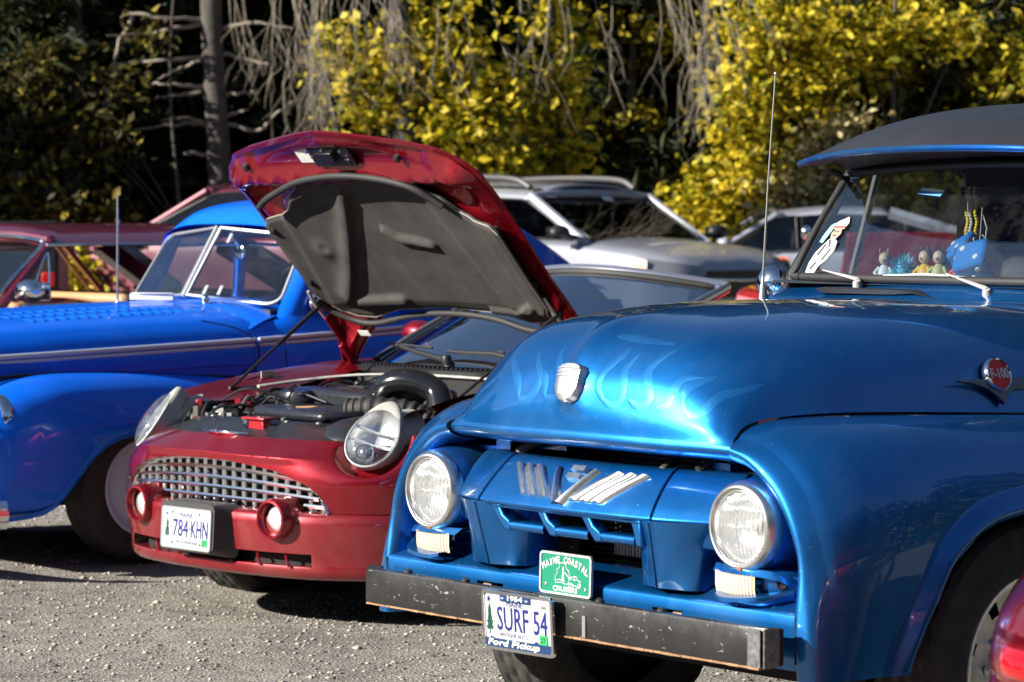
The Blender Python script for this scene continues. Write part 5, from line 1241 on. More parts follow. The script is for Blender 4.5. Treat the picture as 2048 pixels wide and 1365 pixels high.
    gp = surf(np.array([[(x + .02 * (1 - (y_ / .6) ** 2), y_, z) for x, z in ((.955, 1.02), (.985, .93), (.97, .75), (.93, .52), (.88, .36))] for y_ in np.linspace(-.60, .60, 13)]), 24, 16)
    MB().grid(gp, flip=True).build('nose_panel', BP, R, smooth=60)
    for i in range(9): MB().tube([(1.012 - .06 * (y_ / .5) ** 2 - .008 * i, y_, .86 - .05 * i) for y_ in np.linspace(-.46, .46, 14)], .012, 6).build('grille_bar', CHROME, R, smooth=60)
    # cowl and windscreen
    cw = MB(); cw.grid(surf(np.array([[(-.96, y_, 1.126 - .115 * (abs(y_) / .70) ** 3.0) for y_ in np.linspace(-.69, .69, 13)], [(-1.08 - .07 * 0, y_, 1.142 - .105 * (abs(y_) / .70) ** 3.0) for y_ in np.linspace(-.655, .655, 13)], [(-1.30, y_, 1.15 - .10 * (abs(y_) / .70) ** 3) for y_ in np.linspace(-.58, .58, 13)]]), 10, 30)); cw.build('cowl', BP, R, smooth=60)
    for s_ in (1, -1):
        P_ = quad_path((-1.085, s_ * .022, 1.160), (-1.195, s_ * .61, 1.118), (-1.395, s_ * .56, 1.445), (-1.290, s_ * .022, 1.485), (.0, .16, .14, .0))
        pane_with_frame(R, P_, PANE, mat('pale_trim', (.62, .63, .64), .28, metal=.7), 'windscreen_pane', .0105, flat=(1, 1))
        # pillar
        pg = []
        for t_ in np.linspace(-.2, 1.06, 15):
            a0 = np.array([-1.195, .617, 1.118]) * (1 - t_) + np.array([-1.395, .567, 1.450]) * t_; b0 = np.array([-1.33, .672, 1.085]) * (1 - t_) + np.array([-1.50, .655, 1.43]) * t_; m0 = (a0 + b0) / 2 + np.array([.022, .022, .0])
            pg.append([q * (1, s_, 1) for q in (a0 - (.02, .0, 0), a0, m0, b0, b0 - (.03, .01, 0))])
        MB().grid(catmull(np.array(pg).swapaxes(0, 1), 14).swapaxes(0, 1), flip=s_ < 0).build('windscreen_pillar', BP, R, smooth=70)
    MB().tube([(-1.075, 0, 1.150), (-1.283, 0, 1.49)], .014, 8, flat=(1, 1)).build('divider_bar', MATS['pale_trim'], R, smooth=60)
    RG = []
    for v in np.linspace(-1, 1, 41):
        a_ = abs(v); ze = 1.44; col = []
        xs_ = [-1.29, -1.36, -1.5, -1.8, -2.2, -2.6, -2.95, -3.3, -3.7, -4.0]; cz = [1.505, 1.57, 1.612, 1.640, 1.64, 1.60, 1.49, 1.28, .98, .72]; wd_ = [.60, .625, .655, .68, .69, .69, .68, .66, .62, .56]
        for x, z, w in zip(xs_, cz, wd_):
            e_ = min(1.49, z - .0) - .045 * (x > -1.4); e_ = min(e_, z - .03) if x > -2.7 else z - .16
            col.append((x - .10 * a_ ** 2 * max(0, 1 - (-1.29 - x) / .4) , v * w, e_ + (z - e_) * (1 - a_ ** 3.0)))
        RG.append(col)
    RG = catmull(np.array(RG).swapaxes(0, 1), 50); MB().grid(RG).build('roof', BP, R, smooth=70)
    for s_ in (1, -1):
        e_ = RG[:, -1 if s_ > 0 else 0]
        m = MB()
        # strip above the side glass, door post, quarter
        def belt(x): return (x, s_ * .675, 1.11)
        up = [tuple(p) for p in e_ if p[0] > -3.2]
        m.grid(np.array([[p, (p[0], p[1] * 1.0 + s_ * .012, p[2] - .06)] for p in up if p[0] > -2.55]), flip=s_ > 0)
        m.grid(np.array([[p, (p[0], s_ * .69, 1.10)] for p in up if p[0] < -2.35]), flip=s_ > 0)
        m.tube([(-1.92, s_ * .66, 1.42), (-1.92, s_ * .69, 1.10)], .03, 6)
        m.build('cab_side', BP, R, smooth=50)
        wo_ = quad_path((-1.30, s_ * .70, 1.10), (-1.90, s_ * .70, 1.10), (-1.90, s_ * .675, 1.40), (-1.47, s_ * .655, 1.39), (.12, .1, .1, .1)); pane_with_frame(R, wo_, PANE, CHROME, 'side_window', .011)
        wo_ = quad_path((-1.95, s_ * .70, 1.10), (-2.40, s_ * .70, 1.10), (-2.36, s_ * .685, 1.38), (-1.95, s_ * .675, 1.40), (.1, .2, .3, .1)); pane_with_frame(R, wo_, PANE, CHROME, 'side_window', .011)
    it = MB(); it.box((-1.9, 0, .62), (2.0, 1.3, .06)); it.box((-1.22, 0, 1.02), (.16, 1.22, .16)); it.build('cabin_floor', mat('cabin_dark_blue', (.02, .03, .06), .6), R)
    MB().box((-2.2, 0, 1.0), (.18, 1.2, .6)).box((-1.95, 0, .75), (.5, 1.2, .18)).build('bench_seat', mat('seat_grey_blue', (.05, .06, .09), .7), R, bevel=.05)
    sw = MB(); c_ = np.array([-1.62, .34, 1.13]); a_ = np.array([-.8, 0, .6]); e1 = np.array([0, 1., 0]); e2 = np.cross(a_, e1); sw.tube([c_ + .2 * (math.cos(q) * e1 + math.sin(q) * e2) for q in np.linspace(0, 2 * PI, 25)[:-1]], .012, 8, closed=True); sw.tube([c_ - .2 * e1, c_, c_ + .2 * e1], .01, 6); sw.build('steering_wheel', BLACK, R, smooth=60)
    mr = MB(); mr.ball((-1.36, .08, 1.37), (.014, .05, .045), 14, 8).tube([(-1.36, .08, 1.40), (-1.335, .06, 1.43), (-1.33, .05, 1.48)], .006, 6); mr.build('rear_mirror', CHROME, R, smooth=60)
    st = MB()
    for p in ((-1.305, .07, 1.435), (-1.135, .10, 1.185), (-1.15, .20, 1.185)): st.box(p, (.004, .022, .05), R=[[.86, 0, -.5], [0, 1, 0], [.5, 0, .86]])
    st.build('glass_stickers', mat('sticker_white', (.75, .75, .72), .5), R)
    MB().tube([(-1.10, -.60, 1.08), (-1.105, -.605, 1.40), (-1.11, -.61, 1.64)], [.007, .005, .0045], 6).lathe([(.016, -.03), (.014, .01), (.007, .03)], (-1.10, -.60, 1.09), (0, 0, 1), 10).build('aerial', MATS['aerial_steel'], R, smooth=60)
    hm = MB().lathe([(.018, 0), (.02, .02), (.012, .05), (.0001, .055)], (-1.01, .28, 1.12), (.2, 0, 1), 12); hm.tube([(-1.01, .28, 1.16), (-1.06, .42, 1.145), (-1.11, .5, 1.145)], .006, 6); hm.build('wiper', CHROME, R, smooth=60)
    MB().box((-1.6, 0, .40), (4.0, 1.2, .3)).build('underbody', DARK, R)
    return R
COUPE = build_coupe()
pp = MB(); pp.prism([(-.105, -.012), (-.07, -.03), (.11, -.032), (.11, .03), (-.06, .03), (-.10, .012)], (0, 0, 0), (1, 0, 0), (0, 1, 0), .028); pp.prism([(-.10, -.014), (-.06, -.036), (.108, -.04), (.108, .02), (-.06, .022)], (0, 0, .030), (1, 0, .02), (0, 1, 0), .006)
pap = pp.build('folded_card', mat('card_white', (.80, .80, .76), .6, var=.06, vscale=40), None, bevel=.003)
pap.location = (-2.4 - .743 * -.93 + .669 * -.06, 13.4 - .669 * -.93 - .743 * -.06, 1.136); pap.rotation_euler = (.0, .03, .0)
tag(pap, 'white folded card lying on the blue hood below the split windscreen', 'card')

# ================================================================== simple bodies for cars further back
def bg_car(name, label, cat, ox, oy, yaw, oz, pm, P, group=None):
    """P: dict of side profile. x = 0 at the nose, negative to the tail"""
    R = car_root(name, label, ox, oy, yaw, cat, oz)
    W = P.get('w', .91); xs = [p[0] for p in P['deck']]; zs = [p[1] for p in P['deck']]; L = -xs[-1]
    S = []
    for x in np.linspace(xs[0], xs[-1], 40):
        z = np.interp(-x, [-q for q in xs], zs); e = min((xs[0] - x), (x - xs[-1])); k = min(1, e / .55); w = W * (.74 + .26 * (1 - (1 - k) ** 2.2))
        xx = x
        S.append([(xx, -w * .93, .22), (xx, -w, .42), (xx, -w * 1.0, .62), (xx, -w * .97, z - .10), (xx, -w * .90, z - .03), (xx, -w * .72, z + .005), (xx, -w * .3, z + .03 * k), (xx, 0, z + .035 * k)])
    S = np.array(S); full = np.concatenate([S, mirror_y(S)[:, 1:]], 1); G = catmull(full.swapaxes(0, 1), 60).swapaxes(0, 1)
    b = MB().grid(G, flip=True)
    for e_ in (0, -1): b.add(G[e_], [tuple(range(60))[::(1 if e_ else -1)]])
    b.build('body', pm, R, smooth=45)
    # greenhouse: windscreen base/top, roof, rear
    wb, wt, rt, rb = P['green']; bw, tw = W * P.get('bwf', .93), P.get('tw', W * .70)   # each (x, z)
    zt = lambda x: np.interp(-x, [-wt[0], -(wt[0] + rt[0]) / 2, -rt[0]], [wt[1], max(wt[1], rt[1]) + .02, rt[1]])
    roof = []
    for x in np.linspace(wt[0], rt[0], 16): roof.append([(x - .0, v * tw * (1 + .0), zt(x) + P.get('crown', .05) - (P.get('crown', .05) + .02) * abs(v) ** 3) for v in np.linspace(-1, 1, 17)])
    MB().grid(np.array(roof)).build('roof', P.get('roofmat', pm), R, smooth=50, solid=.02)
    gm = P.get('glass', PANE_D)
    def pane(nm, a, b_, c_, d, r=(.06,) * 4): pane_with_frame(R, quad_path(a, b_, c_, d, r), gm, BLACK, nm, .012)
    pane('windscreen', (wb[0], -bw * .92, wb[1]), (wb[0], bw * .92, wb[1]), (wt[0], tw * .97, wt[1]), (wt[0], -tw * .97, wt[1]))
    pane('rear_window', (rb[0], -bw * .9, rb[1]), (rb[0], bw * .9, rb[1]), (rt[0], tw * .95, rt[1]), (rt[0], -tw * .95, rt[1]))
    for s_ in (1, -1):
        pil = MB()
        pil.tube([(wb[0] + .02, s_ * bw * 1.0, wb[1] - .05), (wt[0] - .0, s_ * tw * 1.04, wt[1])], P.get('ap', .05), 8); pil.tube([(wt[0] + .01, 0, wt[1] + .035), (wt[0], s_ * tw * .6, wt[1] + .03), (wt[0] - .01, s_ * tw * 1.02, wt[1])], .04, 8); pil.tube([(rb[0] + .02, s_ * bw * .97, rb[1] - .03), (rt[0] + .02, s_ * tw * 1.02, rt[1])], P.get('cp', .05), 6)
        pil.tube([(wt[0], s_ * tw * 1.02, wt[1] + .0)] + [(x, s_ * tw * 1.02, zt(x)) for x in np.linspace(wt[0], rt[0], 8)], .032, 6)
        pil.build('pillars', pm, R, smooth=60)
        posts = P['posts']; xb = [wb[0] - .12] + posts + [rb[0] + .12]; xt = [wt[0] - .05] + posts + [rt[0] + .05]
        for i in range(len(xb) - 1):
            zb_ = np.interp(-(xb[i] + xb[i + 1]) / 2, [-q for q in xs], zs) + .005
            pane('side_window', (xb[i] - .03, s_ * bw * .99, zb_), (xb[i + 1] + .03, s_ * bw * .99, zb_), (xt[i + 1] + .03, s_ * tw * 1.03, zt(xt[i + 1]) - .03), (xt[i] - .03, s_ * tw * 1.03, zt(xt[i]) - .03), (.05, .05, .1, .1))
        m = MB(); x0 = wb[0] - .10
        m.ball((x0, s_ * (W + .10), wb[1] + .07), (.08, .11, .07), 14, 8); m.tube([(x0, s_ * bw, wb[1] + .02), (x0, s_ * (W + .06), wb[1] + .05)], .025, 6)
        mo = m.build('door_mirror', P.get('mirrormat', pm), R, smooth=60)
        MB().grid(np.array([[(x0 - .08, s_ * (W + .10 + a), wb[1] + .07 + b2) for a in (-.085, .085)] for b2 in (-.05, .05)])).build('mirror_glass', CHROME, mo)
        for wx in P['wheels']:
            MB().lathe([(.0001, .001), (.385, .001), (.385, -.2)], (wx, s_ * (W * .995), .36), (0, s_, 0), 28).build('wheel_well', DARK, R)  # dark disc on the body stands in for the shaded arch hollow
            wheel(R, (wx, s_ * (W - .09), .335), .335, .21, .215, s_, mat('dark_alloy', (.12, .12, .13), .35, metal=.8), style='alloy', nseg=24, tread=False)
    MB().box((wb[0] - .9, .35, wb[1] - .05), (.14, .5, .6)).box((wb[0] - .9, -.35, wb[1] - .05), (.14, .5, .6)).box((wb[0] - .1, 0, wb[1] - .12), (.3, 1.4, .12)).build('seats', mat('seat_black', (.015, .015, .017), .6), R, bevel=.04)
    return R
SILVER = paint('suv_silver', (.29, .31, .37), rough=.36, metal=.05, dust_amt=.05)
GREYP = paint('sedan_grey', (.40, .42, .50), rough=.42, metal=.05, dust_amt=.05)
MAROON = paint('maroon', (.12, .006, .03), rough=.42, metal=.2, dust=(.2, .05, .09), dust_amt=.05)
REDP = paint('plain_red', (.50, .006, .015), rough=.3, metal=.05, dust_amt=.05)
# ================================================================== placing the cars further back
def gz(y): return .25 * max(0., min(1., (y - 15.5) / 11.0)) ** 1.3
SUV = bg_car('silver_suv', 'silver sport utility car with black roof rails facing right', 'car', 2.03, 25.66, -43, .20, SILVER,
    dict(w=.93, tw=.73, bwf=.84, crown=.12, ap=.046, deck=[(0, .78), (-.10, .95), (-.5, 1.05), (-1.15, 1.11), (-1.6, 1.13), (-4.3, 1.14), (-4.75, 1.0)], green=((-1.15, 1.12), (-1.90, 1.515), (-4.0, 1.53), (-4.6, 1.15)), posts=[-2.75, -3.75], wheels=(-.95, -3.7), mirrormat=BLACK, glass=glass('suv_glass', (.14, .17, .19), 1.5, 0)))
m = MB()
for s_ in (1, -1):
    m.tube(catmull(np.array([(-2.0, s_ * .68, 1.60), (-2.25, s_ * .69, 1.68), (-3.0, s_ * .69, 1.70), (-3.75, s_ * .69, 1.68), (-4.0, s_ * .68, 1.62)]), 20), .032, 8)
m.build('roof_rails', mat('rail_grey', (.05, .05, .055), .5), SUV, smooth=60)
m = MB()
for s_ in (1, -1):
    hl = MB().grid(surf(np.array([[(-.02, s_ * .50, .90), (-.10, s_ * .72, .93), (-.34, s_ * .90, .97)], [(.02, s_ * .50, .82), (-.05, s_ * .74, .84), (-.30, s_ * .935, .88)], [(.02, s_ * .52, .75), (-.05, s_ * .74, .75), (-.22, s_ * .93, .78)]]), 8, 10), flip=s_ < 0).build('headlight', mat('clear_lamp', (.22, .24, .27), .08, metal=.5), SUV, smooth=60)
    MB().grid(surf(np.array([[(-.27, s_ * .925, .955), (-.40, s_ * .94, .97)], [(-.25, s_ * .945, .87), (-.36, s_ * .95, .89)]]), 4, 4), flip=s_ < 0).build('amber_reflector', mat('amber', (.8, .12, .01), .3), hl)
MB().grid(np.array([[(.035 - .05 * y_ * y_, y_, .86), (.04 - .05 * y_ * y_, y_, .76), (.03 - .05 * y_ * y_, y_, .62)] for y_ in np.linspace(-.48, .48, 9)]), flip=True).build('grille', BLACK, SUV)
MB().tube([(.045 - .05 * y_ * y_, y_, .77 + .03 * abs(y_)) for y_ in np.linspace(-.48, .48, 12)], .018, 8).build('grille_bar', CHROME, SUV, smooth=60)
st = MB()
for y_, z_ in ((-.55, 1.53), (-.62, 1.20), (.15, 1.50)):
    t_ = (z_ - 1.08) / .505; st.box((-1.15 - .83 * t_ + .012, y_, z_), (.005, .12, .07), R=[[.52, 0, -.85], [0, 1, 0], [.85, 0, .52]])
st.build('glass_stickers', MATS['sticker_white'], SUV)
MSUV = bg_car('maroon_suv', 'maroon crossover parked under the dark trees, seen from its rear quarter', 'car', -4.14, 28.4, 122, .24, MAROON,
    dict(w=.93, tw=.66, deck=[(0, .72), (-.12, .9), (-.5, 1.0), (-1.15, 1.08), (-1.6, 1.10), (-4.2, 1.16), (-4.6, .95)], green=((-1.12, 1.08), (-2.0, 1.53), (-4.0, 1.56), (-4.5, 1.15)), ap=.032, crown=.07, posts=[-2.55, -3.65], wheels=(-.9, -3.6), glass=PANE_D))
SED = bg_car('grey_sedan', 'light grey sedan with a curved roof parked side on before the yellow bushes', 'car', .95, 30.2, 88, .24, GREYP,
    dict(w=.91, tw=.66, ap=.028, cp=.07, crown=.06, deck=[(0, .62), (-.15, .78), (-.6, .88), (-1.15, .93), (-1.6, .95), (-3.8, 1.0), (-4.7, .96), (-4.8, .7)], green=((-1.05, .95), (-1.72, 1.31), (-2.9, 1.33), (-4.1, 1.0)), posts=[-1.95, -3.0], wheels=(-.9, -3.75), glass=glass('sedan_glass', (.35, .42, .46), 1.6, 0)))
HT = bg_car('hardtop_coupe', 'dark red hardtop coupe with chrome trim and open side windows at left edge', 'car', -4.6, 16.3, 47, .02, MAROON,
    dict(w=.86, tw=.66, deck=[(.1, .80), (0, .88), (-.6, .94), (-1.5, .985), (-2.0, .99), (-3.6, 1.0), (-4.6, .96), (-4.8, .7)], green=((-1.50, 1.02), (-1.93, 1.37), (-3.25, 1.37), (-3.9, 1.03)), posts=[], wheels=(-.85, -3.6), ap=.03, mirrormat=CHROME, glass=glass('thin_glass', (.85, .9, .9), 1.45, 0), cp=.10))
for ch in list(HT.children):                      # the roof stands higher and is edged in chrome; side glass is wound down
    if ch.name.startswith('side_window') or ch.name.startswith('roof') or ch.name.startswith('seats'):
        for c2 in list(ch.children): bpy.data.objects.remove(c2)
        bpy.data.objects.remove(ch)
RG = []
for x in np.linspace(-1.90, -3.42, 24):
    k = min(1, (-1.90 - x) / .25 + .55, (x + 3.42) / .35 + .3)
    RG.append([(x, v * .70, 1.365 + .115 * k * (1 - abs(v) ** 2.6) - .012 * abs(v)) for v in np.linspace(-1, 1, 25)])
MB().grid(np.array(RG)).build('roof', MAROON, HT, smooth=60)
for s_ in (1, -1):
    MB().tube([(x, s_ * .715, 1.352) for x in np.linspace(-1.88, -3.4, 12)], .011, 6).build('drip_rail', CHROME, HT, smooth=60)
    MB().tube(catmull(np.array([(-1.50, s_ * .745, 1.04), (-1.68, s_ * .725, 1.20), (-1.86, s_ * .69, 1.345), (-1.875, s_ * .60, 1.385), (-1.88, 0, 1.42)]), 20), .013, 6).build('screen_trim', CHROME, HT, smooth=60)
    v = quad_path((-1.70, s_ * .79, 1.03), (-1.85, s_ * .79, 1.03), (-1.88, s_ * .74, 1.30), (-1.86, s_ * .74, 1.31), (.05, .05, .3, .3)); pane_with_frame(HT, v, MATS['thin_glass'], CHROME, 'vent_window', .009)
    MB().tube([(-1.66, s_ * .80, 1.0), (-3.3, s_ * .80, 1.02)], .008, 6).build('belt_trim', CHROME, HT)
MB().grid(np.array([[(x, y_, 1.345) for y_ in (-.66, .66)] for x in (-1.92, -3.3)])).build('headliner', DARK, HT); MB().box((-3.35, 0, 1.0), (.5, 1.3, .05)).build('parcel_shelf', DARK, HT)
MB().tube([(-2.95, -.70, 1.355), (-3.30, -.76, 1.03)], .02, 6).tube([(-2.88, -.70, 1.355), (-3.22, -.77, 1.03)], .01, 6).build('quarter_post', mat('tan_trim', (.55, .26, .10), .5), HT)
MB().box((-2.55, 0, .86), (.16, 1.3, .40)).box((-2.3, 0, .72), (.5, 1.3, .16)).box((-1.78, 0, .96), (.2, 1.36, .12)).build('seats', mat('tan_vinyl', (.62, .34, .16), .5), HT, bevel=.04)
# dark trailer rear seen through the hardtop
TR = thing('cargo_trailer', 'dark boxy trailer behind the dark red hardtop with a red tail lamp', 'trailer', (-4.55, 22.0, gz(22)), .12)
MB().box((0, 1.2, .92), (2.2, 2.4, .90)).build('box_body', mat('trailer_dark', (.012, .014, .02), .5), TR, bevel=.03)
MB().box((1.02, -.012, .93), (.10, .03, .11)).build('tail_lamp', mat('tail_red', (.65, .01, .008), .3), TR, bevel=.01)
MB().box((1.02, -.012, .82), (.10, .03, .06)).build('reverse_lamp', mat('lamp_grey', (.25, .26, .28), .3), TR, bevel=.008)
for s_ in (-1.0, 1.0): wheel(TR, (s_ * 1.0, .9, .30), .30, .18, .19, 1, MATS['dark_alloy'], nseg=20, tread=False).rotation_euler = (0, 0, 0)
# red car with its hood up beyond the pickup
RC = bg_car('red_roadster', 'bright red car with its hood raised beyond the antique pickup', 'car', 2.72, 18.6, -4, .10, REDP,
    dict(w=.80, tw=.55, deck=[(0, .62), (-.2, .82), (-.6, .88), (-1.3, .93), (-2.0, .93), (-3.6, .92), (-4.0, .8)], green=((-1.45, .93), (-1.85, 1.22), (-2.6, 1.24), (-3.0, .93)), posts=[], wheels=(-.8, -3.1)))
for ch in list(RC.children):
    if not ch.name.startswith(('body', 'wheel')):
        for c2 in list(ch.children): bpy.data.objects.remove(c2)
        bpy.data.objects.remove(ch)
a_ = math.radians(58); Sh = np.array([math.cos(a_), 0, math.sin(a_)]); Nh = np.array([-math.sin(a_), 0, math.cos(a_)])
hg = np.array([[np.array([-1.28, 0, .95]) + Sh * s + Nh * (.05 * (1 - (y_ / .62) ** 2)) + np.array([0, y_ * (1 - .12 * s), 0]) for s in np.linspace(0, .43, 8)] for y_ in np.linspace(-.40, .40, 13)])
MB().grid(hg).build('raised_hood', paint('deep_red', (.22, .006, .012), dust_amt=.05), RC, smooth=60, solid=.03, bevel=.01)
MB().tube([(-.75, -.62, .90), (-1.06, -.60, 1.27)], .016, 8).build('hood_prop', BLACK, RC); MB().ball((-1.05, -.66, 1.33), (.03, .04, .05), 10, 6).tube([(-1.05, -.66, 1.30), (-1.12, -.60, 1.2)], .012, 6).build('hood_catch', CHROME, RC, smooth=60)
# red car whose tail corner stands at the lower right
fv = (.97, -.243)
TC = thing('red_hatchback', 'red car whose glossy rear corner with tail lamp cuts into the lower right', 'car', (0, 0, 0), math.atan2(fv[1], fv[0]))
RED2 = paint('cherry_red', (.14, .0015, .006), rough=.22, metal=.1, dust_amt=.03)
def plan_loop(z, ins, n=96, L=4.3, W=1.74):
    P_ = []
    for t in np.linspace(0, 2 * PI, n + 1)[:-1]:
        c_, s2 = math.cos(t), math.sin(t); e = 2 / 5.5
        P_.append(((L / 2 - ins) * abs(c_) ** e * np.sign(c_) + L / 2, (W / 2 - ins * .8) * abs(s2) ** e * np.sign(s2), z))
    return P_
lv_ = [(.20, .10), (.24, .03), (.40, .0), (.55, .0), (.64, .006), (.665, .012), (.672, .03), (.678, .012), (.70, .008), (.755, .018), (.762, .04), (.770, .024), (.785, .03), (.81, .05), (.835, .085), (.85, .14), (.858, .25), (.86, .5)]
G = np.array([plan_loop(z, i_) for z, i_ in lv_]); b = MB().grid(G, closed=True); b.add(G[-1], [tuple(range(96))]); b.build('body', RED2, TC, smooth=40)
G = np.array([plan_loop(z, i_, L=3.0, W=1.6) for z, i_ in ((.84, .0), (1.1, .08), (1.36, .22), (1.42, .4))]); b = MB().grid(G, closed=True); b.add(G[-1], [tuple(range(96))]); b.build('cabin', mat('black_glass', (.01, .012, .014), .05, coat=1), TC, smooth=50).location = (.45, 0, 0)
def corner_patch(t0, t1, z0, z1, off, n=24, m=10, bulge=.0):
    rows = []
    for j in range(m):
        z = z0 + (z1 - z0) * j / (m - 1); ins = np.interp(z, [q[0] for q in lv_], [q[1] for q in lv_] if False else [.012 if .64 < q[0] < .83 else q[1] for q in lv_]); row = []
        for i in range(n):
            t = t0 + (t1 - t0) * i / (n - 1); k = math.sin(PI * i / (n - 1)) ** .5 * math.sin(PI * j / (m - 1)) ** .5 if 0 < i < n - 1 and 0 < j < m - 1 else 0
            q = np.array(plan_loop_pt(t, ins - off - bulge * k)); row.append((q[0], q[1], z))
        rows.append(row)
    return np.array(rows)
def plan_loop_pt(t, ins, L=4.3, W=1.74):
    c_, s2 = math.cos(t), math.sin(t); e = 2 / 5.5
    return ((L / 2 - ins) * abs(c_) ** e * np.sign(c_) + L / 2, (W / 2 - ins * .8) * abs(s2) ** e * np.sign(s2))
for sg in (1, -1):
    q0, q1, q2 = PI - .36, PI - .66, PI - .99
    if sg < 0: q0, q1, q2 = -q0, -q1, -q2
    tl = MB().grid(corner_patch(q0, q1, .69, .75, .006, bulge=.028), flip=sg < 0).build('tail_lamp', mat('lamp_red', (.5, .004, .01), .12, coat=1), TC, smooth=70)
    MB().grid(corner_patch(q1, q2, .69, .75, .006, bulge=.018), flip=sg < 0).build('pale_lens', mat('pale_amber_lens', (.72, .60, .36), .15, coat=1), tl, smooth=70)
    wheel(TC, (1.0, sg * .78, .31), .31, .2, .2, sg, MATS['dark_alloy'], style='alloy', nseg=24, tread=False); wheel(TC, (3.4, sg * .78, .31), .31, .2, .2, sg, MATS['dark_alloy'], style='alloy', nseg=24, tread=False)
# put its rear left corner where the photograph has it
lx, ly = .10, -.80
ca, sa = fv[0], fv[1]
TC.location = (.905 - (lx * ca - ly * sa), 5.15 - (lx * sa + ly * ca), 0)

# ================================================================== little things on the pickup's dashboard
PM = TRUCK.matrix_basis.copy() if True else None
bpy.context.view_layer.update()
PM = TRUCK.matrix_world.copy()
def in_pickup(o, p, rz=0.):
    o.location = PM @ Vector(p); o.rotation_euler = (0, 0, TRUCK.rotation_euler[2] + rz)
def die(label, p, sz, rot):
    o = thing('fuzzy_die', label, 'fuzzy die', group='fuzzy dice hanging in the windscreen')
    in_pickup(o, p); o.rotation_euler = (rot[0], rot[1], TRUCK.rotation_euler[2] + rot[2])
    MB().box((0, 0, 0), (sz, sz, sz)).build('cube_body', mat('plush_blue', (.008, .20, .62), .9, bump=.8, bscale=350), o, bevel=sz * .12)
    dots = MB(); h = sz / 2 + .0005; d = sz * .24
    for ax, pts in (((1, 0, 0), ((0, 0), (-d, -d), (d, d))), ((0, 1, 0), ((-d, d), (d, -d), (d, d), (-d, -d))), ((0, 0, 1), ((d, d), (-d, -d)))):
        a_ = np.array(ax, float); e1 = np.array([0, 1., 0]) if ax[0] else np.array([1., 0, 0]); e2 = np.cross(a_, e1)
        for u, v in pts: dots.lathe([(sz * .09, 0), (sz * .08, .002), (.0001, .003)], a_ * h + e1 * u + e2 * v, a_, 12)
    dots.build('spots', WHITE, o)
    MB().tube([(0, 0, sz * .6), (0, .0, .17)], .0012, 5).build('cord', MATS['card_white'], o).rotation_euler = (-rot[0], -rot[1], 0)
die('blue fuzzy die hanging behind the doll heads, further from the wiper pivot', (-1.66, -.125, 1.425), .100, (.5, .6, .2))
die('blue fuzzy die hanging nearest the right wiper arm, large white spots', (-1.59, -.02, 1.402), .108, (.35, .75, .5))
bd = thing('bead_necklace', 'strands of yellow beads hanging from the rear view mirror in the pickup', 'beads'); in_pickup(bd, (-1.70, -.14, 1.43))
for y0, n, cm in ((-.022, 24, 'y'), (.0, 22, 'w'), (.022, 26, 'y')):
    m = MB()
    for i in range(n): m.ball((.004 * math.sin(i), y0 + .012 * (1 - i / n) * (1 if y0 < 0 else -1) * .6, .20 - i * .0092), .0062, 6, 4)
    m.build('bead_strand', mat('bead_yellow', (.9, .58, .02), .25) if cm == 'y' else mat('bead_pale', (.6, .62, .6), .25), bd, smooth=80)
MB().tube([(0, .045, .12), (.0, .06, .08), (0, .055, .05), (0, .042, .06)], .002, 5).build('cord_loop', MATS['card_white'], bd)
MB().box((0, 0, 0), (.02, .20, .055)).build('rear_mirror', BLACK, TRUCK, bevel=.01).location = (-1.76, -.09, 1.615)
def doll(label, p, shirt, hair, skin, s=1., turn=0.):
    o = thing('dashboard_figurine', label, 'figurine', group='small figurines along the dashboard'); in_pickup(o, p, turn)
    m = MB().lathe([(.0001, 0), (.018 * s, .0), (.020 * s, .010 * s), (.016 * s, .026 * s), (.011 * s, .034 * s), (.006 * s, .038 * s)], (0, 0, 0), (0, 0, 1), 14)
    for q in (-1, 1): m.tube([(.004, q * .013 * s, .030 * s), (.012 * s, q * .022 * s, .018 * s), (.016 * s, q * .012 * s, .010 * s)], [.005 * s, .0045 * s, .004 * s], 7); m.tube([(0.004, q * .008 * s, .004), (.02 * s, q * .012 * s, .003)], [.006 * s, .005 * s], 7)
    m.build('body', shirt, o, smooth=70)
    h = MB().ball((0.002, 0, .052 * s), (.013 * s, .014 * s, .016 * s), 12, 8).ball((.015 * s, 0, .050 * s), .003 * s, 6, 4); h.build('head', skin, o, smooth=80)
    w = MB().ball((-.004 * s, 0, .057 * s), (.0135 * s, .0155 * s, .0145 * s), 12, 8)
    for q in (-1, 1): w.ball((.002, q * .010 * s, .070 * s), (.004 * s, .004 * s, .010 * s), 8, 6)
    w.build('hair', hair, o, smooth=80)
    return o
skin = mat('doll_skin', (.62, .42, .28), .5); dk = mat('doll_hair', (.03, .02, .02), .6)
yel = mat('doll_yellow', (.80, .48, .02), .5)
doll('yellow shirted figurine with dark hair, left of the two yellow ones', (-1.585, -.222, 1.352), yel, dk, skin, 1.35)
doll('yellow and blue figurine between a yellow one and the blue dice', (-1.59, -.17, 1.352), mat('doll_yellow_blue', (.55, .50, .20), .5), dk, skin, 1.35, .3)
doll('red shirted figurine with dark hair beside the blue dice', (-1.585, -.085, 1.352), mat('doll_red', (.6, .05, .04), .5), dk, skin, 1.25)
doll('white seated figurine beside the blue fluffy toy', (-1.60, -.40, 1.350), mat('doll_white', (.75, .75, .78), .5), mat('doll_brown', (.25, .12, .07), .6), skin, 1.25, .5)
fz = thing('fluffy_toy', 'light blue fluffy toy sitting on the pickup dashboard', 'toy'); in_pickup(fz, (-1.60, -.325, 1.352))
MB().ball((0, 0, .03), (.024, .026, .03), 12, 8).build('toy_body', mat('toy_blue', (.16, .55, .72), .9), fz)
f = MB()
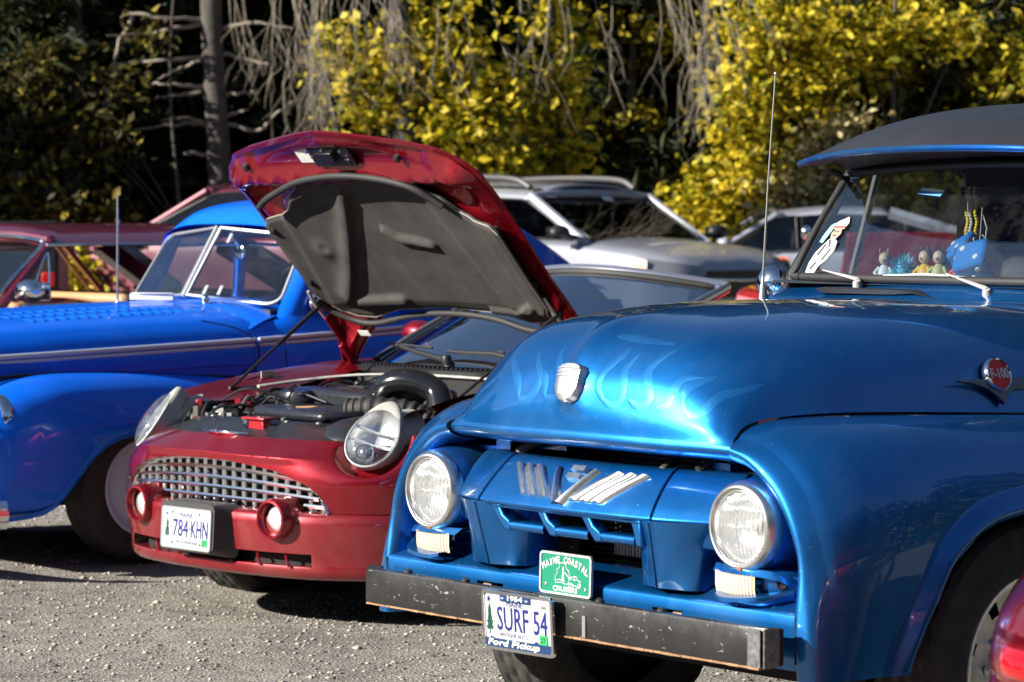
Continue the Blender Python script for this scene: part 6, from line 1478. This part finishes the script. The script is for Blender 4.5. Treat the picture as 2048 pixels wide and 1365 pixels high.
for i in range(260):
    t = rnd.uniform(0, 2 * PI); c_ = rnd.uniform(-.5, 1); s2 = math.sqrt(1 - c_ * c_); d = np.array([s2 * math.cos(t), s2 * math.sin(t), c_]); p = np.array([0, 0, .03]) + d * .022; e_ = p + d * rnd.uniform(.02, .036) + np.array([0, 0, .006]); q = np.cross(d, [.3, .5, .8]); q = q / np.linalg.norm(q) * .0022
    f.add([p - q, p + q, e_], [(0, 1, 2)])
fo = f.build('toy_fur', MATS['toy_blue'], fz, smooth=0); fo['kind'] = 'stuff'
# stickers on the windscreen glass
def on_glass(y_, t, d=.004):
    b_ = np.array([-1.445 - .085 * (y_ / .72) ** 2, y_, 1.358]); t2 = np.array([-1.665 - .09 * (y_ / .70) ** 2, y_ * .97, 1.70 - .02 * (y_ / .7) ** 2]); return b_ * (1 - t) + t2 * t + np.array([.012 * math.sin(PI * t) + d, 0, d * .6])
def glass_shape(name, poly, m_, d=.004):
    g_ = MB(); P_ = [on_glass(y_, t, d) for y_, t in poly]; Q_ = [on_glass(y_, t, d + .0015) for y_, t in poly]; n = len(P_)
    g_.add(P_ + Q_, [tuple(range(n))[::-1], tuple(range(n, 2 * n))] + [(i, (i + 1) % n, n + (i + 1) % n, n + i) for i in range(n)]); return g_.build(name, m_, TRUCK, smooth=0)
glass_shape('man_sticker', [(-.655, .03), (-.61, .02), (-.60, .10), (-.575, .15), (-.555, .24), (-.56, .32), (-.585, .36), (-.61, .345), (-.625, .30), (-.65, .22), (-.66, .12)], mat('sticker_white_suit', (.60, .58, .60), .5))
glass_shape('sticker_head', [(-.605, .355), (-.575, .35), (-.56, .40), (-.57, .455), (-.60, .45), (-.612, .40)], mat('sticker_skin', (.55, .33, .25), .5), .0045)
glass_shape('sticker_hat', [(-.615, .445), (-.555, .44), (-.545, .50), (-.56, .555), (-.585, .53), (-.60, .52), (-.618, .49)], mat('sticker_pink', (.78, .55, .48), .5), .0045)
for q in ([(-.635, .20), (-.615, .30), (-.610, .295), (-.628, .19)], [(-.600, .15), (-.580, .26), (-.575, .255), (-.594, .145)], [(-.642, .06), (-.625, .13), (-.619, .125), (-.635, .055)], [(-.605, .335), (-.592, .27), (-.586, .275), (-.598, .34)]): glass_shape('sticker_line', q, mat('sticker_ink', (.10, .07, .09), .5), .006)
for q in ([(-.600, .415), (-.592, .413), (-.591, .425), (-.599, .427)], [(-.583, .41), (-.576, .408), (-.575, .42), (-.582, .422)], [(-.600, .375), (-.580, .372), (-.580, .38), (-.600, .383)]): glass_shape('sticker_line', q, MATS['sticker_ink'], .0065)
glass_shape('sticker_hatband', [(-.618, .452), (-.552, .445), (-.551, .465), (-.617, .473)], mat('sticker_red', (.5, .12, .10), .5), .006)
glass_shape('surf_sticker', [(-.655, .32), (-.635, .31), (-.615, .44), (-.618, .50), (-.635, .48), (-.652, .38)], mat('sticker_teal', (.25, .62, .62), .5), .0045)
glass_shape('pass_sticker', [(-.285, .745), (-.175, .715), (-.165, .765), (-.275, .795)], mat('sticker_blue_white', (.10, .30, .62), .5))
glass_shape('pass_sticker_top', [(-.275, .775), (-.17, .745), (-.168, .768), (-.272, .796)], MATS['card_white'], .006)
# ================================================================== ground and woods
def structure(o): o['kind'] = 'structure'; return o
rng = np.random.RandomState(3)
xs = np.concatenate([[-160, -80, -40, -20], np.linspace(-12, 12, 121), [20, 40, 80, 160]]); ys = np.concatenate([[-120, -60, -30, -12], np.linspace(-4, 34, 191), [45, 70, 120, 200]])
X, Y = np.meshgrid(xs, ys, indexing='ij')
def dip(x, y): return -.092 * np.exp(-(((x + .6) / 1.0) ** 2 + ((y - 12.0) / .75) ** 2))
Zg = np.vectorize(gz)(Y) + dip(X, Y) + .006 * np.sin(X * 2.1 + Y * 1.3) * np.sin(Y * 2.7 - X) - .004
m, t, b = _nodes('gravel'); b.inputs['Roughness'].default_value = .92; b.inputs['Specular IOR Level'].default_value = .2
n1 = _noise(t, 130, 4, .75); n2 = _noise(t, 9, 8, .7); n3 = _noise(t, 1.1, 4, .6); vo = t.nodes.new('ShaderNodeTexVoronoi'); vo.inputs['Scale'].default_value = 75
tc = t.nodes.new('ShaderNodeTexCoord'); t.links.new(tc.outputs['Object'], vo.inputs['Vector'])
r1 = _ramp(t, n1.outputs[0], [(.25, (.17, .163, .15)), (.45, (.40, .385, .355)), (.6, (.52, .50, .46)), (.78, (.76, .73, .68))])
r2 = _ramp(t, n2.outputs[0], [(.28, (.48, .47, .46)), (.5, (.95, .94, .93)), (.72, (1.2, 1.18, 1.12))]); r3 = _ramp(t, n3.outputs[0], [(.3, (.66, .655, .65)), (.55, (.98, .97, .95)), (.75, (1.12, 1.09, 1.03))])
mx = t.nodes.new('ShaderNodeMixRGB'); mx.blend_type = 'MULTIPLY'; mx.inputs[0].default_value = 1; t.links.new(r1.outputs[0], mx.inputs[1]); t.links.new(r2.outputs[0], mx.inputs[2])
mx2 = t.nodes.new('ShaderNodeMixRGB'); mx2.blend_type = 'MULTIPLY'; mx2.inputs[0].default_value = 1; t.links.new(mx.outputs[0], mx2.inputs[1]); t.links.new(r3.outputs[0], mx2.inputs[2]); t.links.new(mx2.outputs[0], b.inputs['Base Color'])
ad = t.nodes.new('ShaderNodeMath'); ad.operation = 'ADD'; t.links.new(n1.outputs[0], ad.inputs[0]); t.links.new(vo.outputs['Distance'], ad.inputs[1]); _bump(t, b, ad.outputs[0], .9, .02)
structure(MB().grid(np.stack([X, Y, Zg], -1), flip=False).build('ground', m, None, smooth=179))
# loose stones
def islands_mat(name, stops, rough=.9, transl=0.):
    m, t, b = _nodes(name); b.inputs['Roughness'].default_value = rough; b.inputs['Specular IOR Level'].default_value = .25
    g = t.nodes.new('ShaderNodeNewGeometry'); r = _ramp(t, g.outputs['Random Per Island'], stops); t.links.new(r.outputs[0], b.inputs['Base Color'])
    if transl:
        tr = t.nodes.new('ShaderNodeBsdfTranslucent'); t.links.new(r.outputs[0], tr.inputs[0]); ms = t.nodes.new('ShaderNodeMixShader'); ms.inputs[0].default_value = transl
        t.links.new(b.outputs[0], ms.inputs[1]); t.links.new(tr.outputs[0], ms.inputs[2]); t.links.new(ms.outputs[0], t.nodes['Material Output'].inputs[0])
    return m
def mesh_np(name, V, F, m, parent=None, smooth=False, kind=None):
    me = bpy.data.meshes.new(name); V = np.ascontiguousarray(V, np.float32); F = np.ascontiguousarray(F, np.int32); k = F.shape[1]
    me.vertices.add(len(V)); me.vertices.foreach_set('co', V.ravel()); me.loops.add(F.size); me.loops.foreach_set('vertex_index', F.ravel()); me.polygons.add(len(F)); me.polygons.foreach_set('loop_start', np.arange(0, F.size, k, dtype=np.int32)); me.polygons.foreach_set('loop_total', np.full(len(F), k, np.int32)); me.update(calc_edges=True)
    if smooth: me.shade_smooth()
    o = bpy.data.objects.new(name, me); COL.objects.link(o); me.materials.append(m)
    if parent is not None: o.parent = parent
    if kind: o['kind'] = kind
    return o
N = 34000
px_ = rng.uniform(-4.2, 2.2, N); py_ = 8.0 + 7.5 * rng.rand(N) ** 1.3; sz = .003 + .010 * rng.rand(N) ** 5 + .011 * (rng.rand(N) > .993)
oct_ = np.array([(1, 0, 0), (.3, 1, .1), (-1, .2, 0), (-.2, -1, .1), (.1, .1, .8), (0, 0, -.6)], float); of = np.array([(0, 1, 4), (1, 2, 4), (2, 3, 4), (3, 0, 4), (1, 0, 5), (2, 1, 5), (3, 2, 5), (0, 3, 5)])
an = rng.rand(N) * 2 * PI; V = oct_[None] * (1 + .5 * (rng.rand(N, 6, 1) - .5)); c_, s2 = np.cos(an)[:, None], np.sin(an)[:, None]
VX = V[..., 0] * c_ - V[..., 1] * s2; VY = V[..., 0] * s2 + V[..., 1] * c_; V = np.stack([VX * sz[:, None] + px_[:, None], VY * sz[:, None] * .8 + py_[:, None], V[..., 2] * sz[:, None] * .7 + .002 + dip(px_, py_)[:, None] + (.006 * np.sin(px_ * 2.1 + py_ * 1.3) * np.sin(py_ * 2.7 - px_) - .004)[:, None]], -1)
F = (of[None] + 6 * np.arange(N)[:, None, None]).reshape(-1, 3)
mesh_np('gravel_stones', V.reshape(-1, 3), F, islands_mat('stone', [(0, (.07, .065, .06)), (.22, (.24, .22, .195)), (.6, (.42, .39, .345)), (.95, (.52, .49, .435)), (1, (.66, .62, .56))]), None, False, 'stuff')

# ---- leaves
def leaf_cloud(C, size, rs, droop=.3, aspect=.62, up=.1):
    """pointed, folded leaves (two quads each) round the centres C"""
    n = len(C); s = size * (.65 + .7 * rs.rand(n)); d = rs.randn(n, 3); d[:, 2] = d[:, 2] * .6 - droop; d /= np.linalg.norm(d, axis=1)[:, None]
    nn = rs.randn(n, 3); nn[:, 2] += up; w = np.cross(d, nn); w /= np.maximum(np.linalg.norm(w, axis=1), 1e-6)[:, None]; u = np.cross(w, d)
    s_ = s[:, None]; b0 = C - d * s_ * .5; tip = C + d * s_ * .55; mid = C - u * s_ * .06; l = C + w * s_ * aspect * .5 + u * s_ * .10 - d * s_ * .05; r = C - w * s_ * aspect * .5 + u * s_ * .10 - d * s_ * .05
    V = np.stack([b0, l, tip, r], 1); V2 = np.stack([b0, l, tip, r, mid], 1).reshape(-1, 3); k = 5 * np.arange(n)[:, None]
    F = np.concatenate([k + np.array([[0, 4, 1, 1]]) * 0 + np.array([[0, 1, 2, 4]]), k + np.array([[0, 4, 2, 3]])])
    return V2, F
YEL = islands_mat('yellow_leaf', [(0, (.05, .06, .007)), (.22, (.20, .21, .014)), (.42, (.46, .41, .02)), (.66, (.76, .59, .03)), (.9, (.90, .72, .07)), (1, (.94, .80, .2))], .5, .42)
OLIVE = islands_mat('olive_leaf', [(0, (.05, .055, .008)), (.35, (.20, .17, .015)), (.7, (.44, .35, .025)), (1, (.62, .5, .05))], .6, .3)
SHADED_OLIVE = islands_mat('shaded_olive_leaf', [(0, (.015, .018, .005)), (.5, (.055, .05, .01)), (.85, (.14, .115, .02)), (1, (.3, .24, .04))], .6, .3)  # darker olive leaf: the shade at the left is put into its colour
PALE = islands_mat('pale_leaf', [(0, (.22, .18, .06)), (.4, (.46, .38, .16)), (.8, (.62, .54, .28)), (1, (.72, .66, .4))], .6, .3)
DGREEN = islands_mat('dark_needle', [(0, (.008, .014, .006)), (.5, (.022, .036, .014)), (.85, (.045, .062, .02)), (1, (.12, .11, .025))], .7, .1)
BARK = mat('grey_bark', (.075, .066, .06), .9, var=.45, vscale=7, bump=.7, bscale=14, bdist=.02)
DEAD = mat('dead_twig', (.35, .31, .24), .85, var=.35, vscale=9)
DARKBARK = mat('dark_bark', (.07, .06, .05), .9, var=.4, vscale=6, bump=.6, bscale=12, bdist=.02)
def trunk_part(R, path, radii, m=BARK, name='trunk', n=10):
    return MB().tube(catmull(np.array(path, float), 24), np.interp(np.linspace(0, 1, 24), np.linspace(0, 1, len(radii)), radii), n).build(name, m, R, smooth=60)
def clump_tree(name, label, cat, x, y, blobs, n, size, m, seed, group=None, trunkm=DARKBARK, trunk_h=3.5, tr=.09, limbs=5):
    """broadleaf tree or bush; blobs: (dx, dy, z, rx, ry, rz, weight)"""
    rs = np.random.RandomState(seed); R = thing(name, label, cat, (x, y, gz(y)), 0, group)
    tb = MB(); path = catmull(np.array([(0, 0, -.1), (.05, .02, trunk_h * .3), (-.04, 0, trunk_h * .65), (.03, 0, trunk_h)]), 16); tb.tube(path, np.linspace(tr, tr * .45, 16), 8)
    for bl in blobs[:limbs]:
        e_ = np.array(bl[:3]); s0 = path[min(15, max(2, int(15 * min(1, e_[2] * .55 / trunk_h))))]; mid_ = (s0 + e_) / 2 + np.array([0, 0, .15]); tb.tube(catmull(np.array([s0, mid_, e_]), 10), np.linspace(tr * .45, tr * .12, 10), 6)
    tb.build('trunk', trunkm, R, smooth=60)
    W_ = np.array([b_[6] for b_ in blobs]); W_ = W_ / W_.sum(); Cs = []
    for b_, w_ in zip(blobs, W_):
        k = int(n * w_); nc = max(6, int(k / 34)); q = rs.randn(nc, 3); q /= np.linalg.norm(q, axis=1)[:, None]; q *= (.35 + .7 * rs.rand(nc, 1) ** .6)
        cc = np.array(b_[:3]) + q * np.array(b_[3:6]); sel = rs.randint(0, nc, k); off = rs.randn(k, 3) * np.array([.12, .11, .10]) * (.7 + rs.rand(k, 1)); off[:, 2] -= np.abs(off[:, 0]) * .3
        Cs.append(cc[sel] + off)
    C = np.concatenate(Cs); C = C[C[:, 2] > .05]; V, F = leaf_cloud(C, size, rs); o = mesh_np('foliage', V, F, m, R, False, 'stuff'); return R
# scale at y=29.5 is 197 px per metre: x = (px - 1024) / 197, z = 1.55 + (430 - py) / 197
def B(px, py, rx, rz, w=1., dy=0., y=29.5, x0=0., ry=None):
    k = 5800 / y; return ((px - 1024) / k - x0, dy, 1.55 + (430 - py) / k - gz(y), rx / k, (ry or max(rx, rz) * .8) / k, rz / k, w)
def bush(name, label, cat, pxc, y, bl, n, size, m, seed, group=None, **k):
    x0 = (pxc - 1024) / (5800 / y); return clump_tree(name, label, cat, x0, y, [B(b_[0], b_[1], b_[2], b_[3], b_[4], (b_[5] if len(b_) > 5 else 0), y, x0) for b_ in bl], n, size, m, seed, group, **k)
GY = 'yellow leaved trees behind the cars'
bush('maple_tree', 'yellow leaved tree above the raised red hood', 'tree', 800, 29.2, [(760, 190, 80, 60, 1.2), (900, 235, 110, 55, 1.6), (830, 130, 110, 60, 1.2), (980, 270, 70, 60, 1), (960, 190, 90, 50, .9), (1010, 330, 60, 40, .6), (880, 60, 90, 60, .6), (700, 110, 60, 60, .5)], 4700, .118, YEL, 21, GY, trunk_h=4.6, tr=.13, trunkm=BARK)
bush('slender_tree', 'narrow yellow leaved tree hung with vines in the middle of the wood', 'tree', 1110, 29.8, [(1105, 170, 42, 90, 1), (1115, 290, 36, 80, 1), (1090, 60, 70, 60, .5), (1120, 350, 30, 40, .5)], 1500, .11, YEL, 22, GY, trunk_h=4.6, tr=.08, trunkm=BARK)
bush('poplar_tree', 'tall bright yellow tree left of the pickup roof', 'tree', 1560, 31.3, [(1540, 60, 130, 80, 1.5), (1490, 200, 60, 80, 1), (1590, 200, 100, 80, 1.3), (1540, 320, 110, 80, 1.4), (1440, 400, 70, 60, 1), (1390, 430, 45, 50, .6), (1650, 110, 80, 80, .8), (1530, 420, 110, 50, 1), (1640, 330, 60, 70, .6)], 7800, .112, YEL, 23, GY, trunk_h=4.4, tr=.12)
bush('pale_shrub', 'pale cream leaved shrub in front of the tall yellow tree', 'shrub', 1640, 30.9, [(1620, 300, 70, 35, 1), (1680, 265, 60, 40, .8), (1600, 385, 80, 40, 1), (1660, 400, 60, 40, .7)], 1700, .095, PALE, 24, None, trunk_h=2.0, tr=.04)
bush('oak_tree', 'olive and yellow tree rising behind the pickup roof', 'tree', 1850, 32.6, [(1760, 60, 110, 80, 1), (1880, 70, 110, 70, 1), (1990, 110, 110, 90, 1), (1820, 180, 120, 60, 1), (1960, 220, 120, 80, 1), (2050, 40, 90, 90, .6), (1750, 330, 70, 90, .8)], 5200, .115, OLIVE, 25, None, trunk_h=4.6, tr=.13)
bush('yellow_sapling', 'small yellow sapling glowing behind the pickup roof', 'tree', 1790, 31.5, [(1730, 100, 60, 50, 1), (1800, 30, 90, 40, 1), (2020, 140, 50, 60, .6), (1930, 60, 50, 40, .5), (1840, 350, 80, 70, 1.2), (1780, 400, 50, 40, .6)], 1900, .115, YEL, 26, GY, trunk_h=4.2, tr=.05)
bush('side_bush', 'yellow bush showing through the side windows of the hardtop', 'shrub', 140, 27.2, [(140, 540, 35, 60, 1), (150, 600, 40, 60, 1)], 700, .10, YEL, 27, None, trunk_h=1.0, tr=.03)
bush('understorey_bush', 'low shaded olive bush at the left behind the dark trailer', 'shrub', 90, 29.4, [(60, 390, 70, 30, 1), (170, 420, 70, 30, 1)], 420, .12, SHADED_OLIVE, 28, None, trunk_h=1.6, tr=.04)
bush('hazel_tree', 'olive leaved tree catching light behind the bare trunk', 'tree', 350, 29.6, [(130, 120, 60, 30, .6), (60, 180, 60, 35, .7), (200, 300, 60, 30, .5), (120, 330, 50, 30, .5), (20, 330, 50, 40, .6), (300, 60, 40, 30, .4), (180, 240, 60, 30, .6), (240, 160, 40, 30, .5), (60, 250, 60, 30, .4), (40, 120, 60, 60, .5)], 1150, .105, SHADED_OLIVE, 29, None, trunk_h=4.0, tr=.025)
bush('alder_tree', 'olive leaved tree in the dark gap beside the tall yellow tree', 'tree', 1270, 33.0, [(1240, 90, 80, 70, 1), (1330, 60, 70, 70, 1), (1200, 250, 60, 60, .6), (1300, 250, 50, 60, .6), (1330, 400, 60, 50, .6)], 1600, .11, OLIVE, 30, None, trunk_h=4.2, tr=.08)
# ---- conifers: dark tiers of drooping sprays
def conifer(label, x, y, h, r, seed, n=2600):
    rs = np.random.RandomState(seed); R = thing('pine_tree', label, 'tree', (x, y, gz(y)), rs.rand() * 6, 'dark conifers of the wood')
    tb = MB().tube([(0, 0, -.1), (.03, 0, h * .5), (0, 0, h)], [.16, .10, .015], 8); P_ = []
    z = .5
    while z < h * .97:
        k = (1 - z / h) ** .75
        for j in range(rs.randint(4, 7)):
            a = rs.rand() * 2 * PI; L = r * k * (.7 + .5 * rs.rand()); dz = -.22 * L
            q = np.array([(L * t * math.cos(a), L * t * math.sin(a), z + .12 * L * math.sin(2.5 * t) + dz * t * t) for t in np.linspace(0, 1, 6)]); tb.tube(q, np.linspace(.022, .006, 6), 4, caps=False)
            m_ = int(16 + 46 * L); t = rs.rand(m_) ** .6; c = np.stack([np.interp(t, np.linspace(0, 1, 6), q[:, i]) for i in range(3)], 1); c += rs.randn(m_, 3) * np.array([.12, .12, .05]) * (.5 + L * .3); P_.append(c)
        z += .22 + .16 * rs.rand()
    tb.build('trunk', DARKBARK, R, smooth=60); C = np.concatenate(P_); V, F = leaf_cloud(C, .26, rs, droop=.25, aspect=.2, up=1.2); mesh_np('foliage', V, F, DGREEN, R, False, 'stuff'); return R
CON = [(-5.3, 32.0, 9.5, 2.3), (-3.9, 34.0, 10, 2.4), (-2.2, 33.2, 9.5, 2.2), (-.8, 34.5, 10, 2.4), (.8, 33.4, 9.5, 2.2), (2.2, 34.6, 10, 2.4), (3.8, 33.2, 9.5, 2.2), (5.4, 33.6, 10, 2.3), (-6.8, 33.8, 10, 2.4), (6.9, 35, 10, 2.4), (-4.6, 30.6, 5.5, 1.5)]
where = ['at the far left edge', 'left of the bare trunk', 'just right of the bare trunk', 'behind the left of the raised hood', 'behind the slender yellow tree', 'in the dark gap left of the tall yellow tree', 'behind the tall yellow tree', 'behind the pickup roof', 'outermost on the left', 'outermost on the right', 'shortest, standing before the others at left']
for i, ((x, y, h, r), wl) in enumerate(zip(CON, where)): conifer('dark evergreen conifer ' + wl, x, y, h, r, 50 + i)
# ---- bare trunk with dead side branches
def px3(px, py, y): k = 5800 / y; return np.array([(px - 1024) / k, y, 1.55 + (430 - py) / k])
yT = 30.0; x0 = (432 - 1024) / (5800 / yT)
BT = thing('bare_trunk_tree', 'grey straight trunk with short dead side branches left of the raised hood', 'tree', (x0, yT, gz(yT)))
off = np.array([x0, yT, gz(yT)])
trunk_part(BT, [px3(446, 760, yT) - off, px3(440, 350, yT) - off, px3(430, 150, yT) - off, px3(424, 0, yT) - off, px3(420, -260, yT) - off], [.15, .125, .115, .11, .09])
rr = random.Random(4)
for P_ in ([(410, 42), (330, 40), (262, 30), (250, 42)], [(410, 52), (350, 62), (300, 70), (222, 76)], [(412, 118), (340, 122), (280, 128), (236, 132)], [(412, 118), (360, 140), (320, 160)], [(412, 176), (350, 172), (290, 166)], [(412, 186), (350, 194), (308, 200)], [(412, 246), (345, 250), (275, 262)], [(412, 250), (380, 238), (330, 244)], [(412, 310), (380, 308), (368, 306)], [(450, 110), (500, 122), (540, 132)], [(450, 190), (490, 188), (522, 188)], [(452, 232), (480, 226), (500, 220)], [(452, 250), (520, 262), (545, 240), (590, 205)], [(450, 60), (520, 50), (590, 62)], [(268, 36), (245, 90), (230, 150), (215, 230), (210, 300)], [(236, 132), (222, 200), (218, 260)]):
    Q = np.array([px3(a, b_, yT) + (0, rr.uniform(-.25, .05), 0) - off for a, b_ in P_]); Q[0][1] = 0; n_ = 14; Q = catmull(Q, n_); Q[1:-1] += np.array([[rr.uniform(-.012, .012), 0, rr.uniform(-.012, .012)] for _ in range(n_ - 2)])
    MB().tube(Q, np.linspace(.026, .008, n_), 6).build('dead_branch', mat('dead_branch_grey', (.26, .22, .18), .9, var=.3, vscale=8), BT, smooth=60)
# ---- drooping bare branches hanging into the picture from above
def droop(name, label, y, pxc, limb, strands, seed, trunk=None):
    R = thing(name, label, 'tree', ((pxc - 1024) / (5800 / y), y, gz(y))); off = np.array(R.location); rs = random.Random(seed)
    if trunk: trunk_part(R, [px3(a, b_, y + .5) - off for a, b_ in trunk], [.13, .11, .10, .09])
    trunk_part(R, [px3(a, b_, y) - off for a, b_ in limb], [.07, .05, .035], DEAD, 'limb', 8)
    m = MB()
    def grow(p, d, L, r, depth):
        n = max(5, int(L / .08)); P_ = [p]; q = p.copy(); dd = d.copy(); sd = np.array([rs.uniform(-.5, .5), rs.uniform(-.4, .4), 0])
        for i in range(n):
            t = i / n; dd = dd + np.array([rs.uniform(-.16, .16), rs.uniform(-.12, .12), -.10 + .26 * max(0, t - .7)]) + sd * .10 * (t > .4); dd /= np.linalg.norm(dd); q = q + dd * (L / n); P_.append(q.copy())
            if depth < 2 and i > n * .25 and rs.random() < (.34 if depth == 0 else .2):
                e = dd + np.array([rs.uniform(-1, 1), rs.uniform(-.6, .6), rs.uniform(-.4, .3)]); e /= np.linalg.norm(e); grow(q.copy(), e, L * rs.uniform(.22, .5), r * .62, depth + 1)
        m.tube(np.array(P_), np.linspace(r, r * .35, n + 1), 5, caps=False)
    for (sx, sy, ex, ey, k) in strands:
        for _ in range(int(k * 1.3)):
            a = px3(sx + rs.uniform(-26, 26), sy, y + rs.uniform(-.4, .4)) - off; e = px3(ex + rs.uniform(-40, 40), ey + rs.uniform(-40, 30), y) - off; d = e - a; L = np.linalg.norm(d); d /= L; d[2] += .25; d /= np.linalg.norm(d); grow(a, d, L * 1.05, rs.uniform(.0032, .0066), 0)
    o = m.build('hanging_twigs', DEAD, R, smooth=60); o['kind'] = 'stuff'; return R
droop('dead_branch_tree', 'tree with a dense curtain of bare hanging twigs above the raised red hood', 28.6, 640, [(880, -140), (700, -60), (560, -40)], [(470, -40, 500, 110, 4), (600, -40, 620, 140, 7), (650, -40, 640, 220, 8), (560, -60, 570, 150, 4), (720, -40, 720, 120, 5), (780, -40, 800, 120, 4), (690, -40, 860, 120, 4), (600, 100, 610, 230, 4), (650, 140, 655, 240, 4), (900, -30, 920, 140, 3)], 5, [(830, 720), (815, 300), (800, 60), (790, -160)])
droop('vine_tree', 'tree trailing sparse thin bare vines in the middle of the wood', 28.9, 1120, [(1200, -120), (1120, -60), (1040, -30)], [(1030, -40, 1060, 180, 2), (1130, -40, 1180, 120, 2), (1200, -40, 1260, 170, 2), (1090, -30, 1100, 240, 2), (990, -30, 1010, 200, 1)], 6)
droop('drooping_tree', 'tree with a thick tangle of bare drooping twigs left of the tall yellow tree', 28.7, 1400, [(1500, -130), (1420, -60), (1340, -30)], [(1330, -30, 1370, 130, 5), (1390, -30, 1420, 190, 7), (1430, -30, 1460, 120, 5), (1470, -30, 1530, 60, 4), (1380, 60, 1400, 220, 4)], 8)
# ---- the mass of the wood behind, then unseen trees added for reflections and shade
def wood(name, n, box, size, m, seed, fn=None):
    rs = np.random.RandomState(seed); lo, hi = np.array(box[0]), np.array(box[1]); C = lo + (hi - lo) * rs.rand(n, 3)
    if fn is not None: C = fn(C, rs)
    V, F = leaf_cloud(C, size, rs, droop=.1, aspect=.7, up=.6); return mesh_np(name, V, F, m, None, False, 'stuff')
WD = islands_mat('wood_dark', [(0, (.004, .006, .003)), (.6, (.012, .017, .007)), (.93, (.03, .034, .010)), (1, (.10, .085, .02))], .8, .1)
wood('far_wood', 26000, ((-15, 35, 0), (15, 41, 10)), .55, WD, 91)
def ring(C, rs):
    k = len(C); a = rs.uniform(math.radians(95), math.radians(445 - 0), k); a = np.where(rs.rand(k) < .0, a, a); a = math.pi / 2 + rs.uniform(.42, 2 * math.pi - .42, k); r = rs.uniform(31, 40, k); top = np.where(np.cos(a - math.radians(-35)) > .0, 13.0, 7.0) + 2.2 * np.sin(a * 9) + 1.5 * np.sin(a * 23 + 1); z = rs.rand(k) * top
    return np.stack([r * np.cos(a), 6 + r * np.sin(a), z], 1)
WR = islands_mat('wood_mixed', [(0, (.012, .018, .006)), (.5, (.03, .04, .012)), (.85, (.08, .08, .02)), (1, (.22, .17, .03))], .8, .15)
wood('unseen_wood_ring', 42000, ((0, 0, 0), (1, 1, 1)), 1.0, WR, 92, ring)  # unseen trees, taller right and rear to darken reflections and sky fill
def shade(C, rs): return C
wood('unseen_shade_wood', 5000, ((-13, 27.8, 0), (-8.5, 34.5, 4.4)), .7, WD, 93)  # unseen foliage added left of view to shade the background wood
# ================================================================== pieces that can be told apart become parts of their own
def separate(o):
    me = o.data; n = len(me.vertices); par = list(range(n))
    def find(a):
        while par[a] != a: par[a] = par[par[a]]; a = par[a]
        return a
    for e in me.edges:
        a, b_ = find(e.vertices[0]), find(e.vertices[1])
        if a != b_: par[a] = b_
    root = np.array([find(i) for i in range(n)]); co = np.empty(n * 3); me.vertices.foreach_get('co', co); co = co.reshape(-1, 3)
    ids = np.unique(root); box = [[co[root == i].min(0) - .0015, co[root == i].max(0) + .0015] for i in ids]; grp = list(range(len(ids)))
    def gf(a):
        while grp[a] != a: a = grp[a]
        return a
    for i in range(len(ids)):
        for j in range(i):
            if np.all(box[i][0] <= box[j][1]) and np.all(box[j][0] <= box[i][1]):
                a, b_ = gf(i), gf(j)
                if a != b_: grp[a] = b_
    g = np.array([gf(i) for i in range(len(ids))]); gv = g[np.searchsorted(ids, root)]
    if len(np.unique(g)) < 2: return
    polys = [tuple(p.vertices) for p in me.polygons]; first = True; kids = list(o.children); base = o.name.split('.')[0]
    for gi in np.unique(g):
        sel = np.where(gv == gi)[0]; mp = {v: k for k, v in enumerate(sel)}
        F = [tuple(mp[v] for v in p) for p in polys if p[0] in mp]
        m2 = bpy.data.meshes.new(base); m2.from_pydata(co[sel].tolist(), [], F); m2.update(); m2.shade_smooth(); m2.set_sharp_from_angle(angle=math.radians(40))
        for mm in me.materials: m2.materials.append(mm)
        if first: o.data = m2; first = False
        else:
            c = o.copy(); c.data = m2; COL.objects.link(c)
SPLIT = ('flame_decal radiator_support hood_rods radiator_frame cooler_bars radiator_fins bumper_bolts plate_bolts pad_clips latch_bolts shroud_clips pillars lug_nuts intake_ribs '
         'glass_stickers roof_rails seats spots eight_cylinder_badge silver_script rusty_lower_edge seat_pair quarter_post').split()
for o in list(bpy.data.objects):
    if o.type == 'MESH' and o.name.split('.')[0] in SPLIT: separate(o)
REN = {'hood_rods': 'hood_rod', 'cooler_bars': 'cooler_bar', 'radiator_fins': 'radiator_fin', 'bumper_bolts': 'bumper_bolt', 'plate_bolts': 'plate_bolt', 'pad_clips': 'pad_clip', 'latch_bolts': 'latch_bolt', 'shroud_clips': 'shroud_clip', 'pillars': 'pillar', 'lug_nuts': 'lug_nut', 'intake_ribs': 'intake_rib', 'glass_stickers': 'glass_sticker', 'roof_rails': 'roof_rail', 'seats': 'seat', 'spots': 'spot', 'eight_cylinder_badge': 'grille_badge', 'rusty_lower_edge': 'rusty_edge'}
for o in list(bpy.data.objects):
    b_ = o.name.split('.')[0]
    if b_ in REN: o.name = REN[b_]
